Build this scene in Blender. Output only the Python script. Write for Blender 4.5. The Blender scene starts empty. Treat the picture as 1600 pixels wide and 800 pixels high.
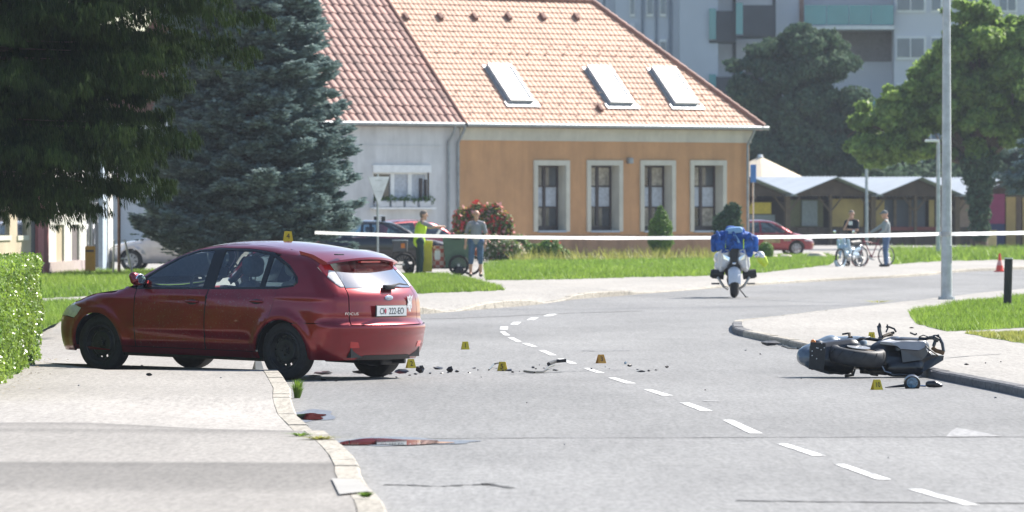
import bpy, bmesh, math, random
import numpy as np
from mathutils import Vector, Matrix, Euler
R = math.radians
rnd = random.Random(7)
sc = bpy.context.scene
COL = sc.collection
# ---------------------------------------------------------------- camera
F, H, YH = 10000.0, 1.82, 332.0          # focal length in px of a 1600 px frame, eye height, horizon row
cam_d = bpy.data.cameras.new('camera'); cam = bpy.data.objects.new('camera', cam_d); COL.objects.link(cam)
cam.location = (0, 0, H); cam.rotation_euler = (R(90), 0, 0)
cam_d.sensor_width = 36; cam_d.lens = 225; cam_d.shift_y = -(400-YH)/1600
cam_d.clip_start = 1; cam_d.clip_end = 6000
cam_d.dof.use_dof = True; cam_d.dof.focus_distance = 70.5; cam_d.dof.aperture_fstop = 7.0
sc.camera = cam
# ---------------------------------------------------------------- light
SUN_AZ, SUN_EL = 47.0, 43.0              # azimuth from the view direction towards the right
wd = bpy.data.worlds.new("World"); sc.world = wd; wd.use_nodes = True
nt = wd.node_tree; bg = nt.nodes['Background']; bg.inputs[1].default_value = 0.09
sky = nt.nodes.new('ShaderNodeTexSky'); sky.sky_type = 'NISHITA'; sky.sun_disc = False
sky.sun_elevation = R(SUN_EL); sky.sun_rotation = R(SUN_AZ); sky.air_density = 1.0; sky.dust_density = 0.6; sky.ozone_density = 1.5
nt.links.new(sky.outputs[0], bg.inputs[0])
sl = bpy.data.lights.new('sun', 'SUN'); sl.energy = 5.0; sl.angle = R(0.53); sl.color = (1.0, 0.94, 0.86)
sun = bpy.data.objects.new('sun', sl); COL.objects.link(sun)
sd = Vector((math.sin(R(SUN_AZ))*math.cos(R(SUN_EL)), math.cos(R(SUN_AZ))*math.cos(R(SUN_EL)), math.sin(R(SUN_EL))))
sun.rotation_euler = sd.to_track_quat('Z', 'Y').to_euler()
sc.view_settings.view_transform = 'Standard'; sc.view_settings.look = 'None'
sc.view_settings.exposure = 1.15; sc.view_settings.gamma = 1.0

# ---------------------------------------------------------------- helpers
def G(px, py, z=0.0):
    D = (H-z)*F/(py-YH); return Vector(((px-800)*D/F, D, z))
def PD(px, py, D):
    return Vector(((px-800)*D/F, D, H-(py-YH)*D/F))
def XD(px, D, z=0.0): return Vector(((px-800)*D/F, D, z))

def tag(o, label=None, cat=None, group=None, kind=None):
    if label: o['label'] = label
    if cat: o['category'] = cat
    if group: o['group'] = group
    if kind: o['kind'] = kind
    return o
def empty(name, loc=(0,0,0), rz=0.0, label=None, cat=None, group=None):
    o = bpy.data.objects.new(name, None); COL.objects.link(o)
    o.location = loc; o.rotation_euler = (0, 0, rz); o.empty_display_size = 0.2
    return tag(o, label, cat, group)

class MB:
    def __init__(s): s.v = []; s.f = []; s.m = []; s.cur = 0
    def add(s, vs, fs):
        n = len(s.v); s.v.extend([tuple(p) for p in vs])
        for f in fs: s.f.append(tuple(i+n for i in f)); s.m.append(s.cur)
        return s
    def box(s, c, d, rot=None, bev=0.0):
        x, y, z = d[0]/2, d[1]/2, d[2]/2
        if bev <= 0:
            vs = [Vector((a*x, b*y, e*z)) for a in (-1,1) for b in (-1,1) for e in (-1,1)]
            fs = [(0,1,3,2),(4,6,7,5),(0,4,5,1),(2,3,7,6),(0,2,6,4),(1,5,7,3)]
        else:
            bm = bmesh.new(); bmesh.ops.create_cube(bm, size=1)
            for v in bm.verts: v.co = Vector((v.co.x*d[0], v.co.y*d[1], v.co.z*d[2]))
            bmesh.ops.bevel(bm, geom=bm.edges[:], offset=min(bev, min(d)*0.45), segments=2, affect='EDGES', profile=0.5)
            bm.verts.index_update(); vs = [v.co.copy() for v in bm.verts]; fs = [[v.index for v in f.verts] for f in bm.faces]; bm.free()
        M = rot if rot is not None else Matrix.Identity(3)
        c = Vector(c)
        return s.add([M @ v + c for v in vs], fs)
    def tube(s, pts, r, n=8, cap=True, sx=1.0):
        pts = [Vector(p) for p in pts]; k = len(pts)
        rs = r if isinstance(r, (list, tuple)) else [r]*k
        base = len(s.v); ref = None
        for i in range(k):
            t = (pts[min(i+1,k-1)] - pts[max(i-1,0)])
            if t.length < 1e-9: t = Vector((0,0,1))
            t.normalize()
            if ref is None: ref = Vector((0,0,1)) if abs(t.z) < .9 else Vector((1,0,0))
            u = t.cross(ref)
            if u.length < 1e-4: u = t.orthogonal()
            u.normalize(); w = u.cross(t).normalized(); ref = w
            for j in range(n):
                a = 2*math.pi*j/n
                s.v.append(tuple(pts[i] + u*(math.cos(a)*rs[i]*sx) + w*(math.sin(a)*rs[i])))
        for i in range(k-1):
            for j in range(n):
                a = base+i*n+j; b = base+i*n+(j+1)%n
                s.f.append((a, b, b+n, a+n)); s.m.append(s.cur)
        if cap:
            s.f.append(tuple(base+j for j in range(n))[::-1]); s.m.append(s.cur)
            s.f.append(tuple(base+(k-1)*n+j for j in range(n))); s.m.append(s.cur)
        return s
    def torus(s, c, Rr, r, axis=(0,1,0), n=28, m=8, arc=2*math.pi, a0=0.0, sq=1.0):
        ax = Vector(axis).normalized(); u = ax.orthogonal().normalized()
        if abs(ax.y) > .9: u = Vector((1,0,0))
        w = ax.cross(u); c = Vector(c); base = len(s.v)
        full = abs(arc-2*math.pi) < 1e-6; nn = n if full else n+1
        for i in range(nn):
            a = a0+arc*i/n; d = u*math.cos(a)+w*math.sin(a)
            for j in range(m):
                b = 2*math.pi*j/m
                s.v.append(tuple(c + d*(Rr+r*math.cos(b)) + ax*(r*math.sin(b)*sq)))
        for i in range(n):
            for j in range(m):
                i2 = (i+1) % nn
                s.f.append((base+i*m+j, base+i2*m+j, base+i2*m+(j+1)%m, base+i*m+(j+1)%m)); s.m.append(s.cur)
        return s
    def cyl(s, c, r, h, axis=(0,0,1), n=24, r2=None):
        ax = Vector(axis).normalized(); c = Vector(c)
        return s.tube([c-ax*h/2, c+ax*h/2], [r, r if r2 is None else r2], n)
    def ell(s, c, rad, n=16, m=10, rot=None):
        base = len(s.v); M = rot if rot is not None else Matrix.Identity(3); c = Vector(c)
        for i in range(m+1):
            th = math.pi*i/m
            for j in range(n):
                ph = 2*math.pi*j/n
                s.v.append(tuple(M @ Vector((rad[0]*math.sin(th)*math.cos(ph), rad[1]*math.sin(th)*math.sin(ph), rad[2]*math.cos(th))) + c))
        for i in range(m):
            for j in range(n):
                s.f.append((base+i*n+j, base+(i+1)*n+j, base+(i+1)*n+(j+1)%n, base+i*n+(j+1)%n)); s.m.append(s.cur)
        return s
    def prism(s, pts, d):
        """planar polygon pts (3D) extruded by vector d"""
        n = len(pts); d = Vector(d); base = len(s.v)
        s.v.extend([tuple(Vector(p)) for p in pts]); s.v.extend([tuple(Vector(p)+d) for p in pts])
        s.f.append(tuple(base+i for i in range(n))[::-1]); s.m.append(s.cur)
        s.f.append(tuple(base+n+i for i in range(n))); s.m.append(s.cur)
        for i in range(n):
            j = (i+1) % n; s.f.append((base+i, base+j, base+n+j, base+n+i)); s.m.append(s.cur)
        return s
    def build(s, name, mat, parent=None, smooth=None, fix=True):
        me = bpy.data.meshes.new(name); me.from_pydata(s.v, [], s.f)
        mats = mat if isinstance(mat, (list, tuple)) else [mat]
        for m_ in mats: me.materials.append(m_)
        if len(mats) > 1: me.polygons.foreach_set('material_index', s.m)
        if fix:
            bm = bmesh.new(); bm.from_mesh(me); bmesh.ops.recalc_face_normals(bm, faces=bm.faces); bm.to_mesh(me); bm.free()
        if smooth is not None:
            me.polygons.foreach_set('use_smooth', [True]*len(me.polygons))
            if smooth < 180: me.set_sharp_from_angle(angle=R(smooth))
        me.update()
        o = bpy.data.objects.new(name, me); COL.objects.link(o)
        if parent is not None: o.parent = parent
        return o
def np_mesh(name, V, Fa, mat, parent=None, smooth=False, normals=None):
    me = bpy.data.meshes.new(name)
    V = np.asarray(V, np.float32); Fa = np.asarray(Fa, np.int32); k = Fa.shape[1]
    me.vertices.add(len(V)); me.vertices.foreach_set('co', V.ravel())
    me.loops.add(Fa.size); me.loops.foreach_set('vertex_index', Fa.ravel())
    me.polygons.add(len(Fa)); me.polygons.foreach_set('loop_start', np.arange(0, Fa.size, k, dtype=np.int32))
    me.polygons.foreach_set('loop_total', np.full(len(Fa), k, np.int32)); me.update(calc_edges=True)
    if smooth: me.polygons.foreach_set('use_smooth', [True]*len(Fa))
    me.materials.append(mat); me.validate()
    o = bpy.data.objects.new(name, me); COL.objects.link(o)
    if parent is not None: o.parent = parent
    return o
def copy_tree(o, parent=None):
    c = o.copy(); COL.objects.link(c)
    if parent is not None: c.parent = parent
    for ch in list(o.children): copy_tree(ch, c)
    return c
def dup(o, parent=None, loc=None, rot=None):
    c = o.copy(); COL.objects.link(c)
    if parent is not None: c.parent = parent
    if loc is not None: c.location = loc
    if rot is not None: c.rotation_euler = rot
    return c
def capsules(segs, n=12):
    """list of (p0,p1,r0,r1) -> MB of tapered capsules"""
    mb = MB()
    for p0, p1, r0, r1 in segs:
        p0 = Vector(p0); p1 = Vector(p1); d = (p1-p0); L = d.length
        t = d/L if L > 1e-6 else Vector((0,0,1))
        pts = []; rs = []
        for a in (85, 60, 30, 0): pts.append(p0 - t*r0*math.sin(R(a))); rs.append(r0*math.cos(R(a)))
        for a in (0, 30, 60, 85): pts.append(p1 + t*r1*math.sin(R(a))); rs.append(r1*math.cos(R(a)))
        mb.tube(pts, rs, n)
    return mb
def remesh(mb, name, mat, parent=None, voxel=0.012, smooth=2):
    me = bpy.data.meshes.new(name+'_t'); me.from_pydata(mb.v, [], mb.f)
    bm = bmesh.new(); bm.from_mesh(me); bmesh.ops.recalc_face_normals(bm, faces=bm.faces); bm.to_mesh(me); bm.free()
    o = bpy.data.objects.new(name+'_t', me); COL.objects.link(o)
    m = o.modifiers.new('r', 'REMESH'); m.mode = 'VOXEL'; m.voxel_size = voxel
    if smooth:
        s_ = o.modifiers.new('s', 'SMOOTH'); s_.factor = 0.5; s_.iterations = smooth
    dg = bpy.context.evaluated_depsgraph_get(); ev = o.evaluated_get(dg)
    nm = bpy.data.meshes.new_from_object(ev); nm.name = name
    bpy.data.objects.remove(o); bpy.data.meshes.remove(me)
    nm.materials.clear(); nm.materials.append(mat)
    nm.polygons.foreach_set('use_smooth', [True]*len(nm.polygons)); nm.update()
    q = bpy.data.objects.new(name, nm); COL.objects.link(q)
    if parent is not None: q.parent = parent
    return q
def text_obj(name, body, size, mat, parent, M, depth=0.001, xs=1.0):
    cu = bpy.data.curves.new(name+'_c', 'FONT'); cu.body = body; cu.size = size; cu.extrude = depth
    cu.align_x = 'CENTER'; cu.align_y = 'CENTER'; cu.resolution_u = 3
    t = bpy.data.objects.new(name+'_c', cu); COL.objects.link(t)
    dg = bpy.context.evaluated_depsgraph_get(); me = bpy.data.meshes.new_from_object(t.evaluated_get(dg)); me.name = name
    bpy.data.objects.remove(t); bpy.data.curves.remove(cu)
    me.transform(M @ Matrix.Diagonal((xs, 1, 1, 1))); me.materials.clear(); me.materials.append(mat)
    o = bpy.data.objects.new(name, me); COL.objects.link(o)
    if parent is not None: o.parent = parent
    return o
def frame(o, xdir, ydir):
    """matrix whose local x,y go along the given directions, origin o"""
    x = Vector(xdir).normalized(); y = Vector(ydir); y = (y - x*y.dot(x)).normalized(); z = x.cross(y)
    return Matrix(((x.x,y.x,z.x,o[0]),(x.y,y.y,z.y,o[1]),(x.z,y.z,z.z,o[2]),(0,0,0,1)))

# ---------------------------------------------------------------- materials
def newmat(name):
    m = bpy.data.materials.new(name); m.use_nodes = True
    return m, m.node_tree, m.node_tree.nodes['Principled BSDF']
def noise(nt, scale, detail=4, rough=.6, vec=None, obj=True, stretch=None):
    tc = nt.nodes.new('ShaderNodeTexCoord'); n = nt.nodes.new('ShaderNodeTexNoise')
    n.inputs['Scale'].default_value = scale; n.inputs['Detail'].default_value = detail; n.inputs['Roughness'].default_value = rough
    src = tc.outputs['Object']
    if stretch:
        mp = nt.nodes.new('ShaderNodeMapping'); mp.inputs['Scale'].default_value = stretch
        nt.links.new(src, mp.inputs[0]); src = mp.outputs[0]
    nt.links.new(src, n.inputs['Vector'])
    return n.outputs['Fac']
def ramp(nt, fac, stops):
    r = nt.nodes.new('ShaderNodeValToRGB'); e = r.color_ramp.elements
    while len(e) < len(stops): e.new(0.5)
    for i, (p, c) in enumerate(stops):
        e[i].position = p; e[i].color = (c[0], c[1], c[2], 1) if not isinstance(c, (int, float)) else (c, c, c, 1)
    nt.links.new(fac, r.inputs[0]); return r.outputs[0]
def mixc(nt, fac, a, b, mode='MIX'):
    m = nt.nodes.new('ShaderNodeMix'); m.data_type = 'RGBA'; m.blend_type = mode
    for sock, val in ((m.inputs[0], fac), (m.inputs[6], a), (m.inputs[7], b)):
        if isinstance(val, bpy.types.NodeSocket): nt.links.new(val, sock)
        elif isinstance(val, (int, float)): sock.default_value = val
        else: sock.default_value = (val[0], val[1], val[2], 1)
    return m.outputs[2]
def bump(nt, p, h, strength=.3, dist=.01):
    b = nt.nodes.new('ShaderNodeBump'); b.inputs['Strength'].default_value = strength; b.inputs['Distance'].default_value = dist
    nt.links.new(h, b.inputs['Height']); nt.links.new(b.outputs[0], p.inputs['Normal'])
def M(name, col, rough=.6, metal=0.0, var=.15, scale=6.0, bmp=0.0, bscale=None, coat=0.0, spec=.5, trans=0.0, rand=0.0, streak=0.0):
    m, t, p = newmat(name)
    c = Vector(col); lo = [max(0, x*(1-var)) for x in c]; hi = [min(1, x*(1+var)) for x in c]
    out = ramp(t, noise(t, scale), [(.3, lo), (.7, hi)])
    if streak > 0:
        s1 = ramp(t, noise(t, 1.6, 6, .7, stretch=(1, 1, .12)), [(.42, 1-streak), (.56, 1.0), (.75, 1+streak*.4)]); out = mixc(t, 1.0, out, s1, 'MULTIPLY')
        s2 = ramp(t, noise(t, .45, 7, .75), [(.40, 1-streak*.8), (.58, 1.0)]); out = mixc(t, 1.0, out, s2, 'MULTIPLY')
    if rand > 0:
        oi = t.nodes.new('ShaderNodeObjectInfo')
        v = ramp(t, oi.outputs['Random'], [(0, 1-rand), (1, 1+rand*0.6)])
        out = mixc(t, 1.0, out, v, 'MULTIPLY')
    t.links.new(out, p.inputs['Base Color'])
    p.inputs['Roughness'].default_value = rough; p.inputs['Metallic'].default_value = metal
    p.inputs['Coat Weight'].default_value = coat; p.inputs['Coat Roughness'].default_value = .05
    p.inputs['Specular IOR Level'].default_value = spec
    if trans: p.inputs['Transmission Weight'].default_value = trans
    if bmp: bump(t, p, noise(t, bscale or scale*8), bmp)
    return m
def leaf_mat(name, a, b, c=None, scale=1.2, tl=.35, rough=.55, spec=.35):
    m, t, p = newmat(name)
    oi = t.nodes.new('ShaderNodeNewGeometry')
    f1 = noise(t, scale, 3)
    col = ramp(t, f1, [(.3, a), (.7, b)])
    rv = ramp(t, oi.outputs['Random Per Island'], [(0, (.65,.65,.65)), (1, (1.3,1.3,1.3))])
    col = mixc(t, 1.0, col, rv, 'MULTIPLY')
    t.links.new(col, p.inputs['Base Color']); p.inputs['Roughness'].default_value = rough
    p.inputs['Specular IOR Level'].default_value = spec
    tr = t.nodes.new('ShaderNodeBsdfTranslucent'); t.links.new(col, tr.inputs['Color'])
    mx = t.nodes.new('ShaderNodeMixShader'); mx.inputs[0].default_value = tl
    out = t.nodes['Material Output']
    t.links.new(p.outputs[0], mx.inputs[1]); t.links.new(tr.outputs[0], mx.inputs[2]); t.links.new(mx.outputs[0], out.inputs[0])
    return m
def glass_mat(name, tint=(.55,.66,.66), ior=1.5, rough=0.01, boost=0.0):
    m = bpy.data.materials.new(name); m.use_nodes = True; t = m.node_tree; t.nodes.remove(t.nodes['Principled BSDF'])
    tr = t.nodes.new('ShaderNodeBsdfTransparent'); tr.inputs[0].default_value = (*tint, 1)
    gl = t.nodes.new('ShaderNodeBsdfGlossy'); gl.inputs['Roughness'].default_value = rough
    fr = t.nodes.new('ShaderNodeFresnel'); fr.inputs[0].default_value = ior
    ad = t.nodes.new('ShaderNodeMath'); ad.operation = 'ADD'; ad.inputs[1].default_value = boost; ad.use_clamp = True
    t.links.new(fr.outputs[0], ad.inputs[0])
    mx = t.nodes.new('ShaderNodeMixShader'); t.links.new(ad.outputs[0], mx.inputs[0])
    t.links.new(tr.outputs[0], mx.inputs[1]); t.links.new(gl.outputs[0], mx.inputs[2])
    t.links.new(mx.outputs[0], t.nodes['Material Output'].inputs[0])
    return m
def paint_mat(name, col, dirt=0.0):
    m, t, p = newmat(name)
    f = noise(t, 3.0, 5)
    c = ramp(t, f, [(.3, [x*.88 for x in col]), (.7, [x*1.1 for x in col])])
    if dirt:
        sp = ramp(t, noise(t, 38, 6, .75), [(.56, 0.0), (.68, 1.0)])
        f2 = t.nodes.new('ShaderNodeMath'); f2.operation = 'MULTIPLY'; f2.inputs[1].default_value = dirt
        t.links.new(sp, f2.inputs[0]); c = mixc(t, f2.outputs[0], c, (.25,.20,.17))
    t.links.new(c, p.inputs['Base Color'])
    ge = t.nodes.new('ShaderNodeNewGeometry'); c2 = mixc(t, ge.outputs['Backfacing'], c, (.03,.03,.033)); t.links.new(c2, p.inputs['Base Color'])
    p.inputs['Metallic'].default_value = .6; p.inputs['Roughness'].default_value = .30
    p.inputs['Coat Weight'].default_value = .9; p.inputs['Coat Roughness'].default_value = .04
    rr = ramp(t, noise(t, 14, 4), [(.3, .015), (.8, .07)]); t.links.new(rr, p.inputs['Coat Roughness'])
    return m
BLACKP = M('black_plastic', (.018,.018,.020), .55, var=.3, scale=30, bmp=.1)
RUBBER = M('tyre_rubber', (.022,.022,.023), .8, var=.3, scale=20, bmp=.2)
DARK = M('dark_void', (.008,.008,.009), .9)
STEEL = M('steel', (.45,.46,.47), .35, metal=.9, var=.15, scale=12)
GALV = M('galvanised_steel', (.42,.45,.47), .5, metal=.6, var=.2, scale=5, bmp=.05)
RIMB = M('black_steel_rim', (.03,.03,.032), .45, metal=.3, var=.3, scale=10)
CHROME = M('chrome', (.75,.76,.78), .12, metal=1.0, var=.05)
CARGLASS = glass_mat('car_glass', (.72,.84,.84), 1.5, boost=.09)
CARGLASS_REAR = glass_mat('rear_screen_glass', (.38,.50,.52), 1.6, rough=.05, boost=.55)
WHITEPL = M('white_plastic', (.75,.76,.76), .4, var=.08)
REDLAMP = M('red_lamp_lens', (.55,.02,.02), .15, coat=1, var=.1)
CLEARLAMP = M('clear_lamp_lens', (.62,.60,.58), .1, coat=1, var=.15, scale=20)
ORANGE = M('orange_lens', (.75,.22,.03), .3)
SKIN = M('skin', (.52,.30,.21), .55, var=.12, scale=20)
HAIRG = M('grey_hair', (.16,.14,.12), .8, var=.3, scale=60)
# ================================================================ GROUND
def posmask(t, axis, stops, wob=.6, wscale=.5):
    """soft mask along a world axis, edges wobbled by noise"""
    tc = t.nodes.new('ShaderNodeTexCoord'); sp = t.nodes.new('ShaderNodeSeparateXYZ'); t.links.new(tc.outputs['Object'], sp.inputs[0])
    n = noise(t, wscale, 5)
    a = t.nodes.new('ShaderNodeMath'); a.operation = 'MULTIPLY_ADD'; t.links.new(n, a.inputs[0]); a.inputs[1].default_value = wob*2; a.inputs[2].default_value = -wob
    b = t.nodes.new('ShaderNodeMath'); b.operation = 'ADD'; t.links.new(sp.outputs[axis], b.inputs[0]); t.links.new(a.outputs[0], b.inputs[1])
    lo = min(s[0] for s in stops); hi = max(s[0] for s in stops)
    mr = t.nodes.new('ShaderNodeMapRange'); mr.inputs[1].default_value = lo; mr.inputs[2].default_value = hi; t.links.new(b.outputs[0], mr.inputs[0])
    return ramp(t, mr.outputs[0], [((s-lo)/(hi-lo), v) for s, v in stops])
def ground_mat(name, base, grain=.25, big=.15, bmp=.4, gscale=30, bands=None, rough=.85, spots=.5, streak=.09):
    m, t, p = newmat(name)
    c = ramp(t, noise(t, .35, 6, .6, stretch=(1, .25, 1)), [(.3, [x*(1-big) for x in base]), (.7, [x*(1+big) for x in base])])
    g = ramp(t, noise(t, gscale, 3, .7), [(.25, 1-grain), (.75, 1+grain)])
    c = mixc(t, 1.0, c, g, 'MULTIPLY')
    st = ramp(t, noise(t, 9, 5, .7, stretch=(1, .06, 1)), [(.3, 1-streak), (.7, 1+streak)]); c = mixc(t, 1.0, c, st, 'MULTIPLY')
    pk = ramp(t, noise(t, 26, 2, .5, stretch=(1, .12, 1)), [(.34, 1-grain*.45), (.5, 1.0), (.68, 1+grain*.35)]); c = mixc(t, 1.0, c, pk, 'MULTIPLY')
    sp = ramp(t, noise(t, 3.3, 8, .75, stretch=(1, .35, 1)), [(.60, 0.0), (.74, spots)])
    c = mixc(t, sp, c, [x*.55 for x in base])
    if bands is not None: c = mixc(t, 1.0, c, bands(t), 'MULTIPLY')
    t.links.new(c, p.inputs['Base Color']); p.inputs['Roughness'].default_value = rough
    p.inputs['Specular IOR Level'].default_value = .3
    bump(t, p, noise(t, gscale*2, 3), bmp, .006)
    return m
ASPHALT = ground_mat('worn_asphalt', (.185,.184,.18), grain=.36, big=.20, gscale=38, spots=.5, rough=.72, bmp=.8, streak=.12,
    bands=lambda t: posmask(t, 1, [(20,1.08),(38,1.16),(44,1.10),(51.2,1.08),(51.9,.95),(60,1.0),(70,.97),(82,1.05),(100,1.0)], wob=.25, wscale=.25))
PAVE = ground_mat('pale_pavement', (.30,.285,.262), grain=.28, big=.12, gscale=40, spots=.4)
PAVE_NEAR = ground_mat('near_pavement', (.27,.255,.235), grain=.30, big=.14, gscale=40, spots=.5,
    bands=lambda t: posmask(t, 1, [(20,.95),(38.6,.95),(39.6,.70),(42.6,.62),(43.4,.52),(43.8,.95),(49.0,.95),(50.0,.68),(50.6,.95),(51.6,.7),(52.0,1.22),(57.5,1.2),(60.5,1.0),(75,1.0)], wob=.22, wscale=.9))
KERB = ground_mat('kerb_concrete', (.33,.305,.26), grain=.4, big=.25, gscale=25, spots=.7)
KERBD = ground_mat('shade_toned_kerb', (.13,.13,.135), grain=.4, big=.2, gscale=25, spots=.5)  # kerb concrete darkened so its colour carries the shade of the road-side face
EARTH = ground_mat('far_ground', (.10,.13,.05), grain=.3, big=.3, gscale=3)
TAR = M('tar_joint_and_shadow', (.05,.05,.05), .8, var=.3, scale=2)  # also colours the painted shadow line on the road
ROADPAINT = None
def rp():
    m, t, p = newmat('worn_white_road_paint')
    f = ramp(t, noise(t, 11, 6, .8, stretch=(1,.12,1)), [(.38, (.26,.26,.26)), (.50, (.62,.62,.60)), (.7, (.78,.78,.76))]); t.links.new(f, p.inputs['Base Color']); p.inputs['Roughness'].default_value = .7
    return m
ROADPAINT = rp()
GRASSBASE = M('lawn_soil_and_grass', (.115,.19,.03), .95, var=.35, scale=1.5, bmp=.5, bscale=30)
def struct(name, mb, mat, z=None, **k):
    o = mb.build(name, mat, fix=False, **k); o['kind'] = 'structure'; return o
def sheet(name, pts, mat, kind='structure'):
    mb = MB(); mb.add([tuple(p) for p in pts], [tuple(range(len(pts)))])
    o = mb.build(name, mat, fix=False)
    if o.data.polygons[0].normal.z < 0: o.data.flip_normals()
    o['kind'] = kind; return o
sheet('ground', [(-1500,-50,-.06),(1500,-50,-.06),(1500,4000,-.06),(-1500,4000,-.06)], EARTH)
# road: one big asphalt sheet, the raised pavements lie on it
sheet('road', [(-120,-5,0),(150,-5,0),(150,330,0),(-120,330,0)], ASPHALT)

def resample(path, step):
    """path: list of (x,y,h) -> samples every step metres"""
    P = [Vector((a[0], a[1], 0)) for a in path]; Hh = [a[2] for a in path]
    out = []; d = 0.0; acc = 0.0
    L = [0.0]
    for i in range(1, len(P)): L.append(L[-1] + (P[i]-P[i-1]).length)
    s = 0.0; i = 0
    while s < L[-1]:
        while L[i+1] < s: i += 1
        f = (s-L[i])/max(1e-9, L[i+1]-L[i])
        out.append((P[i].lerp(P[i+1], f), Hh[i]*(1-f)+Hh[i+1]*f)); s += step
    out.append((P[-1], Hh[-1])); return out
def smooth_path(path, it=2):
    for _ in range(it):
        q = [path[0]]
        for i in range(len(path)-1):
            a, b = path[i], path[i+1]
            q.append(tuple(a[k]*.75+b[k]*.25 for k in range(3))); q.append(tuple(a[k]*.25+b[k]*.75 for k in range(3)))
        q.append(path[-1]); path = q
    return path
def kerb(label_name, path, side, width=.15, step=1.0, mat=None, sm=1):
    """kerb stones along the path; side=+1: pavement to the left of travel"""
    S = resample(smooth_path(path, sm), step)
    root = empty(label_name); root['kind'] = 'structure'
    for i in range(len(S)-1):
        (a, ha), (b, hb) = S[i], S[i+1]
        t = b-a
        if t.length < .2: continue
        t.normalize(); nrm = Vector((-t.y, t.x, 0))*side
        g = .012; a2 = a+t*g; b2 = b-t*g; j = rnd.uniform(-.004,.004)
        c = .018
        V = []
        for q, h in ((a2, ha+j), (b2, hb+j)):
            V += [q+Vector((0,0,-.05)), q+Vector((0,0,max(h-c,.001))), q+nrm*c+Vector((0,0,h)), q+nrm*width+Vector((0,0,h)), q+nrm*width+Vector((0,0,-.05))]
        mb = MB().add(V, [(0,1,6,5),(1,2,7,6),(2,3,8,7),(3,4,9,8),(0,4,3,2,1),(5,6,7,8,9)])
        mb.build('kerb_stone', (mat(a) if callable(mat) else mat) or KERB, root, fix=True)
    # dark joint bed under the stones
    mb = MB()
    for i, (q, h) in enumerate(S):
        t = (S[min(i+1,len(S)-1)][0]-S[max(i-1,0)][0]).normalized(); nrm = Vector((-t.y,t.x,0))*side
        mb.v += [tuple(q+nrm*.012+Vector((0,0,-.04))), tuple(q+nrm*.012+Vector((0,0,h-.02))), tuple(q+nrm*(width-.005)+Vector((0,0,h-.02)))]
        if i:
            n = len(mb.v); mb.f += [(n-6,n-3,n-2,n-5),(n-5,n-2,n-1,n-4)]; mb.m += [0,0]
    mb.build('joint_bed', TAR, root, fix=False)
    return S
def apron(name, S, side, width, off, zin, mat, extra):
    """pavement strip behind a kerb rising from kerb height to zin, then a polygon through extra points"""
    inner = []; mb = MB()
    for i, (q, h) in enumerate(S):
        t = (S[min(i+1,len(S)-1)][0]-S[max(i-1,0)][0]).normalized(); nrm = Vector((-t.y,t.x,0))*side
        a = q+nrm*(width+.004); b = q+nrm*(width+off)
        mb.v += [tuple(Vector((a.x,a.y,h-.004))), tuple(Vector((b.x,b.y,zin)))]; inner.append(Vector((b.x,b.y,zin)))
        if i:
            n = len(mb.v); mb.f.append((n-4,n-2,n-1,n-3)); mb.m.append(0)
    base = len(mb.v)
    mb.add(inner+[Vector(e) for e in extra], [tuple(range(len(inner)+len(extra)))])
    o = mb.build(name, mat, fix=False)
    bm = bmesh.new(); bm.from_mesh(o.data)
    for f in bm.faces:
        f.normal_update()
        if f.normal.z < 0: f.normal_flip()
    bm.to_mesh(o.data); bm.free(); o['kind'] = 'structure'
    return o
def gp(px, py, h=.0): v = G(px, py); return (v.x, v.y, h)
farpath = [gp(640,492,.13),gp(671,490,.13),gp(690,488.5,.02),gp(725,485.7,.02),gp(757,483,.13),gp(828,477,.13),gp(850,474.5,.02),gp(885,469.5,.02),gp(903,467,.12),
           gp(979,461.5,.12),gp(1000,459.5,.03),gp(1085,453,.03),gp(1160,447,.07),gp(1290,439,.07),gp(1440,432,.07),gp(1490,425,.08),gp(1600,421,.10),gp(1800,414,.1)]
S1 = kerb('far_kerb', farpath, +1)
e = S1[-1][0]
apron('far_pavement', S1, +1, .15, .9, .12, PAVE, [(e.x+20,e.y+60,.12),(e.x+20,330,.12),(-110,330,.12),(-110,99,.12),(-9,99,.12),(-4.6,99,.12),(-2.7,106,.12)])
nearpath = [(-.30,12,.12),(-.55,24,.12),(-.70,36.3,.12),(-.79,38.5,.12),(-.88,39.7,.12),(-.985,41.7,.12),(-1.02,43,.12),(-1.126,45.2,.12),(-1.276,47.6,.12),(-1.47,50.2,.12),(-1.53,51.2,.03),
            (-1.93,57.2,.03),(-2.02,58.6,.12),(-2.14,62,.12),(-2.31,65.3,.12),(-2.47,68.3,.12),(-2.53,69.3,.12)]
S2 = kerb('near_kerb', nearpath, +1, width=.17, sm=0)
apron('near_pavement', S2, +1, .17, 1.7, .12, PAVE_NEAR, [(-5.34,72.6,.12),(-12,80,.12),(-40,80,.12),(-40,10,.12)])
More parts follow.
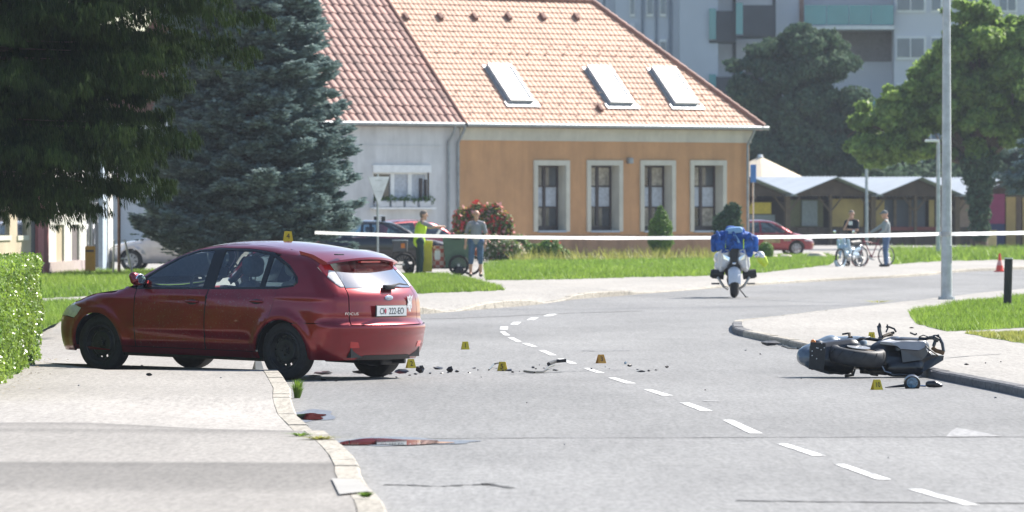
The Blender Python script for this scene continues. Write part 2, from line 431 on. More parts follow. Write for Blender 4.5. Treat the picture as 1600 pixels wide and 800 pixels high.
# the edge of the near slab, a small step down to the driveway the car stands on
mb = MB(); mb.add([(-2.7,69.31,.118),(-5.34,72.605,.118),(-12,80.005,.118),(-2.7,69.31,0),(-5.34,72.605,0),(-12,80.005,0)], [(0,1,4,3),(1,2,5,4)]); struct('slab_edge', mb, TAR)
mb = MB()
mb.add([(-2.6,69.33,.004),(-4.6,72.0,.055),(-5.36,72.62,.055),(-12,80.02,.055),(-40,80.02,.055),(-40,99.0,.117),(-4.7,99.0,.117),(-3.6,98,.06),(-2.9,84,.012),(-2.45,75,.008)], [(0,1,8,9),(1,2,3,8),(3,4,5,8),(5,6,7,8)])
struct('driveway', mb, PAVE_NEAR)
rightpath = [(14,40,.1),(11.2,52,.1),gp(1650,632,.09),gp(1600,621,.09),gp(1575,615,.09),gp(1500,600,.09),gp(1437,587,.09),gp(1300,556,.09),gp(1165,527,.09),gp(1147,522,.09),gp(1143,515,.09),gp(1146,508,.08),gp(1160,502,.04),gp(1200,497,.02),gp(1300,485,.02),gp(1400,474,.02),gp(1600,452,.03),gp(1800,440,.03)]
S3 = kerb('right_kerb', rightpath, -1, mat=lambda p: KERBD if p.y < 74 or 93 < p.y < 101 else KERB)  # stones by the motorcycle and at the corner get the shade-darkened concrete
e = S3[-1][0]
apron('right_pavement', S3, -1, .15, .5, .09, PAVE, [(e.x+40,e.y,.09),(90,40,.09)])
# seam across the road, cracks, one painted shadow line, drag marks, wire-thin gouges
def strip(name, pts, w, mat=TAR, z=.004, jit=.0):
    mb = MB(); P = [G(a, b, 0) for a, b in pts]
    Q = []
    for i in range(len(P)-1):
        for k in range(8): Q.append(P[i].lerp(P[i+1], k/8)+Vector((0, rnd.uniform(-jit,jit), 0)))
    Q.append(P[-1])
    for i, q in enumerate(Q):
        t = (Q[min(i+1,len(Q)-1)]-Q[max(i-1,0)]).normalized(); n = Vector((-t.y,t.x,0))*w*rnd.uniform(.4,1.1)
        mb.v += [(q.x+n.x, q.y+n.y, z), (q.x-n.x, q.y-n.y, z)]
        if i: k = len(mb.v); mb.f.append((k-4,k-2,k-1,k-3)); mb.m.append(0)
    o = mb.build(name, mat, fix=True); o['kind'] = 'structure'; return o
strip('road_seam', [(560,686.5),(800,685),(1100,684),(1400,683),(1700,683)], .035, jit=.05)
strip('crack_and_shadow_line', [(600,757),(680,760),(760,757),(800,763)], .05, jit=.1)
strip('crack_and_shadow_line', [(1150,783),(1300,784.5),(1500,786),(1700,787)], .05, jit=.04)  # dark strip painted in place of a thin cast shadow across the asphalt
strip('crack_and_shadow_line', [(540,500),(700,498),(900,489),(1000,486)], .12, M('asphalt_patch_line', (.15,.15,.15), .9), jit=.2)
strip('drag_mark', [(905,548.5),(940,549),(985,548)], .05, BLACKP, jit=.05)
strip('drag_mark', [(785,585),(830,584),(880,581.5)], .03, BLACKP, jit=.03)
strip('drag_mark', [(775,580),(830,580),(890,581),(975,578)], .02, BLACKP, jit=.03)
strip('drag_mark', [(1475,572),(1520,568),(1565,565)], .02, BLACKP, z=.095)
# broken centre line
dashes = [(1418,1440,764,1506,1532,789),(1303,1320,725,1370,1393,749),(1213,1230,693,1270,1291,712),(1129,1145,656,1171,1192,677),(1062,1077,629,1095,1114,642),
 (1005,1017,608,1034,1052,618),(950,962,590,978,994,599),(911,921,575,933,946,583),(870,880,560,890,902,568),(841,851,547,859,870,555),(815,824,536,831,841,542),
 (793,802,527,807,816,534),(781,789,518,788,797,524),(782,794,510,781,793,515),(803,815,503,797,809,507),(830,842,496,823,834,500),(858,872,490.5,848,860,494),
 (1545,1566,803,1640,1668,830),(1690,1715,845,1790,1825,880)]
LINE = empty('centre_line'); LINE['kind'] = 'structure'
for a in dashes:
    P = [G(a[0],a[2],.004),G(a[1],a[2],.004),G(a[4],a[5],.004),G(a[3],a[5],.004)]
    MB().add(P, [(0,1,2,3)]).build('line_dash', ROADPAINT, LINE, fix=True)
FAINT = ground_mat('faded_marking', (.27,.27,.27), grain=.3, gscale=20)
sheet('faded_arrow', [G(1478,683,.004),G(1566,682,.004),G(1520,672,.004),G(1495,668,.004),G(1485,674,.004)], FAINT)
sheet('faded_mark', [G(1098,627,.004),G(1125,627.5,.004),G(1124,626,.004),G(1100,625.5,.004)], FAINT)
# puddles in the gutter
def water():
    m, t, p = newmat('puddle_water'); p.inputs['Base Color'].default_value = (.012,.012,.014,1); p.inputs['Roughness'].default_value = .015
    p.inputs['IOR'].default_value = 1.4; bump(t, p, noise(t, 5, 3, stretch=(1,.3,1)), .05, .004); return m
WATER = water()
WET = ground_mat('wet_asphalt', (.14,.14,.15), grain=.4, gscale=40, rough=.35)
def puddle(name, cx, cy, rx, ry, mat, z, seed, taper=0.0):
    r_ = random.Random(seed); c = G(cx, cy); k = c.y/F
    a = rx*k; b = abs(G(cx, cy-ry).y - G(cx, cy+ry).y)/2; pts = []
    ph = [r_.uniform(0,6.28) for _ in range(5)]
    for i in range(48):
        t = 2*math.pi*i/48; f = 1+sum(.09*math.sin((j+2)*t+ph[j]) for j in range(5))*.8
        pts.append((c.x+a*f*math.cos(t), c.y+b*f*math.sin(t)*(1-taper*math.cos(t)), z))
    return sheet(name, pts, mat)
puddle('wet_patch', 484, 650, 36, 10, WET, .004, 3); puddle('puddle', 482, 652, 27, 5, WATER, .008, 5)
puddle('wet_patch', 635, 690.5, 104, 6.2, WET, .0045, 9, .4); puddle('puddle', 618, 692, 84, 4.8, WATER, .0085, 11, .4)
# raised iron/gravel of the kerb drop: pale slab piece
sheet('pale_slab', [G(518,747,.128),G(560,749,.128),G(580,767,.128),G(530,772,.128)], M('pale_concrete_slab', (.31,.30,.28), .8, var=.1))

# ---------------------------------------------------------------- grass
GRASSBLADE = leaf_mat('grass_blades', (.15,.25,.035), (.28,.39,.065), scale=.5, tl=.45)
GRASSDRY = leaf_mat('dry_grass_blades', (.30,.30,.08), (.42,.42,.10), scale=.5, tl=.4)
def in_poly(X, Y, poly):
    ins = np.zeros(len(X), bool); n = len(poly)
    for i in range(n):
        x1, y1 = poly[i][0], poly[i][1]; x2, y2 = poly[(i+1)%n][0], poly[(i+1)%n][1]
        c = ((y1 > Y) != (y2 > Y)) & (X < (x2-x1)*(Y-y1)/((y2-y1)+1e-12)+x1); ins ^= c
    return ins
def grass(name, pxs, z, n, hgt, w, seed, mat=GRASSBLADE, ragged=True):
    rg = random.Random(seed); q = []
    for i in range(len(pxs)):
        a, b = pxs[i], pxs[(i+1)%len(pxs)]; m = max(1, int(abs(a[0]-b[0])/7))
        for k in range(m): q.append((a[0]+(b[0]-a[0])*k/m+rg.uniform(-2,2), a[1]+(b[1]-a[1])*k/m+(rg.uniform(-.55,.55) if m > 1 else 0)))
    pxs = q
    poly = [G(a, b, z) for a, b in pxs]
    base = sheet('lawn', poly, GRASSBASE)
    g = np.random.default_rng(seed)
    xs = [p.x for p in poly]; ys = [p.y for p in poly]
    X = g.uniform(min(xs)-.05, max(xs)+.05, n*3); Y = g.uniform(min(ys)-.3, max(ys)+.3, n*3)
    ins = in_poly(X, Y, [(p.x,p.y) for p in poly]); X = X[ins][:n]; Y = Y[ins][:n]; k = len(X)
    cl = .6+.8*(np.sin(X*1.7+seed)*np.sin(Y*.9+seed*2)*.5+.5)
    h = hgt*cl*g.uniform(.5,1.3,k); a = g.uniform(0,6.283,k); ww = w*g.uniform(.6,1.3,k)
    dx = np.cos(a)*ww; dy = np.sin(a)*ww; lx = g.normal(0,.45,k)*h; ly = g.normal(0,.45,k)*h
    V = np.zeros((k,3,3)); V[:,0] = np.stack([X-dx,Y-dy,np.full(k,z)],1); V[:,1] = np.stack([X+dx,Y+dy,np.full(k,z)],1); V[:,2] = np.stack([X+lx,Y+ly,z+h],1)
    o = np_mesh(name, V.reshape(-1,3), np.arange(k*3).reshape(-1,3), mat); 
    tag(o, kind='stuff'); return o
grass('grass', [(1422,488),(1500,474),(1600,463),(1800,445),(1800,505),(1600,512),(1480,518),(1430,505),(1421,495)], .094, 60000, .085, .008, 1)
grass('grass', [(1505,520),(1600,519),(1800,516),(1800,565),(1600,536),(1550,529)], .094, 12000, .06, .008, 2, GRASSDRY)
grass('grass', [(757,413),(800,409),(1000,405),(1290,399),(1310,404),(1296,414),(1200,425),(1100,431),(1000,433),(900,436),(757,438)], .124, 60000, .11, .016, 3)
grass('grass', [(500,471),(560,432),(690,432),(735,439),(760,446),(788,453),(720,456.5),(640,459),(560,464)], .124, 50000, .11, .012, 4)
grass('grass', [(-60,430),(60,430),(210,426),(330,424),(330,455),(200,460),(60,466),(-60,470)], .124, 45000, .13, .012, 5)
grass('grass', [(50,476),(105,474),(200,471),(200,497),(105,499),(80,508),(50,524)], .124, 14000, .09, .010, 6)
grass('grass', [(1392,392),(1700,389),(1700,404),(1470,408),(1392,413)], .124, 14000, .22, .03, 7)
# weeds along the kerb
WEED = leaf_mat('weed_leaves', (.10,.20,.03), (.24,.36,.05), scale=8, tl=.4)
def weed(px, py, z, n, hgt, spread, seed, label, mat=WEED, name='weed_tuft'):
    c = G(px, py, z); g = random.Random(seed); mb = MB()
    for i in range(n):
        a = g.uniform(0,6.283); r0 = g.uniform(0,spread*.35); h = hgt*g.uniform(.4,1); l = g.uniform(.2,1)*spread
        d = Vector((math.cos(a), math.sin(a), 0)); s_ = Vector((-d.y,d.x,0))*.005
        p0 = c+d*r0; p1 = p0+d*l*.4+Vector((0,0,h*.7)); p2 = p0+d*l+Vector((0,0,h))
        mb.add([p0-s_,p0+s_,p1+s_*1.3,p1-s_*1.3,p2], [(0,1,2,3),(3,2,4)])
    o = mb.build(name, mat, fix=False); tag(o, label, 'weed', 'weeds along the kerb'); return o
weed(464,622,0,110,.20,.10,1,'tall green grass tuft growing in the gutter beside the rear wheel of the red hatchback')
weed(469,681,.12,60,.03,.14,2,'small bright green weed flat on the pavement near the pale kerb bend')
weed(500,686,.12,90,.025,.22,3,'low yellowish weed patch grown over the kerb top above the long puddle', GRASSDRY)
weed(571,777,.13,60,.035,.07,4,'bright green weed sprouting from the kerb joint at the bottom of the picture')
weed(1372,472.5,.02,60,.05,.45,6,'thin strip of weeds at the edge of the right pavement near the lamp post', GRASSDRY)
# ================================================================ CARS
# body = a closed form surface (side silhouette x tumblehome section x plan rounding); every panel is cut from it
class CarShape:
    def __init__(s, L=4.34, W=1.84, top=None, rear=None, front=None, arches=((.86,.31),(3.50,.31)), ra=.345, belt=.95, zb=.20, roofw=.60, corner=.34, cfront=.45, kr=.07):
        s.L = L; s.W = W/2; s.top = np.array(top); s.rear = np.array(rear); s.front = np.array(front); s.arches = arches; s.ra = ra
        s.belt = belt; s.zb = zb; s.roofw = roofw; s.corner = corner; s.cfront = cfront; s.kr = kr
    def interp(s, x, tab):
        # smooth (Catmull-like via cosine-free cubic) table lookup
        xs, ys = tab[:,0], tab[:,1]
        dd = np.diff(ys)/np.diff(xs); m = np.empty(len(xs)); m[0] = dd[0]; m[-1] = dd[-1]; m[1:-1] = (dd[1:]+dd[:-1])/2
        i = np.clip(np.searchsorted(xs, x)-1, 0, len(xs)-2)
        h = xs[i+1]-xs[i]; t = np.clip((x-xs[i])/h, 0, 1)
        return (2*t**3-3*t**2+1)*ys[i]+(t**3-2*t**2+t)*h*m[i]+(-2*t**3+3*t**2)*ys[i+1]+(t**3-t**2)*h*m[i+1]
    def halfw(s, x, z):
        W = s.W
        sec = np.array([(-.2,.80),(.0,.82),(.20,.90),(.32,.955),(.48,.99),(.62,1.0),(.76,.995),(.86,.975),(s.belt,.94),(s.belt+.06,.915),(1.12,.86),(1.25,.79),(1.38,.72),(1.5,.64),(1.8,.5)])
        k = s.interp(z, sec)
        taper = 1 - .10*np.clip((1.15-x)/1.15,0,1)**2*1.0 - .11*np.clip((x-(s.L-1.1))/1.1,0,1)**2
        ws = W*k*taper
        for ax, az in s.arches:           # wheel arch flare
            r = np.sqrt((x-ax)**2+(z-az)**2)
            ws = ws + .030*np.exp(-((r-s.ra-.035)/.055)**2)*(z < .98)
        # shoulder crease and sill scallop
        ws = ws + .010*np.exp(-((z-(.84+.015*x))/.022)**2)*(x>.5)*(x<4.1) - .010*np.exp(-((z-.44)/.035)**2)*np.clip((x-1.2)/.25,0,1)*np.clip((3.2-x)/.25,0,1)
        return ws
    def f(s, P):
        x, y, z = P[...,0], np.abs(P[...,1]), P[...,2]
        f1 = (z - s.interp(x, s.top) + .055*(y/.6)**2*np.clip((z-.9)/.5,.4,1))*.9
        f2 = (y - s.halfw(x, z))*.95
        yr = y/s.W
        xr = s.interp(z, s.rear) - .19*yr**2 - .08*yr**4
        f3 = (x - xr)*.8
        xf = s.interp(z, s.front) + .25*yr**2.4 + .1*yr**6
        f4 = (xf - x)*.85
        f5 = (s.zb - z)
        def rmax(a, b, k):
            return np.where((a > -k) & (b > -k), np.sqrt(np.maximum(a+k,0)**2+np.maximum(b+k,0)**2)-k, np.maximum(a, b))
        g = rmax(f2, f3, .12); g = rmax(g, f4, .15); g = rmax(g, f1, s.kr); return rmax(g, f5, .04)
    # charts: return origin, direction
    XC = 3.86; YC = .45; XTOP = .19; XS = 2.8
    def xcz(s, z): return s.XC - s.XTOP*np.clip((np.asarray(z, float)-.95)/.35, 0, 1.3)
    def wrap(s, t, z):
        """perimeter chart: t<=XC side, then a corner arc of 90 deg, then across the tail"""
        rc = .6; XC = s.XC; YC = s.YC; arc = rc*math.pi/2
        t = np.asarray(t, float); z = np.asarray(z, float); xc = s.xcz(z)
        Tm = XC+arc+YC; sg = np.where(t > Tm, -1.0, 1.0); t = np.where(t > Tm, 2*Tm-t, t)
        ph = np.clip((t-XC)/rc, 0, math.pi/2); ac = t > XC+arc
        oy = np.where(ac, YC-(t-XC-arc), np.where(t > XC, YC, 0.0))
        ox = np.where(t > XC, xc, np.where(t > s.XS, s.XS+(t-s.XS)*(xc-s.XS)/(XC-s.XS), t))
        return np.stack([ox, oy*sg, z], -1), np.stack([np.sin(ph), np.cos(ph)*sg, np.zeros_like(t)], -1)
    def tx(s, x, z):
        xc = float(s.xcz(z)); return x if x < s.XS else s.XS+(x-s.XS)*(s.XC-s.XS)/(xc-s.XS)
    def side_poly(s, poly, step=.06):
        """side points are written as true (x,z); corner points as (1000+deg, z); tail points as (2000+y, z)"""
        out = []
        for i in range(len(poly)):
            a, b = poly[i], poly[(i+1)%len(poly)]
            if a[0] < 900 and b[0] < 900 and max(a[0], b[0]) > s.XS:
                n = max(1, int(math.hypot(a[0]-b[0], a[1]-b[1])/step))
                for k in range(n):
                    x = a[0]+(b[0]-a[0])*k/n; z = a[1]+(b[1]-a[1])*k/n; out.append((s.tx(x, z), z))
            else: out.append((s.tx(a[0], a[1]) if a[0] < 900 else a[0]-1000, a[1]))
        return out
    def cast(s, O, Dv, far=2.0):
        lo = np.zeros(len(O)); hi = np.full(len(O), far)
        for _ in range(34):
            mid = (lo+hi)/2; ins = s.f(O+Dv*mid[:,None]) < 0
            lo = np.where(ins, mid, lo); hi = np.where(ins, hi, mid)
        return O+Dv*((lo+hi)/2)[:,None]
    def normal(s, P):
        e = 1e-3; n = np.stack([s.f(P+np.array(d)*e)-s.f(P-np.array(d)*e) for d in ((1,0,0),(0,1,0),(0,0,1))], -1)
        return n/np.maximum(np.linalg.norm(n, axis=1, keepdims=True), 1e-9)
    def tb(s, deg): return 1000 + s.XC + .6*R(deg)
    def ty(s, y): return 1000 + s.XC+.6*math.pi/2+s.YC-y

def polygrid(poly, step):
    """2D polygon -> clipped grid of faces"""
    bm = bmesh.new(); vs = [bm.verts.new((p[0], p[1], 0)) for p in poly]; bm.faces.new(vs)
    xs = [p[0] for p in poly]; ys = [p[1] for p in poly]
    for ax, lo, hi in ((0, min(xs), max(xs)), (1, min(ys), max(ys))):
        n = int((hi-lo)/step)
        for i in range(1, n+1):
            c = lo + (hi-lo)*i/(n+1); co = (c,0,0) if ax == 0 else (0,c,0); no = (1,0,0) if ax == 0 else (0,1,0)
            bmesh.ops.bisect_plane(bm, geom=bm.verts[:]+bm.edges[:]+bm.faces[:], plane_co=co, plane_no=no, dist=1e-6)
    # subdivide long boundary edges so that outlines follow the surface
    le = [e for e in bm.edges if e.calc_length() > step*1.3]
    if le: bmesh.ops.subdivide_edges(bm, edges=le, cuts=1)
    bm.verts.index_update(); V = np.array([v.co[:] for v in bm.verts]); Fc = [[v.index for v in f.verts] for f in bm.faces]
    B = [tuple(v.index for v in e.verts) for e in bm.edges if len(e.link_faces) == 1]
    bm.free(); return V, Fc, B
def arc(cx, cz, r, a0, a1, n=14):
    return [(cx+r*math.cos(R(a0+(a1-a0)*i/n)), cz+r*math.sin(R(a0+(a1-a0)*i/n))) for i in range(n+1)]

def panel(cs, name, polys, mat, parent, chart='wrap', step=.05, off=0.0, flange=.02, both=False, mirror=False, smooth=True):
    """cut a panel out of the body surface. polys: list of 2D outlines in the chart"""
    AV = []; AF = []; AN = []
    for poly in polys:
        if chart == 'wrap': poly = cs.side_poly(poly)
        V, Fc, B = polygrid(poly, step)
        if chart == 'wrap': O, Dv = cs.wrap(V[:,0], V[:,1])
        elif chart == 'top': O = np.stack([V[:,0], V[:,1], np.full(len(V), .6)], -1); Dv = np.tile([0,0,1.0], (len(V),1))
        elif chart == 'front': O = np.stack([np.full(len(V), 1.0), V[:,0], V[:,1]], -1); Dv = np.tile([-1.0,0,0], (len(V),1))
        P = cs.cast(O, Dv); N = cs.normal(P); P = P + N*off
        base = sum(len(a) for a in AV)
        # orient
        f0 = Fc[0]; n0 = np.cross(P[f0[1]]-P[f0[0]], P[f0[2]]-P[f0[0]])
        flip = sum(np.dot(np.cross(P[f[1]]-P[f[0]], P[f[2]]-P[f[0]]), N[f[0]]) for f in Fc[::max(1,len(Fc)//20)]) < 0
        for f in Fc: AF.append([i+base for i in (f[::-1] if flip else f)])
        AV.append(P); AN.append(N)
        if flange:
            Q = P - N*flange; b2 = base+len(P); AV.append(Q)
            C = P[:].mean(0)
            AN.append(N)
            for a, b in B: AF.append([a+base, b+base, b+b2, a+b2])
    V = np.concatenate(AV); N = np.concatenate(AN)
    objs = []
    for sgn in ((1,-1) if mirror else (1,)):
        VV = V*np.array([1,sgn,1]); NN = N*np.array([1,sgn,1])
        me = bpy.data.meshes.new(name); me.from_pydata(VV.tolist(), [], [f if sgn > 0 else f[::-1] for f in AF])
        me.materials.append(mat); me.polygons.foreach_set('use_smooth', [True]*len(me.polygons))
        me.update()
        used = np.zeros(len(V), bool)
        try: me.normals_split_custom_set_from_vertices([tuple(n) for n in NN])
        except Exception: pass
        o = bpy.data.objects.new(name, me); COL.objects.link(o); o.parent = parent; objs.append(o)
    return objs if mirror else objs[0]

def wheel(parent, x, y, side, r=.317, w=.195, rim=.205, rimmat=RIMB, holes=12, cover=None, steer=0.0):
    """wheel part > tyre, rim; side=+1: outer face towards +y"""
    hub = bpy.data.objects.new('wheel', bpy.data.meshes.new('wheel')); COL.objects.link(hub); hub.parent = parent
    hub.location = (x, y, r); hub.rotation_euler = (0, 0, (0 if side > 0 else math.pi)+steer)
    # hub mesh itself: brake drum behind the rim
    mb = MB().cyl((0,-.03,0), .13, .08, (0,1,0), 20); me = bpy.data.meshes.new('wheel'); me.from_pydata(mb.v, [], mb.f); me.materials.append(BLACKP); hub.data = me
    prof = [(rim,-w/2+.02),(rim+.03,-w/2),(r-.035,-w/2+.002),(r-.008,-w/2+.022),(r,-w/2+.05),(r,w/2-.05),(r-.008,w/2-.022),(r-.035,w/2-.002),(rim+.03,w/2),(rim,w/2-.02)]
    t = MB(); n = 48
    for i in range(n):
        a = 2*math.pi*i/n; c, s_ = math.cos(a), math.sin(a)
        for pr, py in prof: t.v.append((pr*c, py, pr*s_))
    k = len(prof)
    for i in range(n):
        for j in range(k-1):
            a = i*k+j; b = ((i+1)%n)*k+j; t.f.append((a, a+1, b+1, b)); t.m.append(0)
    t.build('tyre', RUBBER, hub, smooth=35)
    m = MB(); prof = [(rim,w/2-.02),(rim-.012,w/2-.012),(rim-.022,w/2-.03),(rim-.035,w/2-.055),(.145,w/2-.058),(.125,w/2-.035),(.085,w/2-.03),(.06,w/2-.045),(.028,w/2-.045),(.028,w/2-.02),(0.001,w/2-.02)]
    if cover: prof = [(rim,w/2-.02),(rim-.01,w/2-.006),(rim-.03,w/2-.008),(.10,w/2+.0),(.06,w/2+.004),(.001,w/2+.004)]
    n = 48; k = len(prof)
    for i in range(n):
        a = 2*math.pi*i/n
        for pr, py in prof: m.v.append((pr*math.cos(a), py, pr*math.sin(a)))
    for i in range(n):
        for j in range(k-1):
            # ventilation slots: leave some faces of the dish open
            if not cover and j == 3 and (i % 4) == 0: continue
            if cover and j == 2 and (i % 6) < 2: continue
            a = i*k+j; b = ((i+1)%n)*k+j; m.f.append((a, a+1, b+1, b)); m.m.append(0)
    # inner barrel
    m.tube([(0,w/2-.03,0),(0,-w/2+.02,0)], [rim-.012, rim-.012], 32, cap=False)
    ro = m.build('rim', rimmat, hub, smooth=40)
    for i in range(5):
        a = 2*math.pi*i/5; MB().cyl((.05*math.cos(a), w/2-.035, .05*math.sin(a)), .009, .02, (0,1,0), 8).build('wheel_nut', RIMB, hub, smooth=30) if not cover else None
    return hub

HATCH = CarShape(L=4.34, W=1.84,
  top=[(-.3,.60),(0,.66),(.12,.72),(.30,.795),(.6,.875),(.9,.925),(1.10,.955),(1.25,1.02),(1.5,1.175),(1.75,1.325),(2.0,1.425),(2.3,1.478),(2.6,1.493),(2.9,1.49),(3.2,1.468),(3.5,1.43),(3.8,1.375),(4.1,1.30),(4.4,1.21),(4.8,1.1)],
  rear=[(-.2,4.10),(.1,4.16),(.22,4.22),(.34,4.30),(.50,4.33),(.585,4.345),(.615,4.335),(.65,4.295),(.74,4.285),(.82,4.275),(.90,4.265),(.955,4.24),(1.05,4.155),(1.15,4.05),(1.25,3.935),(1.35,3.81),(1.45,3.68),(1.7,3.4)],
  front=[(-.2,.12),(.2,.06),(.35,.01),(.5,0.0),(.62,.03),(.72,.12),(.8,.3),(1.2,1.2)])
def slot(name, pts, w, mat, parent, loc=None):
    return MB().tube(pts, w, 6).build(name, mat, parent, smooth=60)
def seat(parent, x, y, mat, back=.62, w=.46, rear=False):
    o = remesh(capsules([((x-.22,y-w*.3,.42),(x+.2,y-w*.3,.38),.10,.10),((x-.22,y+w*.3,.42),(x+.2,y+w*.3,.38),.10,.10),((x-.22,y,.42),(x+.2,y,.38),.11,.11),
        ((x+.22,y-w*.28,.45),(x+.37,y-w*.24,.45+back*.85),.085,.07),((x+.22,y+w*.28,.45),(x+.37,y+w*.24,.45+back*.85),.085,.07),((x+.22,y,.45),(x+.38,y,.45+back*.88),.10,.08)]), 'seat', mat, parent, voxel=.025, smooth=4)
    h = remesh(capsules([((x+.40,y-.07,.45+back+.17),(x+.40,y+.07,.45+back+.17),.085,.085),((x+.40,y-.07,.45+back+.10),(x+.40,y+.07,.45+back+.10),.08,.08)]), 'headrest', mat, o, voxel=.02, smooth=3)
    MB().tube([(x+.39,y-.05,.45+back-.02),(x+.40,y-.05,.45+back+.08)], .007, 6).tube([(x+.39,y+.05,.45+back-.02),(x+.40,y+.05,.45+back+.08)], .007, 6).build('headrest_post', STEEL, o)
    return o

def hatchback():
    cs = HATCH
    PAINT = paint_mat('dark_red_metallic_paint', (.23,.003,.010)); PDIRT = paint_mat('dusty_red_metallic_paint', (.23,.004,.011), dirt=.5)
    ROOFP = paint_mat('red_roof_paint', (.26,.010,.024))
    # placement: rear axle point, heading
    th = R(37.2); head = Vector((-math.cos(th), math.sin(th), 0)); pitch = R(1.2)
    root = empty('parked_car', label='dark red five door hatchback with scraped rear bumper standing across the pavement edge', cat='car')
    # contact point of near rear tyre (left side, y=+.78)
    cpt = Vector((-2.43, 69.6, 0)); xr = 3.50; yl = .765
    # local axes: +x towards the tail, +y = left side of the car -> world
    ex = Vector((math.cos(th)*math.cos(pitch), -math.sin(th)*math.cos(pitch), -math.sin(pitch)))
    left = Vector((-math.sin(th), -math.cos(th), 0)); ez = ex.cross(left).normalized()
    if ez.z < 0: ez = -ez
    # x=tail, y=left, z=up gives a left-handed frame when the nose is at x=0, so mirror y inside the builders
    Mx = Matrix(((ex.x, -left.x, ez.x, 0), (ex.y, -left.y, ez.y, 0), (ex.z, -left.z, ez.z, 0), (0,0,0,1)))
    T = cpt - (Mx.to_3x3() @ Vector((xr, -yl, 0)))
    Mx.translation = T; root.matrix_world = Mx
    S = -1.0  # builders make the +y side; the seen (left) side of the car is local -y
    A1 = (.86,.31); A2 = (3.50,.31); ra = .345
    tp = lambda x: float(cs.interp(np.array([x]), cs.top)[0])
    def pan(name, polys, mat, **k):
        """both sides: two objects"""
        a = panel(cs, name, polys, mat, root, mirror=True, **k); return a
    # ---- lower sides
    fend = [(1.395,.30)]+[(1.395,.93),(1.24,.955),(1.02,.925),(.80,.878),(.50,.815),(.36,.775),(.62,.70),(.56,.62),(.50,.58),(.46,.50)]+arc(A1[0],A1[1],ra,152,-2,18)
    pan('front_fender', [fend], PAINT)
    fb = [(.46,.50),(.50,.58),(.34,.60),(.20,.60),(.10,.55),(.10,.26),(.22,.22),(.50,.22),(.52,.24)]+arc(A1[0],A1[1],ra,190,152,5)
    fbp = panel(cs, 'front_bumper', [fb], PAINT, root)
    panel(cs, 'front_bumper', [fb], PAINT, root).scale = (1,-1,1)
    panel(cs, 'front_bumper', [[(-.86,.24),(.86,.24),(.80,.55),(.6,.60),(-.6,.60),(-.80,.55)]], PAINT, root, chart='front', off=-.002)
    hl = [(.115,.57),(.20,.61),(.34,.61),(.50,.59),(.56,.63),(.61,.70),(.355,.765),(.22,.73),(.13,.66)]
    pan('headlight', [hl], CLEARLAMP, step=.03)
    d1 = [(1.410,.30),(2.398,.30),(2.418,.955),(1.410,.93)]
    d2 = [(2.416,.30),(3.13,.30)]+[(3.148,.36),(3.17,.44),(3.22,.53),(3.28,.60),(3.33,.655),(3.365,.80),(3.40,.985),(2.436,.957)]
    fd = pan('front_door', [d1], PDIRT); rd = pan('rear_door', [d2], PDIRT)
    sill = [(1.20,.225),(3.16,.225),(3.155,.292),(1.21,.292)]
    pan('sill', [sill], PAINT)
    # quarter panel up to the C pillar and the roof side
    tl = cs.tb
    qp = [(3.14,.36)]+arc(A2[0],A2[1],ra,170,66,12)+[(3.82,.632),(tl(25),.632),(tl(50),.62),(tl(66),.612),(tl(66),.93),(tl(66.5),1.02),(tl(60),1.015),(tl(52),1.045),(tl(40),1.12),(tl(24),1.225),(tl(10),1.295),(3.50,1.345),
          (3.30,1.365),(3.28,1.34),(3.46,1.25),(3.62,1.12),(3.645,1.06),(3.60,1.02),(3.40,.99),(3.372,.80),(3.338,.655),(3.288,.60),(3.228,.53),(3.178,.44),(3.156,.36)]
    pan('quarter_panel', [qp], PAINT, step=.045)
    # roof rail over the doors (body colour) and A pillar
    rail_lo = [(1.33,.97),(1.52,1.10),(1.70,1.215),(1.88,1.315),(2.10,1.385),(2.40,1.415),(2.80,1.415),(3.10,1.395),(3.30,1.365)]
    rail_hi = [(x, tp(x)-.042) for x in (3.30,3.10,2.80,2.40,2.10,1.88,1.70,1.52,1.33)]
    pan('roof_rail', [rail_lo+rail_hi], PAINT, step=.04)
    # windows and pillars
    BG = M('black_pillar_gloss', (.012,.012,.013), .25, var=.2)
    w1 = [(1.50,.955),(2.335,.972),(2.335,1.385),(2.12,1.368),(1.90,1.30),(1.72,1.20),(1.56,1.095),(1.40,.985),(1.40,.955)]
    w2 = [(2.495,.977),(3.13,.998),(3.13,1.352),(2.9,1.385),(2.50,1.392)]
    w3 = [(3.205,1.003),(3.42,1.012),(3.575,1.03),(3.605,1.07),(3.55,1.145),(3.42,1.235),(3.205,1.325)]
    for nm, w in (('side_window', w1), ('side_window', w2), ('quarter_window', w3)): pan(nm, [w], CARGLASS, off=-.010, flange=0, step=.06)
    pan('mirror_triangle', [[(1.402,.955),(1.50,.955),(1.50,1.05),(1.402,.99)]], BG, step=.05, off=-.006)
    pan('door_pillar', [[(2.34,.96),(2.415,.96),(2.415,1.412),(2.34,1.41)],[(2.42,.96),(2.49,.96),(2.49,1.412),(2.42,1.412)]], BG, step=.05, off=-.003)
    pan('door_pillar', [[(3.135,.99),(3.20,.99),(3.20,1.375),(3.135,1.388)]], BG, step=.05, off=-.003)
    def bandpoly(lo, hi): return lo+hi[::-1]
    pan('window_frame', [bandpoly([(1.402,.933),(2.42,.957),(3.40,.988),(3.60,1.018)],[(1.402,.952),(2.42,.974),(3.40,1.010),(3.585,1.036)])], BG, step=.05, off=.002)
    top_in = [(1.40,.99),(1.56,1.10),(1.72,1.205),(1.90,1.305),(2.12,1.373),(2.34,1.390),(2.9,1.390),(3.13,1.357),(3.21,1.33),(3.42,1.24),(3.55,1.15),(3.605,1.075)]
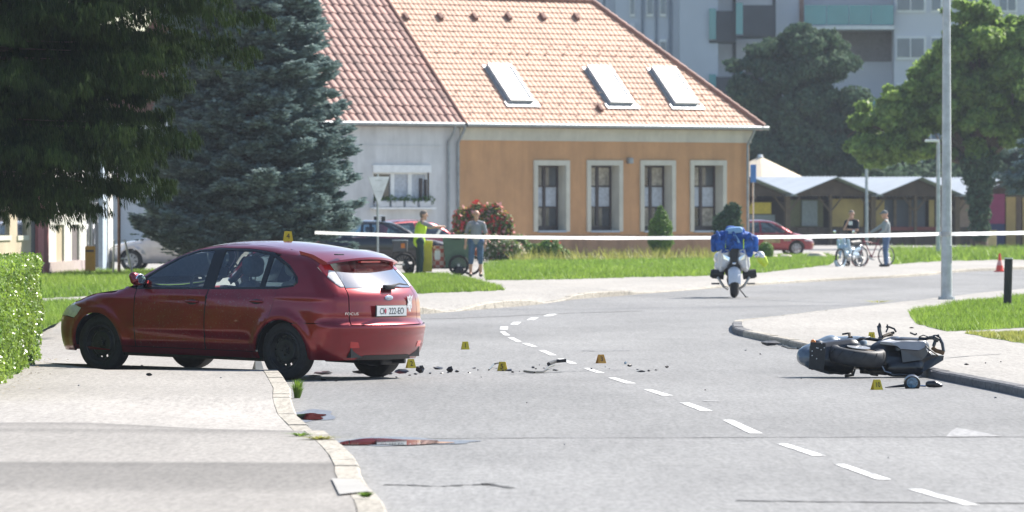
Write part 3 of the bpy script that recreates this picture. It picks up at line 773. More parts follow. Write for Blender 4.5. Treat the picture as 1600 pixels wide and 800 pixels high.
    top_out = [(1.37,1.0),(1.53,1.105),(1.70,1.213),(1.88,1.313),(2.10,1.383),(2.40,1.413),(2.9,1.409),(3.13,1.382),(3.27,1.342),(3.455,1.25),(3.60,1.14),(3.645,1.062)]
    pan('window_seal', [bandpoly(top_in, top_out)], BG, step=.05, off=-.002)
    # ---- roof, hood, windscreen: vertical charts between the joints
    def joint(x, dz=.042):
        P = cs.cast(*cs.wrap(np.array([cs.tx(x, tp(x)-dz)]), np.array([tp(x)-dz])))[0]; return P
    xs = [3.62,3.50,3.30,3.10,2.80,2.40,2.10,1.95]
    J = [joint(x) for x in xs]
    roof = [(p[0], p[1]) for p in J] + [(1.93,.3),(1.92,0),(1.93,-.3)] + [(p[0], -p[1]) for p in J[::-1]] + [(3.72,-.45),(3.76,-.2),(3.77,0),(3.76,.2),(3.72,.45)]
    panel(cs, 'roof', [roof], ROOFP, root, chart='top', step=.07)
    ws = [joint(x, .045) for x in (1.94,1.88,1.70,1.52,1.36)]
    wsp = [(p[0], p[1]-.004) for p in ws] + [(1.22,.45),(1.15,.2),(1.13,0),(1.15,-.2),(1.22,-.45)] + [(p[0], -(p[1]-.004)) for p in ws[::-1]]
    panel(cs, 'windscreen', [wsp], CARGLASS, root, chart='top', step=.08, flange=0)
    hood = [(1.20,.70),(1.02,.79),(.80,.80),(.50,.74),(.36,.66),(.22,.50),(.16,.25),(.15,0)]; hood = hood+[(x,-y) for x,y in hood[::-1][1:]]+[(1.16,-.45),(1.10,-.2),(1.08,0),(1.10,.2),(1.16,.45)]
    panel(cs, 'bonnet', [hood], PAINT, root, chart='top', step=.08)
    panel(cs, 'cowl', [[(1.10,-.2),(1.17,-.46),(1.30,-.66),(1.36,-.64),(1.24,-.44),(1.16,-.2),(1.14,0),(1.16,.2),(1.24,.44),(1.36,.64),(1.30,.66),(1.17,.46),(1.10,.2),(1.085,0)]], BLACKP, root, chart='top', step=.08, off=-.012)
    # shut lines: black backing a little below the skin
    def shut(pts, w=.017):
        L_ = [(x-w, z) if abs(pts[-1][1]-pts[0][1]) > abs(pts[-1][0]-pts[0][0]) else (x, z-w) for x, z in pts]; R_ = [(x+w, z) if abs(pts[-1][1]-pts[0][1]) > abs(pts[-1][0]-pts[0][0]) else (x, z+w) for x, z in pts]
        pan('shut_line', [L_+R_[::-1]], DARK, off=-.004, flange=0, step=.09)
    shut([(1.402,.30),(1.402,.93)]); shut([(2.407,.30),(2.427,.955)]); shut([(3.152,.36),(3.174,.44),(3.224,.53),(3.284,.60),(3.334,.655),(3.369,.80),(3.405,.985)]); shut([(1.22,.297),(3.14,.297)], .012)
    shut([(1.24,.947),(1.40,.937)], .012)
    # ---- tail
    ty = cs.ty; T0 = ty(0)
    mir = lambda pts: [(2*T0-a, b) for a, b in pts]
    glass = [(tl(69),1.015),(tl(69.5),1.06),(tl(70),1.15),(tl(70),1.25),(tl(69),1.292)]
    panel(cs, 'rear_window', [glass+mir(glass)[::-1]], CARGLASS_REAR, root, step=.06, off=.001, flange=.0)
    inner = [(tl(76),1.02),(tl(77),1.10),(tl(76),1.24)]
    hat = [(tl(67.8),.618),(tl(67.8),.93),(tl(68.4),1.008)]
    panel(cs, 'tailgate', [hat+mir(hat)[::-1]], PAINT, root, step=.05)
    # screen surround: black print strip round the glass
    ring = [(tl(68.5),1.012),(tl(69.3),1.015),(tl(69.7),1.06),(tl(70.2),1.15),(tl(70.2),1.25),(tl(69.2),1.292),(tl(66),1.292),(tl(67.5),1.15),(tl(67.8),1.06)]
    pan('screen_seal', [ring], BG, step=.04, off=-.001)
    # tall lamps in the pillars
    lampc = [(tl(60),.998),(tl(68.7),.990),(tl(68.3),1.05),(tl(67.6),1.15),(tl(63),1.235),(tl(50),1.215),(tl(42),1.115),(tl(52),1.036)]
    pan('tail_light', [[(tl(58),1.025),(tl(66.3),1.025),(tl(66.8),1.08),(tl(66.5),1.19),(tl(50),1.20),(tl(40),1.135),(tl(52),1.055)]], CLEARLAMP, step=.03, off=.006)
    pan('tail_light', [[(tl(39),1.14),(tl(50),1.205),(tl(66),1.195),(tl(65),1.245),(tl(60),1.29),(tl(40),1.29),(tl(25),1.238)]], REDLAMP, step=.03, off=.006)
    # C pillar cap between lamp and roof
    pan('pillar_cap', [[(tl(24),1.243),(tl(39),1.295),(tl(70),1.297),(tl(72),1.345),(tl(30),1.355),(3.62,1.352),(3.45,1.398),(3.302,1.412),(3.302,1.367),(3.49,1.350),(tl(9),1.300)]], PAINT, step=.04)
    # spoiler
    P = []; n = 14
    mb = MB()
    for i in range(n+1):
        y = -.62+1.24*i/n; a = (y/.62)**2
        x0 = 3.60-.10*a; x1 = 4.02-.13*a; zt = tp(x0)-.03*a-.0; ze = 1.342-.055*a
        mb.v += [(x0,y,zt+.004),(x0+.2,y,(zt+ze)/2+.022),(x1,y,ze),(x1+.004,y,ze-.022),(x1-.10,y,ze-.045),(x0+.05,y,zt-.10)]
        if i:
            k = len(mb.v)-12
            for j in range(6): mb.f.append((k+j,k+(j+1)%6,k+6+(j+1)%6,k+6+j)); mb.m.append(0)
    mb.f += [tuple(range(6)), tuple(len(mb.v)-6+j for j in range(6))[::-1]]; mb.m += [0,0]
    mb.build('spoiler', ROOFP, root, smooth=50)
    MB().box((3.985,0,1.292),(.04,.34,.018)).build('brake_light', REDLAMP, root)
    MB().box((3.93,-.46,1.372),(.05,.11,.012)).build('roof_vent_grille', BLACKP, root)
    # rear bumper wraps from arch to arch
    b1 = [(tl(26),.638),(tl(45),.656),(tl(60),.650),(tl(75),.648)]
    bl = arc(A2[0],A2[1],ra,31,0,6)   # points in (t,z) just behind the arch
    A = [(3.50+ra*math.cos(R(31)),.31+ra*math.sin(R(31)))]
    low = [(tl(16),.30),(tl(18),.235),(tl(45),.235),(tl(75),.24)]
    bump_poly = [(tl(75),.24),(tl(45),.235),(tl(5),.235),(3.84,.24),(3.846,.31),(3.834,.40),(3.797,.488),(3.735,.563),(3.66,.617),(3.70,.624),(3.82,.624),(tl(25),.624),(tl(50),.612),(tl(66),.605),(tl(75),.603)]
    full = [(t+1000, z) for t, z in cs.side_poly(bump_poly+[(tl(75),.5)])][:-1]
    panel(cs, 'rear_bumper', [full+mir(full)[::-1]], PAINT, root, step=.05, off=.012, flange=.03)
    # bumper shelf line, lower scuffed grille insert, reflectors
    pan('reflector', [[(tl(66),.372),(tl(84),.372),(tl(80),.43),(tl(66),.438)]], REDLAMP, step=.03, off=.017)
    panel(cs, 'diffuser', [[(ty(.50),.243),(ty(-.50),.243),(ty(-.46),.262),(ty(-.38),.292),(ty(.38),.292),(ty(.46),.262)]], BLACKP, root, step=.05, off=.016)
    SCRAPE = M('scraped_plastic', (.30,.22,.21), .8, var=.6, scale=30)
    panel(cs, 'scrape', [[(ty(-.36),.31),(ty(-.72),.27),(ty(-.80),.33),(ty(-.66),.375),(ty(-.40),.37)]], SCRAPE, root, step=.04, off=.018, flange=0) if False else None
    # plate and emblem on the seen tail
    pl = cs.cast(*cs.wrap(np.array([ty(.0)-1000]), np.array([.765])))[0]
    MB().box((pl[0]+.018,0,.765),(.012,.54,.128), bev=.004).build('plate_holder', BLACKP, root)
    PLATE = M('number_plate_white', (.72,.73,.72), .4, var=.03)
    plate = MB().box((pl[0]+.027,0,.765),(.006,.52,.110), bev=.002).build('number_plate', PLATE, root)
    TXT = M('plate_lettering', (.02,.02,.022), .5)
    fx = frame((pl[0]+.0305,0,.762), (0,1,0), (0,0,1))
    text_obj('lettering', 'CK  222-EO', .098, TXT, plate, fx, xs=.86)
    MB().box((pl[0]+.031,-.112,.765),(.002,.030,.042)).build('crest', M('crest_red_blue', (.45,.06,.10), .5, var=.5, scale=60), plate)
    def onrear(y, z, o=.004):
        P0 = cs.cast(*cs.wrap(np.array([ty(abs(y))-1000]), np.array([z])))[0]; N0 = cs.normal(np.array([P0]))[0]
        return Vector((P0[0], y, P0[2])), Vector((N0[0], math.copysign(abs(N0[1]), y), N0[2]))
    p, n_ = onrear(.0, .905)
    em = MB().ell((0,0,0),(.0745,.030,.008),24,8); Mf = frame(p+n_*.004, (0,1,0), (0,0,1))
    em.v = [tuple(Mf @ Vector(v)) for v in em.v]; e_ = em.build('oval_emblem', M('emblem_blue_silver', (.42,.47,.56), .25, metal=.5, var=.2), root, smooth=180)
    text_obj('lettering', 'Ford', .035, CHROME, e_, frame(p+n_*.0125, (0,1,0), (0,0,1)))
    p, n_ = onrear(-.58, .735); d = Vector((n_.y, -n_.x, 0))*-1
    text_obj('model_lettering', 'FOCUS', .042, CHROME, root, frame(p+n_*.004, (-n_.y, n_.x, 0), (0,0,1)), xs=1.35)
    p, n_ = onrear(.40, .80)
    st = MB(); Mf = frame(p+n_*.003, (-n_.y, n_.x, 0), (0,0,1)); st.prism([Mf @ Vector(q) for q in ((-.055,-.155,0),(.065,-.155,0),(.075,-.13,0),(.02,-.03,0),(.06,0,0),(.05,.07,0),(.07,.13,0),(.03,.11,0),(.0,.14,0),(-.03,.11,0),(-.07,.12,0),(-.045,.06,0),(-.065,0,0),(-.02,-.03,0))], n_*.002)
    st.build('sticker', M('silver_sticker', (.5,.5,.52), .4, var=.6, scale=40), root)
    MB().box((p.x-.02,0.04,.855),(.03,.9,.012)).build('tailgate_trim', CHROME, root) if False else None
    # wiper
    w0, n0 = onrear(.05, 1.00); w1_, n1 = onrear(.30, 1.035)
    MB().box(w0+n0*.03,(.06,.16,.05), bev=.01).tube([w0+n0*.04, w1_+n1*.03, onrear(.46,1.02)[0]+n1*.03], [.016,.010,.006], 8).build('rear_wiper', BLACKP, root, smooth=40)
    # door handles, mirror, rub strips
    for sgn in (-1, 1):
        for xa, za, par in ((2.23,.815,fd), (3.14,.845,rd)):
            yw = cs.cast(*cs.wrap(np.array([cs.tx(xa,za)]), np.array([za])))[0][1]*sgn
            h = MB().tube([(xa-.09,yw+sgn*.004,za),(xa-.06,yw+sgn*.028,za+.002),(xa+.06,yw+sgn*.028,za+.002),(xa+.09,yw+sgn*.004,za)], [.010,.014,.014,.010], 8)
            MB().ell((xa,yw+sgn*.000,za-.005),(.075,.010,.030),14,8).build('handle_recess', BLACKP, par[0 if sgn > 0 else 1], smooth=180)
            h.build('door_handle', PAINT, par[0 if sgn > 0 else 1], smooth=60)
        m = capsules([((1.47,sgn*.90,1.01),(1.50,sgn*1.03,1.03),.045,.05),((1.46,sgn*.90,1.06),(1.48,sgn*1.03,1.075),.045,.05)])
        mo = remesh(m, 'door_mirror', PAINT, root, voxel=.015, smooth=3)
        MB().ell((1.535,sgn*.965,1.045),(.010,.085,.058),16,8).build('mirror_glass', CHROME, mo, smooth=180)
    # wells, floor, under body
    ub = MB(); ub.box((2.15,0,.235),(2.0,1.56,.09)).box((.85,0,.42),(.62,1.10,.34)).box((3.55,0,.40),(.75,1.10,.30)).box((4.08,0,.34),(.30,1.2,.16)).box((.35,0,.36),(.30,1.1,.24))
    ub.tube([(3.2,.25,.20),(3.8,.35,.19),(4.15,.45,.21)], .03, 8).box((3.85,.35,.22),(.35,.3,.12), bev=.03)
    ub.build('underbody', BLACKP, root)
    for ax, az in (A1, A2):
        for sgn in (-1, 1):
            k = MB(); n = 18
            for i in range(n+1):
                a = R(-12+204*i/n); c, s_ = math.cos(a)*(ra+.012), math.sin(a)*(ra+.012)
                k.v += [(ax+c, sgn*.50, az+s_), (ax+c, sgn*.865, az+s_)]
                if i: b = len(k.v); k.f.append((b-4,b-3,b-1,b-2)); k.m.append(0)
            b = len(k.v); k.v.append((ax, sgn*.50, az)); 
            for i in range(n): k.f.append((2*i, 2*i+2, b)); k.m.append(0)
            k.build('wheel_arch_liner', DARK, root, fix=False)
    RIMF = RIMB
    wheel(root, A1[0], -.765, -1, steer=R(2)); wheel(root, A2[0], -.765, -1)
    wheel(root, A1[0], .765, 1, steer=R(2)); wheel(root, A2[0], .765, 1)
    # cabin
    FAB = M('grey_seat_fabric', (.10,.115,.13), .85, var=.2, scale=30); LIGHTF = M('pale_seat_cover', (.50,.48,.45), .9, var=.2, scale=10)
    cab = MB().box((1.45,0,.80),(.46,1.36,.24), bev=.06).box((1.62,0,.90),(.18,1.30,.06), bev=.02); cab.build('dashboard', FAB, root, smooth=40)
    MB().torus((1.93,-.36,.93), .18, .016, (.87,0,.42), 28, 8).tube([(1.93,-.36,.93),(1.70,-.36,.84)], .035, 8).box((1.925,-.36,.93),(.03,.30,.04)).build('steering_wheel', BLACKP, root, smooth=40)
    for y in (-.37, .37): seat(root, 2.25, y, LIGHTF if y > 0 else FAB)
    rs = MB().box((3.12,0,.45),(.55,1.30,.22), bev=.06).box((3.42,0,.72),(.16,1.30,.58), bev=.06); r_ = rs.build('rear_seat', FAB, root, smooth=40)
    for y in (-.42,0,.42): remesh(capsules([((3.44,y-.09,1.10),(3.44,y+.09,1.10),.075,.075)]), 'headrest', FAB, r_, voxel=.02, smooth=2)
    MB().box((3.85,0,.955),(.55,1.15,.02)).build('parcel_shelf', FAB, root)
    MB().box((2.75,0,1.40),(1.3,.90,.012)).build('headlining', M('headlining_cloth', (.22,.22,.21), .9), root)
    for sgn in (-1,1):   # inner door cards
        MB().box((2.3,sgn*.77,.66),(1.8,.03,.52)).build('door_card', FAB, root)
    MB().tube([(2.62,-.5,.98),(2.62,.5,.98)], .006, 6)
    return root, Mx
CAR, CARM = hatchback()

# ---------------------------------------------------------------- plain background cars
def bgcar(label, loc, rz, paint, shape, wheelmat, extras=None, group=None):
    cs = shape; root = empty('parked_car', loc, rz, label, 'car', group)
    L = cs.L; A1, A2 = cs.arches; ra = cs.ra; tp = lambda x: float(cs.interp(np.array([x]), cs.top)[0])
    cs.XC = L-.48; tl = cs.tb; T0 = cs.ty(0); mir = lambda pts: [(2*T0-a, b) for a, b in pts]
    b = cs.belt; k = dict(step=.12, flange=0)
    xw = cs.xw   # windscreen base, roof start, roof end, glass end
    body = [(.12,.26),(A1[0]-ra,.26)]+arc(A1[0],A1[1],ra,170,10,8)+[(A1[0]+ra,.24),(A2[0]-ra,.24)]+arc(A2[0],A2[1],ra,170,10,8)+[(A2[0]+ra,.26),(tl(90),.26),(tl(90),b),(xw[3],b+.03),(xw[0]+.1,b),(xw[0]-.1,tp(xw[0]-.1)-.05),(.6,tp(.6)-.06),(.2,tp(.2)-.08)]
    panel(cs, 'body_side', [body], paint, root, mirror=True, **k)
    P = cs.cast(*cs.wrap(np.array(xs_:=[xw[0]-.1,.8,.4,.22]), np.array([tp(x)-.06 for x in xs_])))
    hood = [(p[0],p[1]) for p in P]; hood = hood+[(x,-y) for x,y in hood[::-1]]
    panel(cs, 'bonnet', [hood], paint, root, chart='top', **k)
    panel(cs, 'front_bumper', [[(-.8,.26),(.8,.26),(.75,tp(.2)-.08),(-.75,tp(.2)-.08)]], paint, root, chart='front', **k)
    panel(cs, 'tailgate', [[(tl(90),.26),(cs.ty(-.45),.26),(cs.ty(-.45),b),(tl(90),b)]], paint, root, **k)
    panel(cs, 'tail_light', [[(tl(55),.72),(tl(85),.74),(tl(85),.90),(tl(50),.93)]], REDLAMP, root, mirror=True, step=.1, off=.006, flange=0)
    panel(cs, 'headlight', [[(.15,.60),(.5,.62),(.55,.70),(.2,.68)]], CLEARLAMP, root, mirror=True, step=.1, off=.006, flange=0)
    n1 = xw[1]; n2 = xw[2]
    win = [(xw[0]+.15,b+.03),(xw[3]-.12,b+.05),(n2+.02,tp(n2)-.10),(n1+.1,tp(n1+.1)-.10)]
    xm = (xw[0]+xw[3])/2+.1; zt = lambda x: tp(x)-.10
    panel(cs, 'side_window', [[(xw[0]+.22,b+.03),(xm-.04,b+.03),(xm-.04,zt(xm)),(n1+.15,zt(n1+.15))]], CARGLASS, root, mirror=True, off=-.004, **k)
    panel(cs, 'side_window', [[(xm+.04,b+.03),(xw[3]-.15,b+.05),(n2,zt(n2)),(xm+.04,zt(xm))]], CARGLASS, root, mirror=True, off=-.004, **k)
    J = [cs.cast(*cs.wrap(np.array([cs.tx(x, tp(x)-.05)]), np.array([tp(x)-.05])))[0] for x in (n2+.15,n2,(n1+n2)/2,n1+.3,n1)]
    panel(cs, 'roof', [[(p[0],p[1]) for p in J]+[(p[0],-p[1]) for p in J[::-1]]], paint, root, chart='top', **k)
    frame_ = [(xw[0]-.05,b),(xw[0]+.22,b+.03),(n1+.15,zt(n1+.15)),(xm-.04,zt(xm)),(xm-.04,b+.03),(xm+.04,b+.03),(xm+.04,zt(xm)),(n2,zt(n2)),(xw[3]-.15,b+.05),(xw[3],b+.03),(n2+.15,tp(n2+.15)-.05),((n1+n2)/2,tp((n1+n2)/2)-.05),(n1,tp(n1)-.05)]
    panel(cs, 'pillars', [frame_], paint, root, mirror=True, **k)
    Wp = [cs.cast(*cs.wrap(np.array([x]), np.array([tp(x)-.05])))[0] for x in (n1,(n1+xw[0])/2,xw[0]+.02)]
    wp = [(p[0],p[1]-.01) for p in Wp]
    panel(cs, 'windscreen', [wp+[(x,-y) for x,y in wp[::-1]]], CARGLASS_REAR if cs.shiny else CARGLASS, root, chart='top', **k)
    panel(cs, 'rear_window', [[(tl(70),b+.03),(2*T0-tl(70),b+.03),(2*T0-tl(70),tp(n2)-.12),(tl(70),tp(n2)-.12)]], CARGLASS_REAR, root, **k)
    panel(cs, 'rear_pillar', [[(tl(0),b+.0),(tl(70),b+.0),(tl(70),tp(n2)-.12),(tl(0),tp(n2)-.10)]], paint, root, mirror=True, off=-.003, **k)
    MB().box((L/2,0,.27),(L-2.0,cs.W*1.7,.1)).box((A1[0],0,.42),(.6,1.1,.3)).box((A2[0],0,.42),(.6,1.1,.3)).build('underbody', BLACKP, root)
    FAB = bpy.data.materials['grey_seat_fabric']
    MB().box((xw[0]+.35,0,b-.1),(.4,1.3,.22), bev=.05).build('dashboard', FAB, root)
    for y in (-.37,.37):
        MB().box((xm-.15,y,.78),(.14,.46,.62), bev=.05).box((xm-.1,y,1.19),(.10,.24,.16), bev=.04).build('seat', FAB, root)
        MB().box((xw[3]-.75,y,.78),(.14,.5,.6), bev=.05).build('rear_seat', FAB, root)
    for (ax, az) in (A1, A2):
        for sgn in (-1,1): wheel(root, ax, sgn*(cs.W-.155), sgn, r=.31, rimmat=wheelmat, cover=True)
    for sgn in (-1,1): MB().ell((xw[0]+.25,sgn*(cs.W+.06),b+.06),(.06,.09,.065),12,8).build('door_mirror', paint, root, smooth=180)
    if extras: extras(root, cs, tp)
    return root
def mkshape(L, top, rear, belt, xw, W=1.76, arches=None, shiny=False):
    c = CarShape(L=L, W=W, top=top, rear=rear, front=[(-.2,.12),(.2,.06),(.35,.01),(.5,0.0),(.62,.03),(.72,.12),(.8,.3),(1.2,1.2)], arches=arches or ((.85,.31),(L-.82,.31)), belt=belt)
    c.xw = xw; c.shiny = shiny; return c
def rearprof(L, rake):
    return [(-.2,L-.15),(.1,L-.1),(.3,L-.03),(.5,L),(.7,L-.02),(.9,L-.06),(1.0,L-.10),(1.2,L-.10-rake*.5),(1.4,L-.1-rake),(1.7,L-.1-rake*1.8)]
ESTATE = mkshape(4.5, [(-.3,.58),(0,.66),(.3,.78),(.7,.87),(1.15,.94),(1.4,1.08),(1.9,1.38),(2.3,1.46),(2.8,1.48),(3.3,1.46),(3.9,1.40),(4.3,1.32),(4.9,1.2)], rearprof(4.5,.35), .92, (1.2,2.0,3.8,4.1), shiny=True)
COMPACT = mkshape(3.8, [(-.3,.58),(0,.68),(.3,.82),(.7,.92),(1.0,.98),(1.2,1.1),(1.6,1.37),(2.0,1.46),(2.4,1.48),(2.9,1.45),(3.4,1.37),(3.7,1.28),(4.2,1.1)], rearprof(3.8,.35), .93, (1.05,1.75,3.1,3.45), W=1.68, shiny=True)
SALOON = mkshape(4.4, [(-.3,.56),(0,.64),(.3,.77),(.7,.87),(1.15,.95),(1.4,1.08),(1.95,1.38),(2.4,1.45),(2.9,1.45),(3.3,1.40),(3.7,1.25),(4.1,1.12),(4.4,1.05),(4.8,.9)], rearprof(4.4,.45), .93, (1.2,2.05,3.4,3.9))
PBLACK = paint_mat('black_car_paint', (.010,.012,.018)); PRED = paint_mat('dark_red_car_paint', (.22,.012,.020)); PSILV = paint_mat('silver_car_paint', (.48,.47,.50)); PRED2 = paint_mat('faded_red_car_paint', (.24,.03,.04))
WCOV = M('grey_wheel_cover', (.35,.36,.38), .4, metal=.5)
# in these builders the nose is at x=0 pointing to -x
def racks(root, cs, tp):
    for x in (2.35, 3.25):
        mb = MB(); mb.box((x,0,tp(x)+.13),(.09,1.28,.035), bev=.012)
        b = mb.build('roof_bar', M('aluminium_roof_bar', (.75,.76,.78), .4, metal=.3), root)
        for s in (-1,1): MB().box((x,s*.60,tp(x)+.04),(.12,.07,.16), bev=.02).build('roof_bar_foot', BLACKP, b)
def stickers(root, cs, tp):
    for x, z, w, h, c in ((1.9,.70,.7,.34,(.25,.24,.12)),(2.7,.66,.35,.3,(.10,.05,.06)),(1.25,.72,.3,.22,(.32,.30,.20))):
        panel(cs, 'sticker', [[(x-w/2,z-h/2),(x+w/2,z-h/2),(x+w/2,z+h/2),(x-w/2,z+h/2)]], M('printed_sticker', c, .5, var=.8, scale=22), root, mirror=True, step=.2, off=.008, flange=0)
bgcar('black estate car with two pale roof bars parked by the white house', tuple(XD(712,194,.12)), R(180+12), PBLACK, ESTATE, WCOV, racks)
bgcar('dark red car with a glaring windscreen parked behind the black estate', tuple(XD(738,212,.12)), R(180+35), PRED, ESTATE, WCOV)
bgcar('silver car on the left half hidden by the blue spruce', tuple(XD(165,186,.12)), R(-4), PSILV, SALOON, WCOV)
bgcar('small faded red car with printed stickers beside the right corner of the orange house', tuple(XD(1270,262,.05)), R(180+10), PRED2, COMPACT, WCOV, stickers)
# ================================================================ HOUSES
ANG = R(41)
U = Vector((math.cos(ANG), math.sin(ANG), 0)); NV = Vector((math.sin(ANG), -math.cos(ANG), 0)); ZV = Vector((0,0,1))
# right corner of the orange facade
C0 = XD(1171, 256, 0)
def hp(u, n, z): return C0 + U*u + NV*n + ZV*z      # u<0 towards the left, n>0 out of the wall
def ux(px, n=0.0):
    """u of the facade point seen in column px"""
    k = (px-800)/F; q = C0+NV*n; return (q.x-k*q.y)/(k*U.y-U.x)
def uz(py, u, n=0.0): q = C0+U*u+NV*n; return H-(py-YH)*q.y/F
WALLO = M('orange_render', (.52,.285,.135), .9, streak=.10, var=.10, scale=.7, bmp=.15, bscale=25)
PLINTH = M('brown_plinth_render', (.36,.215,.125), .9, streak=.2, var=.12, scale=.8, bmp=.2, bscale=20)
TRIM = M('cream_trim', (.54,.52,.44), .85, streak=.08, var=.08, scale=2, bmp=.1)
WALLW = M('grey_white_render', (.60,.60,.60), .9, streak=.12, var=.12, scale=.5, bmp=.2, bscale=20)
WFRAME = M('dark_window_wood', (.045,.030,.028), .5, var=.2)
def wglass():
    m, t, p = newmat('window_glass'); p.inputs['Base Color'].default_value = (.04,.045,.05,1); p.inputs['Roughness'].default_value = .04
    p.inputs['Coat Weight'].default_value = .5; c = ramp(t, noise(t, .8, 3), [(.35,(.02,.022,.026)),(.7,(.10,.11,.12))]); t.links.new(c, p.inputs['Base Color']); return m
WGLASS = wglass()
CREAMC = M('cream_curtain', (.30,.27,.22), .7, var=.5, scale=5, coat=.5)
CURT = M('window_curtain', (.42,.45,.50), .8, var=.2, scale=9)
TILE_O = M('orange_roof_tile', (.56,.33,.225), .7, streak=.12, var=.10, scale=1.1, bmp=.2, bscale=20)
TILE_R = M('dark_red_roof_tile', (.29,.145,.115), .7, var=.30, scale=1.4, bmp=.2, bscale=20, rand=.25)
RIDGE = M('ridge_tile', (.27,.13,.095), .7, var=.25, scale=2, bmp=.2)
GUT = M('grey_gutter', (.28,.30,.31), .5, metal=.5, var=.2)
WL = ux(717); WR = 0.0
EAVE = 5.35; DEP = 9.0
def wall_with_holes(mb, u0, u1, z0, z1, holes, n=0.0, reveal=.35):
    """front wall with rectangular openings, plus reveals"""
    us = sorted(set([u0,u1]+[h[0] for h in holes]+[h[1] for h in holes])); zs = sorted(set([z0,z1]+[h[2] for h in holes]+[h[3] for h in holes]))
    for i in range(len(us)-1):
        for j in range(len(zs)-1):
            um = (us[i]+us[i+1])/2; zm = (zs[j]+zs[j+1])/2
            if any(h[0] < um < h[1] and h[2] < zm < h[3] for h in holes): continue
            mb.add([hp(us[i],n,zs[j]),hp(us[i+1],n,zs[j]),hp(us[i+1],n,zs[j+1]),hp(us[i],n,zs[j+1])], [(0,1,2,3)])
def rotU(): return Matrix((U, -NV, ZV)).transposed()      # local x=U, y=into wall, z up
RU = rotU()
def fbox(mb, u0, u1, n0, n1, z0, z1, bev=0):
    c = hp((u0+u1)/2, (n0+n1)/2, (z0+z1)/2); return mb.box(c, (abs(u1-u0), abs(n1-n0), abs(z1-z0)), RU, bev)

house = empty('orange_house', hp(WL/2,0,0), 0, 'long orange house with four framed windows and three skylights in its hip roof', 'house')
def hpart(mb, name, mat, parent=None, **k):
    o = mb.build(name, mat, **k); p = parent or house; o.parent = p
    o.matrix_parent_inverse = Matrix.Identity(4)
    # children are built in world space: cancel the parents' transforms
    o.matrix_local = p.matrix_world.inverted() if p.type == 'EMPTY' else Matrix.Identity(4)
    return o
bpy.context.view_layer.update()
# windows: outer trim column ranges measured on the facade
holes = []; wins = []
for a, b in ((833,889),(916,972),(999.5,1054.5),(1077.5,1134)):
    u0, u1 = ux(a), ux(b); um = (u0+u1)/2
    z1 = uz(250.5, um); z0 = uz(362, um); tr = .20
    holes.append((u0+tr, u1-tr, z0, z1-tr)); wins.append((u0,u1,z0,z1,tr))
w = MB(); wall_with_holes(w, WL, WR, .0, EAVE-.75, holes)
# side (hip end), back
w.add([hp(0,0,-.1),hp(0,-DEP,-.1),hp(0,-DEP,EAVE),hp(0,0,EAVE)], [(0,1,2,3)]).add([hp(0,-DEP,-.1),hp(WL,-DEP,-.1),hp(WL,-DEP,EAVE),hp(0,-DEP,EAVE)], [(0,1,2,3)])
hpart(w, 'wall', WALLO, fix=False)
w = MB(); fbox(w, WL, .03, 0, .035, 0, uz(367, -8)); hpart(w, 'plinth', PLINTH)
w = MB(); fbox(w, WL, .06, -.2, .06, EAVE-.75, EAVE-.02); fbox(w, WL, .16, 0, .16, EAVE-.20, EAVE-.03); fbox(w, WL, .10, 0, .10, EAVE-.36, EAVE-.21); hpart(w, 'cornice', TRIM)
for (u0,u1,z0,z1,tr) in wins:
    f = MB(); fbox(f, u0, u0+tr, -.0, .07, z0, z1); fbox(f, u1-tr, u1, 0, .07, z0, z1); fbox(f, u0+tr, u1-tr, 0, .07, z1-tr, z1)
    # reveals
    a, b, c, d = u0+tr, u1-tr, z0, z1-tr; q = .46
    f.add([hp(a,0,c),hp(a,-q,c),hp(a,-q,d),hp(a,0,d)], [(0,1,2,3)]).add([hp(b,0,c),hp(b,-q,c),hp(b,-q,d),hp(b,0,d)], [(0,1,2,3)]).add([hp(a,0,d),hp(b,0,d),hp(b,-q,d),hp(a,-q,d)], [(0,1,2,3)])
    fr = hpart(f, 'window_surround', TRIM, fix=False)
    s_ = MB(); fbox(s_, a, b, -q, .10, c-.03, c+.05); hpart(s_, 'window_sill', M('blue_grey_sill', (.30,.36,.42), .5) if 'blue_grey_sill' not in bpy.data.materials else bpy.data.materials['blue_grey_sill'], fr)
    wf = MB(); t = .085; n0, n1 = -q, -q+.06; c2 = c+.14
    fbox(wf, a, b, -q, -q+.05, c+.05, c2)
    for (x0,x1,y0,y1) in ((a,a+t,c2,d),(b-t,b,c2,d),(a+t,b-t,d-t,d),(a+t,b-t,c2,c2+t),((a+b)/2-.07,(a+b)/2+.07,c2+t,d-t)): fbox(wf, x0, x1, n0, n1, y0, y1)
    h3 = (d-c2)/3
    for k in (1,2):
        for (x0,x1) in ((a+t,(a+b)/2-.07),((a+b)/2+.07,b-t)): fbox(wf, x0, x1, n0, n1-.01, c2+h3*k-.03, c2+h3*k+.03)
    wfo = hpart(wf, 'window_frame', WFRAME, fr)
    for (x0,x1) in ((a+t,(a+b)/2-.07),((a+b)/2+.07,b-t)):
        for k in range(3):
            p_ = MB(); fbox(p_, x0, x1, n0+.005, n0+.015, c2+h3*k+.03, c2+h3*(k+1)-.03); o = hpart(p_, 'window_pane', CURT if k == 1 else rnd.choice([WGLASS, WGLASS, CREAMC]), wfo)
            o.parent = fr
lamp = MB(); fbox(lamp, ux(982)-.12, ux(982)+.12, 0, .18, uz(256,-5), uz(247,-5), .03); hpart(lamp, 'wall_light', GUT)

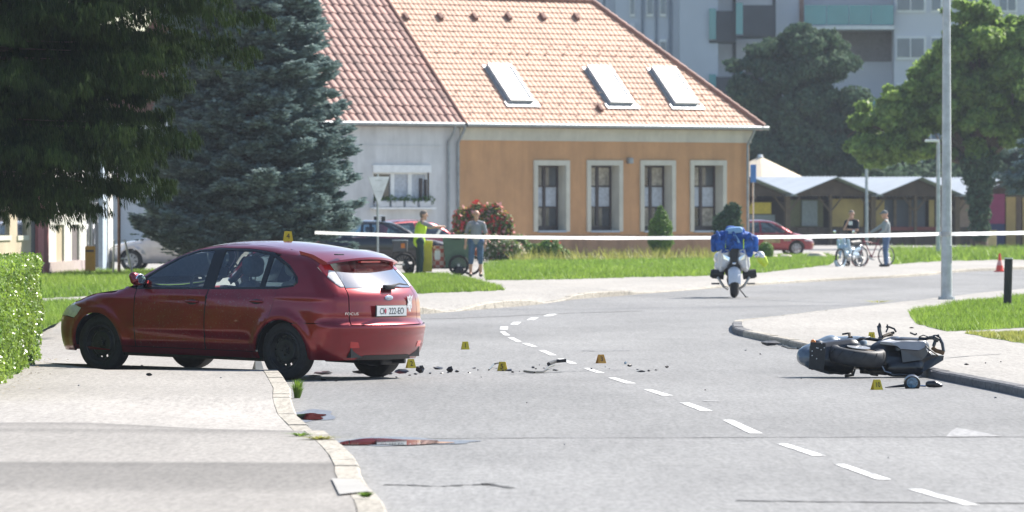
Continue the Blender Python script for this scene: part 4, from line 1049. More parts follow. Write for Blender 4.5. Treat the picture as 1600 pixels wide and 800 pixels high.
# ---- the white house to the left, same street line
WW = ux(380)
wh = empty('white_house', hp((WL+WW)/2,0,0), 0, 'grey white house with dark red tiles and one triple window beside the orange house', 'house'); bpy.context.view_layer.update()
def wpart(mb, name, mat, parent=None, **k): return hpart(mb, name, mat, parent or wh, **k)
du0, du1 = ux(581.5, .05), ux(672, .05); dz0, dz1 = uz(326, ux(630)), uz(258, ux(630))
w = MB(); wall_with_holes(w, WW, WL-.02, 0, EAVE-.02, [(du0+.05,du1-.05,dz0+.12,dz1-.1)], n=.05)
w.add([hp(WL-.02,.05,0),hp(WL-.02,-.3,0),hp(WL-.02,-.3,EAVE-.02),hp(WL-.02,.05,EAVE-.02)], [(0,1,2,3)]).add([hp(WW,.05,0),hp(WW,-DEP,0),hp(WW,-DEP,EAVE),hp(WW,.05,EAVE)], [(0,1,2,3)])
wpart(w, 'wall', WALLW, fix=False)
s_ = MB(); fbox(s_, WW, WL-.03, .05, .07, EAVE-1.0, EAVE-.97); wpart(s_, 'wall_moulding', WALLW)
f = MB(); fbox(f, du0, du1, .05, .13, dz1-.28, dz1); 
wf_ = wpart(f, 'shutter_box', WHITEPL)
f = MB(); t = .09; q = -.12
ud = [du0+.05, du0+.05+(du1-du0)*.36, du0+.05+(du1-du0)*.66, du1-.05]
for x in (ud[0], ud[3]-t): fbox(f, x, x+t, q, q+.08, dz0+.12, dz1-.25)
for x in ud[1:3]: fbox(f, x-.09, x+.09, q, q+.08, dz0+.12+t, dz1-.25-t)
fbox(f, ud[0]+t, ud[3]-t, q, q+.08, dz0+.12, dz0+.12+t); fbox(f, ud[0]+t, ud[3]-t, q, q+.08, dz1-.25-t, dz1-.25)
wfr = wpart(f, 'window_frame', WHITEPL)
for i in range(3):
    p_ = MB(); fbox(p_, ud[i]+.05, ud[i+1]-.05, q+.01, q+.02, dz0+.2, dz1-.3); wpart(p_, 'window_pane', (WGLASS, CURT, CURT)[i], wfr)
p_ = MB(); uu = ud[2]+.5; fbox(p_, uu, uu+.09, q+.02, q+.12, dz0+.2, dz1-.5); fbox(p_, uu+.25, uu+.31, q+.02, q+.12, dz0+.2, dz1-.55); wpart(p_, 'tilted_casement', WFRAME, wfr)
p_ = MB(); fbox(p_, du0-.1, du1+.1, .05, .30, dz0-.02, dz0+.05); wpart(p_, 'window_sill', WHITEPL)
BOXM = M('pale_flower_box', (.55,.56,.58), .6)
for i in range(4):
    x = du0+.1+i*(du1-du0-.1)/4; p_ = MB(); fbox(p_, x, x+(du1-du0)/4-.14, .07, .27, dz0+.06, dz0+.30, .02); wpart(p_, 'flower_box', BOXM)
g_ = np.random.default_rng(5)
def leafcloud(name, centers, radii, n, size, mat, seed, parent=None, normal_up=.3):
    """many small leaf quads filling ellipsoids (shell biased)"""
    g = np.random.default_rng(seed); C = np.array([tuple(c) for c in centers]); Rr = np.array([tuple(r) for r in radii])
    vol = np.prod(Rr, axis=1)**.7; idx = g.choice(len(C), n, p=vol/vol.sum())
    d = g.normal(size=(n,3)); d /= np.linalg.norm(d, axis=1, keepdims=True)
    rr = g.uniform(.35,1.0,(n,1))**.5*(1+g.normal(0,.06,(n,1)))
    P = C[idx]+d*Rr[idx]*rr
    nn = d + g.normal(0,.7,(n,3)); nn[:,2] += normal_up; nn /= np.linalg.norm(nn, axis=1, keepdims=True)
    a = np.cross(nn, g.normal(size=(n,3))); a /= np.maximum(np.linalg.norm(a, axis=1, keepdims=True),1e-6); b = np.cross(nn, a)
    s = size*g.uniform(.55,1.35,(n,1)); a = a*s; b = b*s*.55
    V = np.stack([P-a, P+b, P+a, P-b], 1).reshape(-1,3)
    return np_mesh(name, V, np.arange(n*4).reshape(-1,4), mat, parent)
HERB = leaf_mat('box_plant_leaves', (.05,.12,.03), (.12,.22,.05), scale=4)
o = leafcloud('box_plants', [hp(du0+(du1-du0)*k/9+.2,.17,dz0+.34) for k in range(9)], [(.22,.1,.08+.06*(k%3)) for k in range(9)], 900, .04, HERB, 3); o.parent = wh; o.matrix_local = wh.matrix_world.inverted()

# ---- roofs: one slope plane, tiles laid on it
OH = .38; PITCH = R(46)
RZ = EAVE + (DEP/2)*math.tan(PITCH)
def sp(u, d):
    """point on the front slope, d = distance up the slope from the eave line"""
    return hp(u, OH - d*math.cos(PITCH), EAVE-OH*math.tan(PITCH)*.35 + d*math.sin(PITCH))
SL = (DEP/2+OH)/math.cos(PITCH)
SN = (NV*math.sin(PITCH)+ZV*math.cos(PITCH))
hipu = lambda d: .38 - d*math.cos(PITCH)        # right hip line
ridge_z = sp(0, SL).z
rf = MB()
rf.add([sp(WL,0), sp(.38,0), sp(hipu(SL),SL), sp(WL,SL)], [(0,1,2,3)])
bk = lambda u, d: hp(u, -DEP-OH+d*math.cos(PITCH), sp(0,d).z)
rf.add([bk(WL,0), bk(.38,0), bk(hipu(SL),SL), bk(WL,SL)], [(3,2,1,0)]).add([sp(.38,0), bk(.38,0), sp(hipu(SL),SL)], [(0,1,2)])
rf.add([sp(WL,0)+ZV*-.12, sp(.38,0)-ZV*.12, hp(0,0,EAVE-.1), hp(WL,0,EAVE-.1)], [(3,2,1,0)])
roof = hpart(rf, 'roof', TILE_O, fix=False)
def tile_field(u0, u1f, d0, d1, cw, ch, mats, name, parent, amp, single=False, skip=None, limit=300, stuffname='tile_field', jit=.006, seed=1):
    """pantiles: each is a small bulged sheet lapping over the course below"""
    g = random.Random(seed); rows = int((d1-d0)/ch); big = MB(); singles = []
    prof = [(0,.0),(.2,.75),(.45,1.0),(.7,.45),(.85,.08),(1.0,0.0)]
    for r in range(rows):
        d = d0+r*ch; ue = u1f(d); ncol = int((ue-u0)/cw)+1
        for c in range(ncol):
            a = u0+c*cw
            w_ = min(cw, ue-a)
            if w_ < .03: continue
            if skip and skip(a+cw/2, d+ch/2): continue
            j = g.uniform(-jit, jit); vs = []
            for (f_, h_) in prof:
                x = a+f_*w_
                vs.append(sp(x, d-.03)+SN*(h_*amp+.045+j)); vs.append(sp(x, d+ch)+SN*(h_*amp+.012+j))
            k = len(prof); fs = [(2*i, 2*i+2, 2*i+3, 2*i+1) for i in range(k-1)]
            base = [sp(a+f_*w_, d-.03)+SN*.005 for f_, _ in prof]; fs += [(2*i, 2*k+i, 2*k+i+1, 2*i+2) for i in range(k-1)]
            singles.append((vs+base, fs, a, d)) if single else big.add(vs+base, fs)
    return big, singles
skyl = []
for (xa, ya, xb, yb) in ((756,104,825,163),(912,107,983,166),(1013,108.5,1083,167)):
    skyl.append((xa,ya,xb,yb))
def up(px, py):
    """slope coordinates of the point seen in pixel (px,py)"""
    d = Vector(((px-800)/F, 1, -(py-YH)/F)); o = Vector((0,0,H)); p0 = sp(0,0)
    t = (p0-o).dot(SN)/d.dot(SN); q = o+d*t-p0; upv = (-NV*math.cos(PITCH)+ZV*math.sin(PITCH)); return q.dot(U), q.dot(upv)
sk = []
for (xa,ya,xb,yb) in skyl:
    ul, dt = up(xa+2, ya+1); ur, _ = up(xa+38, ya+1); _, db = up(xb-30, yb-1); sk.append((ul, ur, db, dt))
inside = lambda u, d: any(a-.02 < u < b+.02 and c < d < e for a,b,c,e in sk)
big, _ = tile_field(WL+.02, hipu, .02, SL-.1, .235, .30, None, 'tile', roof, .022, skip=inside)
o = hpart(big, 'roof_tiles', TILE_O, house, fix=False); o['kind'] = 'stuff'; o.data.polygons.foreach_set('use_smooth', [False]*len(o.data.polygons))
# snow guards in double rows
sg = MB()
for row, d in enumerate((.55, 1.15, 1.75, 3.9, 4.4)):
    u = WL+.6+(row%2)*.35
    while u < hipu(d)-.4:
        if not inside(u, d): sg.box(sp(u,d)+SN*.10, (.11,.05,.045), RU)
        u += .92
    if row == 2: pass
o = hpart(sg, 'snow_guards', M('pale_snow_guard', (.70,.52,.42), .7), house); o['kind'] = 'stuff'
for px in (632.5,686,740,793,846.5,899):
    u, d = up(px, 29); v = MB(); v.prism([sp(u-.11,d-.15)+SN*.05, sp(u+.11,d-.15)+SN*.05, sp(u+.08,d-.12)+SN*.17, sp(u-.08,d-.12)+SN*.17], sp(0,.3)-sp(0,0)); hpart(v, 'vent_tile', M('vent_tile_dark', (.16,.07,.05), .8) if 'vent_tile_dark' not in bpy.data.materials else bpy.data.materials['vent_tile_dark'])
u, d = up(936,172); v = MB(); v.prism([sp(u-.11,d-.15)+SN*.05, sp(u+.11,d-.15)+SN*.05, sp(u+.08,d-.12)+SN*.17, sp(u-.08,d-.12)+SN*.17], sp(0,.3)-sp(0,0)); hpart(v, 'vent_tile', bpy.data.materials['vent_tile_dark'])
upv = (sp(0,1)-sp(0,0)).normalized(); RS = Matrix((U, upv, SN)).transposed()
SKYG = M('skylight_glass', (.55,.60,.62), .25, var=.06, scale=2, coat=1)
for (ul, ur, db, dt) in sk:
    f = MB(); c = lambda a,b,d0,d1,h: (sp((a+b)/2,(d0+d1)/2)+SN*h, (abs(b-a),abs(d1-d0),.20), RS)
    for a,b,d0,d1 in ((ul,ul+.09,db,dt),(ur-.09,ur,db,dt),(ul+.09,ur-.09,dt-.16,dt),(ul+.09,ur-.09,db,db+.10)): f.box(*c(a,b,d0,d1,.12))
    fr = hpart(f, 'skylight', M('skylight_frame', (.50,.51,.52), .45) if 'skylight_frame' not in bpy.data.materials else bpy.data.materials['skylight_frame'])
    g = MB(); g.box(sp((ul+ur)/2,(db+dt)/2)+SN*.16, (ur-ul-.18, dt-db-.26, .03), RS); hpart(g, 'skylight_pane', SKYG, fr)
    g = MB(); g.box(sp((ul+ur)/2,db-.10)+SN*.085, (ur-ul+.5,.26,.02), RS).box(sp(ul-.10,(db+dt)/2)+SN*.075,(.16,dt-db+.1,.03),RS); hpart(g, 'skylight_flashing', GUT, fr)
# ridge and hip caps
def caps(P0, P1, r, step, parent, mat=RIDGE):
    n = int((P1-P0).length/step)
    for i in range(n):
        a = P0.lerp(P1, i/n); b = P0.lerp(P1, (i+1.12)/n); mb = MB().tube([a,b], [r*1.05, r*.88], 8); hpart(mb, 'ridge_tile', mat, parent, smooth=50)
caps(sp(.40,0)+SN*.05, sp(hipu(SL),SL)+ZV*.05, .13, .42, house)
caps(sp(WL,SL)+ZV*.04, sp(hipu(SL),SL)+ZV*.04, .14, .42, house)
# white house roof: dark red tiles, about 300 pieces in view are single
rf = MB(); rf.add([sp(WW,0), sp(WL-.01,0), sp(WL-.01,SL), sp(WW,SL)], [(0,1,2,3)]).add([bk(WW,0), bk(WL-.01,0), bk(WL-.01,SL), bk(WW,SL)], [(3,2,1,0)])
rf.add([sp(WW,0)-ZV*.12, sp(WL,0)-ZV*.12, hp(WL,0,EAVE-.1), hp(WW,0,EAVE-.1)], [(3,2,1,0)])
wroof = wpart(rf, 'roof', TILE_R, fix=False)
CW = .37; CH = (up(640,100)[1]-up(640,188.5)[1])/6.75
ntl = int((WL-.06-WW)/CW); u0 = WL-.06-ntl*CW
big, singles = tile_field(u0, lambda d: WL-.04, .02, SL-.05, CW, CH, None, 'tile', wroof, .06, single=True, jit=.01, seed=4)
# nearest, seen ones as single tiles
def seen(s_):
    p = sp(s_[2]+.15, s_[3]+.15); k = F/p.y; x = 800+p.x*k; y = YH-(p.z-H)*k; return x > 512 and y > -8
vis = [s_ for s_ in singles if seen(s_)]; vis.sort(key=lambda s_: s_[3]); keep = vis[:290]; ids = set(id(s_) for s_ in keep)
for s_ in keep:
    mb = MB().add(s_[0], s_[1]); hpart(mb, 'roof_tile', TILE_R, wroof, fix=False)
mb = MB()
for s_ in singles:
    if id(s_) not in ids: mb.add(s_[0], s_[1])
o = hpart(mb, 'roof_tiles', TILE_R, wroof, fix=False); o['kind'] = 'stuff'
mb = MB(); mb.tube([sp(WL-.02,0)+SN*.06, sp(WL-.02,SL)+SN*.06], .07, 8); wpart(mb, 'verge_tile', RIDGE)
caps(sp(WW,SL)+ZV*.04, sp(WL,SL)+ZV*.04, .14, .42, wh)
# gutters and down pipes
def gutter(u0, u1, parent):
    mb = MB(); mb.tube([hp(u0,OH+.06,sp(0,0).z-.02), hp(u1,OH+.06,sp(0,0).z-.02)], .085, 10); return hpart(mb, 'gutter', GUT, parent, smooth=60)
gutter(WL+.02, .62, house); gutter(WW, WL-.12, wh)
def pipe(u, parent, n=.14, zt=None):
    z = sp(0,0).z-.08; mb = MB(); mb.tube([hp(u+.1,OH+.06,z+.04), hp(u+.08,OH+.02,z-.16), hp(u,n,z-.62), hp(u,n,z-.8), hp(u,n,.1)], .055, 10)
    for zz in (1.2,2.6,3.8): mb.torus(hp(u,n,zz), .06, .012, (0,0,1), 12, 6)
    return hpart(mb, 'downpipe', GUT, parent, smooth=60)
pipe(ux(716,.14), house); pipe(ux(701,.14), wh); pipe(ux(1168,.14), house)
# ================================================================ TREES
BARK = M('bark', (.10,.075,.055), .95, var=.35, scale=9, bmp=.6, bscale=25)
def sprays(P, Dr, n_side, L, W, droop, g, up=0.0):
    """conifer spray quads: for each base point P with direction Dr make needle clad side shoots"""
    n = len(P); out = []
    Dr = Dr/np.linalg.norm(Dr, axis=1, keepdims=True)
    side = np.cross(Dr, np.array([0,0,1.0])); side /= np.maximum(np.linalg.norm(side, axis=1, keepdims=True), 1e-5)
    for k in range(n_side):
        a = g.uniform(-1.2, 1.2, (n,1)); l = L*g.uniform(.5,1.2,(n,1))
        d = Dr*np.cos(a)+side*np.sin(a); d[:,2:] += -droop*g.uniform(.4,1.4,(n,1))+up; d /= np.linalg.norm(d, axis=1, keepdims=True)
        st = P+Dr*g.uniform(-.5,.5,(n,1))*L
        w = np.cross(d, g.normal(size=(n,3))); w /= np.maximum(np.linalg.norm(w, axis=1, keepdims=True),1e-5); w = w*W*g.uniform(.6,1.3,(n,1))
        out.append(np.stack([st-w*.5, st+d*l*.55-w, st+d*l, st+d*l*.55+w], 1))
    return np.concatenate(out).reshape(-1,3)
def conifer(name, label, base, Ht, Rb, z0, mat, seed, droop, L, W, per, side, levels=46, curve=.8, group=None, irregular=.2, tip_up=.0, cutz=None, dens=None, lowcut=None, ns=5, tw=1.0):
    g = np.random.default_rng(seed); root = empty(name, base, 0, label, 'tree', group)
    MB().tube([(0,0,0),(0,0,Ht*.5),(0,0,Ht*.97)], [Rb*.07+.05, Rb*.045+.03, .02], 12).build('trunk', BARK, root, smooth=60)
    pts = []; drs = []; bm_ = MB()
    for lv in range(levels):
        f = lv/(levels-1); z = z0+(Ht-z0)*f; r = Rb*(1-f)**curve+.15
        nb = max(5, int(8+9*(1-f)))
        a0 = g.uniform(0,6.28)
        for b in range(nb):
            a = a0+6.283*b/nb+g.normal(0,.14); rr = r*(1+g.normal(0,irregular))*(1 if lowcut is None else min(1, .66+.34*(z-z0)/lowcut)); zz = z+g.normal(0,.24)
            K = 13; s_ = np.linspace(0,1,K)
            dz = -droop*rr*(s_**1.3)*.55+tip_up*rr*np.maximum(s_-.6,0)**1.5
            X = np.cos(a)*rr*s_; Y = np.sin(a)*rr*s_; Z = zz+.15*rr*s_+dz
            line = np.stack([X,Y,Z],1)
            if cutz is None or zz < cutz: bm_.tube([tuple(line[i]) for i in (0,int(4*tw),int(8*tw),int(12*tw))], [.035*(1-f)+.012,.022,.014,.005], 4, cap=False)
            m = int(per*rr*(1.0 if (cutz is None or zz < cutz) else .35)); t = g.uniform(.12,1,m)**.65
            i = np.clip((t*(K-1)).astype(int),0,K-2); fr = (t*(K-1)-i)[:,None]; p = line[i]*(1-fr)+line[i+1]*fr; d = line[i+1]-line[i]
            sd = np.cross(d, [0,0,1.0]); sd /= np.maximum(np.linalg.norm(sd,axis=1,keepdims=True),1e-5)
            off = g.normal(0,.5,(m,1))*(1.05-t[:,None])*rr*side+g.normal(0,.06,(m,1))
            p = p+sd*off; p[:,2] += -np.abs(off[:,0])*.25+g.normal(0,.05,m)
            pts.append(p); drs.append(d/np.linalg.norm(d,axis=1,keepdims=True)+sd*np.sign(off)*.8)
    bm_.build('branches', BARK, root, fix=False)['kind'] = 'stuff'
    P = np.concatenate(pts); Dd = np.concatenate(drs)
    V = sprays(P, Dd, ns, L, W, dens if dens is not None else .5, g)
    np_mesh('crown', V, np.arange(len(V)).reshape(-1,4), mat, root); return root
NEEDLE_D = leaf_mat('dark_spruce_needles', (.010,.022,.010), (.055,.090,.024), scale=1.4, tl=.14, rough=.85, spec=.08)
NEEDLE_B = leaf_mat('blue_spruce_needles', (.11,.165,.16), (.27,.36,.35), scale=1.3, tl=.28, rough=.7, spec=.2)
conifer('spruce_tree', 'tall dark green spruce with drooping branches hanging over the upper left', XD(-70, 92, .1), 13.0, 3.9, 2.25, NEEDLE_D, 11, .34, .14, .0065, 44, .68, levels=58, curve=.40, cutz=6.5, dens=4.5, irregular=.15, lowcut=2.9, ns=18, tw=.6)
conifer('blue_spruce_tree', 'dense blue green spruce standing behind the dark red hatchback', XD(384, 172, .12), 13.8, 2.72, .95, NEEDLE_B, 12, .22, .17, .028, 110, .65, levels=60, curve=.62, cutz=8.5, dens=.05, tip_up=.25, irregular=.09)
def broadleaf(label, base, Ht, crown, trunk_r, mat, seed, n, size, nclump, limb=True, name='broadleaf_tree', group=None, lean=(0,0)):
    """crown = list of (centre, radii) lobes; clumps of leaves fill them, trunk and limbs reach into them"""
    g = np.random.default_rng(seed); root = empty(name, base, 0, label, 'tree', group); r_ = random.Random(seed)
    tb = MB(); hz = Ht*.32; tb.tube([(0,0,-.1),(lean[0]*.3,0,hz*.5),(lean[0],0,hz)], [trunk_r*1.25, trunk_r, trunk_r*.85], 12)
    tb.build('trunk', BARK, root, smooth=60)
    lm = MB(); cs_ = []; rs_ = []
    for c, r in crown:
        for k in range(nclump):
            d = g.normal(size=3); d /= np.linalg.norm(d); q = np.array(c)+d*np.array(r)*g.uniform(.45,1.0)
            cs_.append(q); s_ = g.uniform(.16,.34)*min(r); rs_.append((s_*1.25,s_*1.25,s_*.8))
        c = Vector(c); lm.tube([(lean[0],0,hz), tuple(Vector((lean[0],0,hz)).lerp(c,.5)+Vector((0,0,.3))), tuple(c)], [trunk_r*.6, trunk_r*.35, .05], 7, cap=False)
        for k in range(4):
            e = Vector(cs_[-1-k]); lm.tube([tuple(c.lerp(Vector((lean[0],0,hz)),.3)), tuple(c.lerp(e,.5)), tuple(e)], [trunk_r*.25,.06,.02], 5, cap=False)
    lm.build('limbs', BARK, root, fix=False)
    leafcloud('crown', cs_, rs_, n, size, mat, seed, root); return root
LEAF_D = leaf_mat('dark_leaves', (.05,.09,.062), (.095,.15,.085), scale=.5, tl=.3, spec=.08, rough=.8)
LEAF_L = leaf_mat('light_green_leaves', (.11,.20,.045), (.30,.43,.10), scale=.35, tl=.55)
T1 = XD(1245, 360, 0)
broadleaf('dark dense broadleaf tree between the orange house and the bright green tree', T1, 12.5, [((0,0,8.2),(3.6,3.2,4.0)),((-2.5,0,5.4),(2.6,2.6,3.0)),((2.7,.5,5.8),(2.7,2.6,3.1)),((.9,0,10.3),(2.5,2.2,2.2)),((0,0,4.6),(4.0,2.6,2.4)),((-1.6,0,9.6),(2.1,2.0,1.8))], .3, LEAF_D, 21, 100000, .15, 44)
T2 = XD(1530, 298, 0)
broadleaf('bright green broadleaf tree with a leafy trunk behind the market stalls on the right', T2, 12.5, [((0,0,9.0),(2.6,2.6,2.4)),((-2.6,0,7.0),(2.3,2.2,1.7)),((-4.3,0,5.6),(2.0,2,1.6)),((-1.0,.6,7.8),(2.2,2,2.0)),((1.4,.6,8.6),(2.0,2,2.0)),((-3.3,.4,6.6),(1.8,1.8,1.2)),((-2.4,.5,5.2),(2.2,2,1.2)),((2.2,0,7.4),(2.4,2.2,2.0)),((2.8,0,5.8),(2.0,2,1.5)),((-5.0,.2,4.7),(1.5,1.5,.8)),((-.4,0,10.8),(1.4,1.3,1.0)),((2.0,0,10.0),(1.3,1.3,1.0)),((3.6,.3,8.7),(2.0,2,1.8)),((3.4,.2,6.8),(1.8,2,1.4)),((.2,0,5.8),(1.6,1.6,1.8))], .34, LEAF_L, 22, 150000, .15, 34)
leafcloud_ivy = leafcloud('trunk_ivy', [T2+Vector((0,-.2,z)) for z in (1.0,1.8,2.6,3.4,4.2)], [(.50,.5,.6),(.55,.5,.6),(.65,.6,.7),(.8,.7,.7),(1.0,.8,.7)], 5000, .11, LEAF_D, 24)
tag(leafcloud_ivy, 'dark ivy wrapped round the trunk of the bright green tree', 'ivy')
conifer('spruce_tree', 'dark conifer cut by the right edge above the market stalls', XD(1655, 285, 0), 7.0, 2.2, 3.0, NEEDLE_B, 25, .3, .25, .05, 22, .5, levels=20, curve=.9)
for i, (px, D, h, lab) in enumerate(((1400,372,8.2,'hazy tree far behind the stalls, left of the bright green tree'),(1480,372,9.5,'hazy tree far behind the bright green tree crown'),(1585,360,10,'hazy tall tree far behind the right edge of the stalls'),(1185,368,7.5,'hazy low tree behind the parasol tip and the house corner'),(1320,370,7,'hazy low tree seen between the two large crowns'))):
    broadleaf(lab, XD(px,D,0), h, [((0,0,h*.62),(2.6,2.2,h*.33)),((1.5,0,h*.45),(2.0,2,h*.25)),((-1.6,0,h*.42),(2.1,2,h*.25))], .22, LEAF_D, 40+i, 9000, .24, 16, group='hazy trees behind the market stalls')
# low growth: thuja, bushes, roses, beds
THUJA = leaf_mat('thuja_leaves', (.05,.13,.015), (.16,.28,.03), scale=1.5, tl=.3)
def bush(label, name, base, lobes, n, size, mat, seed, flowers=None, stem=True, cat='bush', fl_n=0, fl_s=.05):
    root = empty(name, base, 0, label, cat)
    if stem: MB().tube([(0,0,-.05),(0,0,.3)], [.05,.03], 6).build('stem', BARK, root)
    leafcloud('foliage', [l[0] for l in lobes], [l[1] for l in lobes], n, size, mat, seed, root)
    if flowers:
        for k, (m, f) in enumerate(flowers):
            o = leafcloud('blossoms', [l[0] for l in lobes], [tuple(x*1.08 for x in l[1]) for l in lobes], int(fl_n*f), fl_s, m, seed+k+1, root); o['kind'] = 'stuff'
    return root
c = XD(1032, 240, .12)
bush('narrow cone shaped bright green thuja on the lawn before the third window', 'thuja_bush', c, [((0,0,.32),(.34,.34,.34)),((0,0,.70),(.50,.50,.50)),((0,0,1.10),(.44,.44,.5)),((.03,0,1.48),(.26,.26,.36)),((.0,0,1.72),(.12,.12,.25))], 15000, .045, THUJA, 51)
ROSEL = leaf_mat('rose_leaves', (.06,.12,.03), (.20,.26,.07), scale=1.5); 
REDF = leaf_mat('red_blossoms', (.50,.015,.02), (.70,.10,.08), scale=3, tl=.3); PINKF = leaf_mat('pink_blossoms', (.60,.20,.20), (.75,.42,.38), scale=3, tl=.3); WHF = leaf_mat('cream_blossoms', (.65,.58,.40), (.7,.66,.55), scale=3); YEL = leaf_mat('yellow_shoots', (.50,.42,.06), (.45,.45,.08), scale=3)
DD = 226.0; px_ = lambda px, py: PD(px, py, DD)-PD(755, 412, DD)
b0 = PD(755, 412, DD)
bush('tall rose bush covered in red blossoms behind the man in the grey shirt', 'rose_bush', b0, [(px_(724,346),(.38,.35,.5)),(px_(745,336),(.38,.35,.45)),(px_(768,345),(.45,.4,.6)),(px_(788,352),(.36,.35,.45)),(px_(775,328),(.2,.2,.28)),(px_(750,372),(.75,.5,.7)),(px_(720,375),(.4,.4,.6))], 7000, .07, ROSEL, 61, [(REDF,.5),(PINKF,.25),(YEL,.15)], cat='bush', fl_n=2600, fl_s=.085)
b1 = PD(785, 412, 224)
bush('pale pink and cream flower shrub left of the low green hedge plants', 'flowering_shrub', b1, [((-.3,0,.55),(.5,.5,.45)),((.25,0,.45),(.5,.5,.4))], 3500, .06, ROSEL, 62, [(WHF,.6),(PINKF,.4)], fl_n=900, fl_s=.06)
BEDL = leaf_mat('bed_plant_leaves', (.07,.16,.03), (.20,.32,.06), scale=2)
for i, (px, w_, h_, lab, fl) in enumerate(((778,.45,.30,'low green bed plant beside the grey shirted man',None),(812,.35,.52,'pink tipped bed plant in the middle of the flower bed',[(PINKF,1)]),(832,.42,.36,'round green bed plant right of the pink tipped one',None),(860,.45,.45,'taller leafy bed plant near the right end of the flower bed',[(REDF,.2)]),(880,.28,.25,'smallest bed plant at the right end of the flower bed',[(REDF,.6)]))):
    bush(lab, 'bed_plant', PD(px, 412, 225), [((0,0,h_),(w_,w_*.9,h_))], 1800, .055, BEDL, 70+i, fl, False, 'plant', 180, .05)
bush('dark green bush behind the police motorcycle at the house corner', 'round_bush', XD(1140, 236, .1), [((0,0,.6),(.65,.6,.6)),((-.1,0,1.25),(.55,.5,.55)),((.1,0,1.7),(.35,.3,.4))], 9000, .06, LEAF_D, 81)
bush('small green bush at the foot of the red car, right of the police motorcycle', 'round_bush', XD(1196, 232, .1), [((0,0,.32),(.30,.3,.32))], 1800, .05, BEDL, 82)
for i, (px, w_) in enumerate(((905,.35),(930,.25),(990,.3),(1075,.35))):
    pass
tag(grass('tall_weeds', [(800,409.5),(1120,407),(1120,405),(800,407.5)], .124, 1600, .38, .02, 88, GRASSDRY), kind='stuff')
for i, (px, D, s_) in enumerate(((1275,236,(.42,.3,.22)),(1228,236,(.30,.2,.13)),(1208,237,(.22,.2,.12)))):
    r_ = random.Random(90+i); mb = MB().ell((0,0,0), s_, 12, 8); mb.v = [tuple(Vector(v)*(1+r_.uniform(-.12,.12))) for v in mb.v]
    o = mb.build('boulder', M('pale_boulder', (.42,.38,.32), .9, var=.2, scale=3, bmp=.4), smooth=50); o.location = XD(px, D, .14)
    tag(o, ('largest pale boulder on the lawn right of the police motorcycle','middle sized pale boulder on the lawn by the red car','smallest pale boulder on the lawn by the police motorcycle')[i], 'boulder', 'boulders on the lawn')
# ---- clipped hedge at the left edge
def hedge():
    root = empty('clipped_hedge', (-5.6, 68, .12), 0, 'clipped bright green leafy hedge along the left pavement edge', 'hedge')
    a = Vector((-4.86, 58.0)); b = Vector((-5.53, 75.2)); t = (b-a).normalized(); nl = Vector((-t.y, t.x)); Lh = (b-a).length; Wd = 1.2; Hh = 1.20
    g = np.random.default_rng(33); n = 62000
    # surface samples: right face, near and far ends, top
    f = g.choice(4, n, p=[.66,.03,.07,.24]); u = g.uniform(0,1,n); v = g.uniform(0,1,n)
    s_ = np.where(f==1, 0, np.where(f==2, Lh, u*Lh)); w_ = np.where(f==0, 0, np.where(f==3, v*Wd, u*Wd)); z_ = np.where(f==3, Hh, v*Hh)
    rnd_ = .05*np.maximum(0, (z_-Hh+.1)/.1)
    wav = .035*np.sin(s_*3.1)+.03*np.sin(s_*7.3+z_*5)+.03*np.sin(z_*9)
    dep = g.exponential(.035, n)
    w_ = np.where(f==0, dep+wav+rnd_, w_); z_ = np.where(f==3, Hh-dep+wav, z_); s_ = np.where(f==2, Lh-dep+wav, s_)
    P = np.stack([a.x+t.x*s_+nl.x*w_, a.y+t.y*s_+nl.y*w_, z_+.12], 1)
    N = np.where((f==0)[:,None], np.array([[-nl.x,-nl.y,.35]]), np.where((f==3)[:,None], np.array([[0,0,1.0]]), np.where((f==2)[:,None], np.array([[t.x,t.y,.3]]), np.array([[-t.x,-t.y,.3]]))))
    N = N+g.normal(0,.65,(n,3)); N /= np.linalg.norm(N,axis=1,keepdims=True)
    aa = np.cross(N, g.normal(size=(n,3))); aa /= np.linalg.norm(aa,axis=1,keepdims=True); bb = np.cross(N,aa); s2 = .021*g.uniform(.6,1.4,(n,1))
    V = np.stack([P-aa*s2, P+bb*s2*.6, P+aa*s2, P-bb*s2*.6],1).reshape(-1,3)
    o = np_mesh('foliage', V, np.arange(n*4).reshape(-1,4), leaf_mat('hedge_leaves', (.11,.21,.03), (.30,.42,.07), scale=2.5, tl=.4, rough=.28), root)
    o.matrix_local = root.matrix_world.inverted() if False else Matrix.Translation(-root.location)
    core = MB(); q = lambda s,w,z: (a.x+t.x*s+nl.x*w, a.y+t.y*s+nl.y*w, z)
    core.add([q(.08,.10,.05),q(Lh-.08,.10,.05),q(Lh-.08,Wd-.1,.05),q(.08,Wd-.1,.05),q(.08,.10,1.24),q(Lh-.08,.10,1.24),q(Lh-.08,Wd-.1,1.24),q(.08,Wd-.1,1.24)], [(0,1,5,4),(1,2,6,5),(2,3,7,6),(3,0,4,7),(4,5,6,7)])
    c_ = core.build('twigs', M('hedge_twigs', (.035,.045,.015), .95, var=.4, scale=8, bmp=.8, bscale=30), root); c_.matrix_local = Matrix.Translation(-root.location)
hedge()
LITTER = M('leaf_litter', (.22,.17,.09), .9, var=.5, scale=30)
def litter():
    g = random.Random(3); mb = MB()
    for i in range(160):
        t_ = g.uniform(0,1); x = -4.82-.67*t_+abs(g.gauss(0,.16)); y = 58+17.2*t_; s_ = g.uniform(.008,.025); a = g.uniform(0,6.28)
        mb.add([(x+s_*math.cos(a+k*2.1)*g.uniform(.6,1.2), y+s_*1.5*math.sin(a+k*2.1), .124+g.uniform(0,.008)) for k in range(3)], [(0,1,2)])
    o = mb.build('leaf_litter', LITTER, fix=False); o['kind'] = 'stuff'
litter()
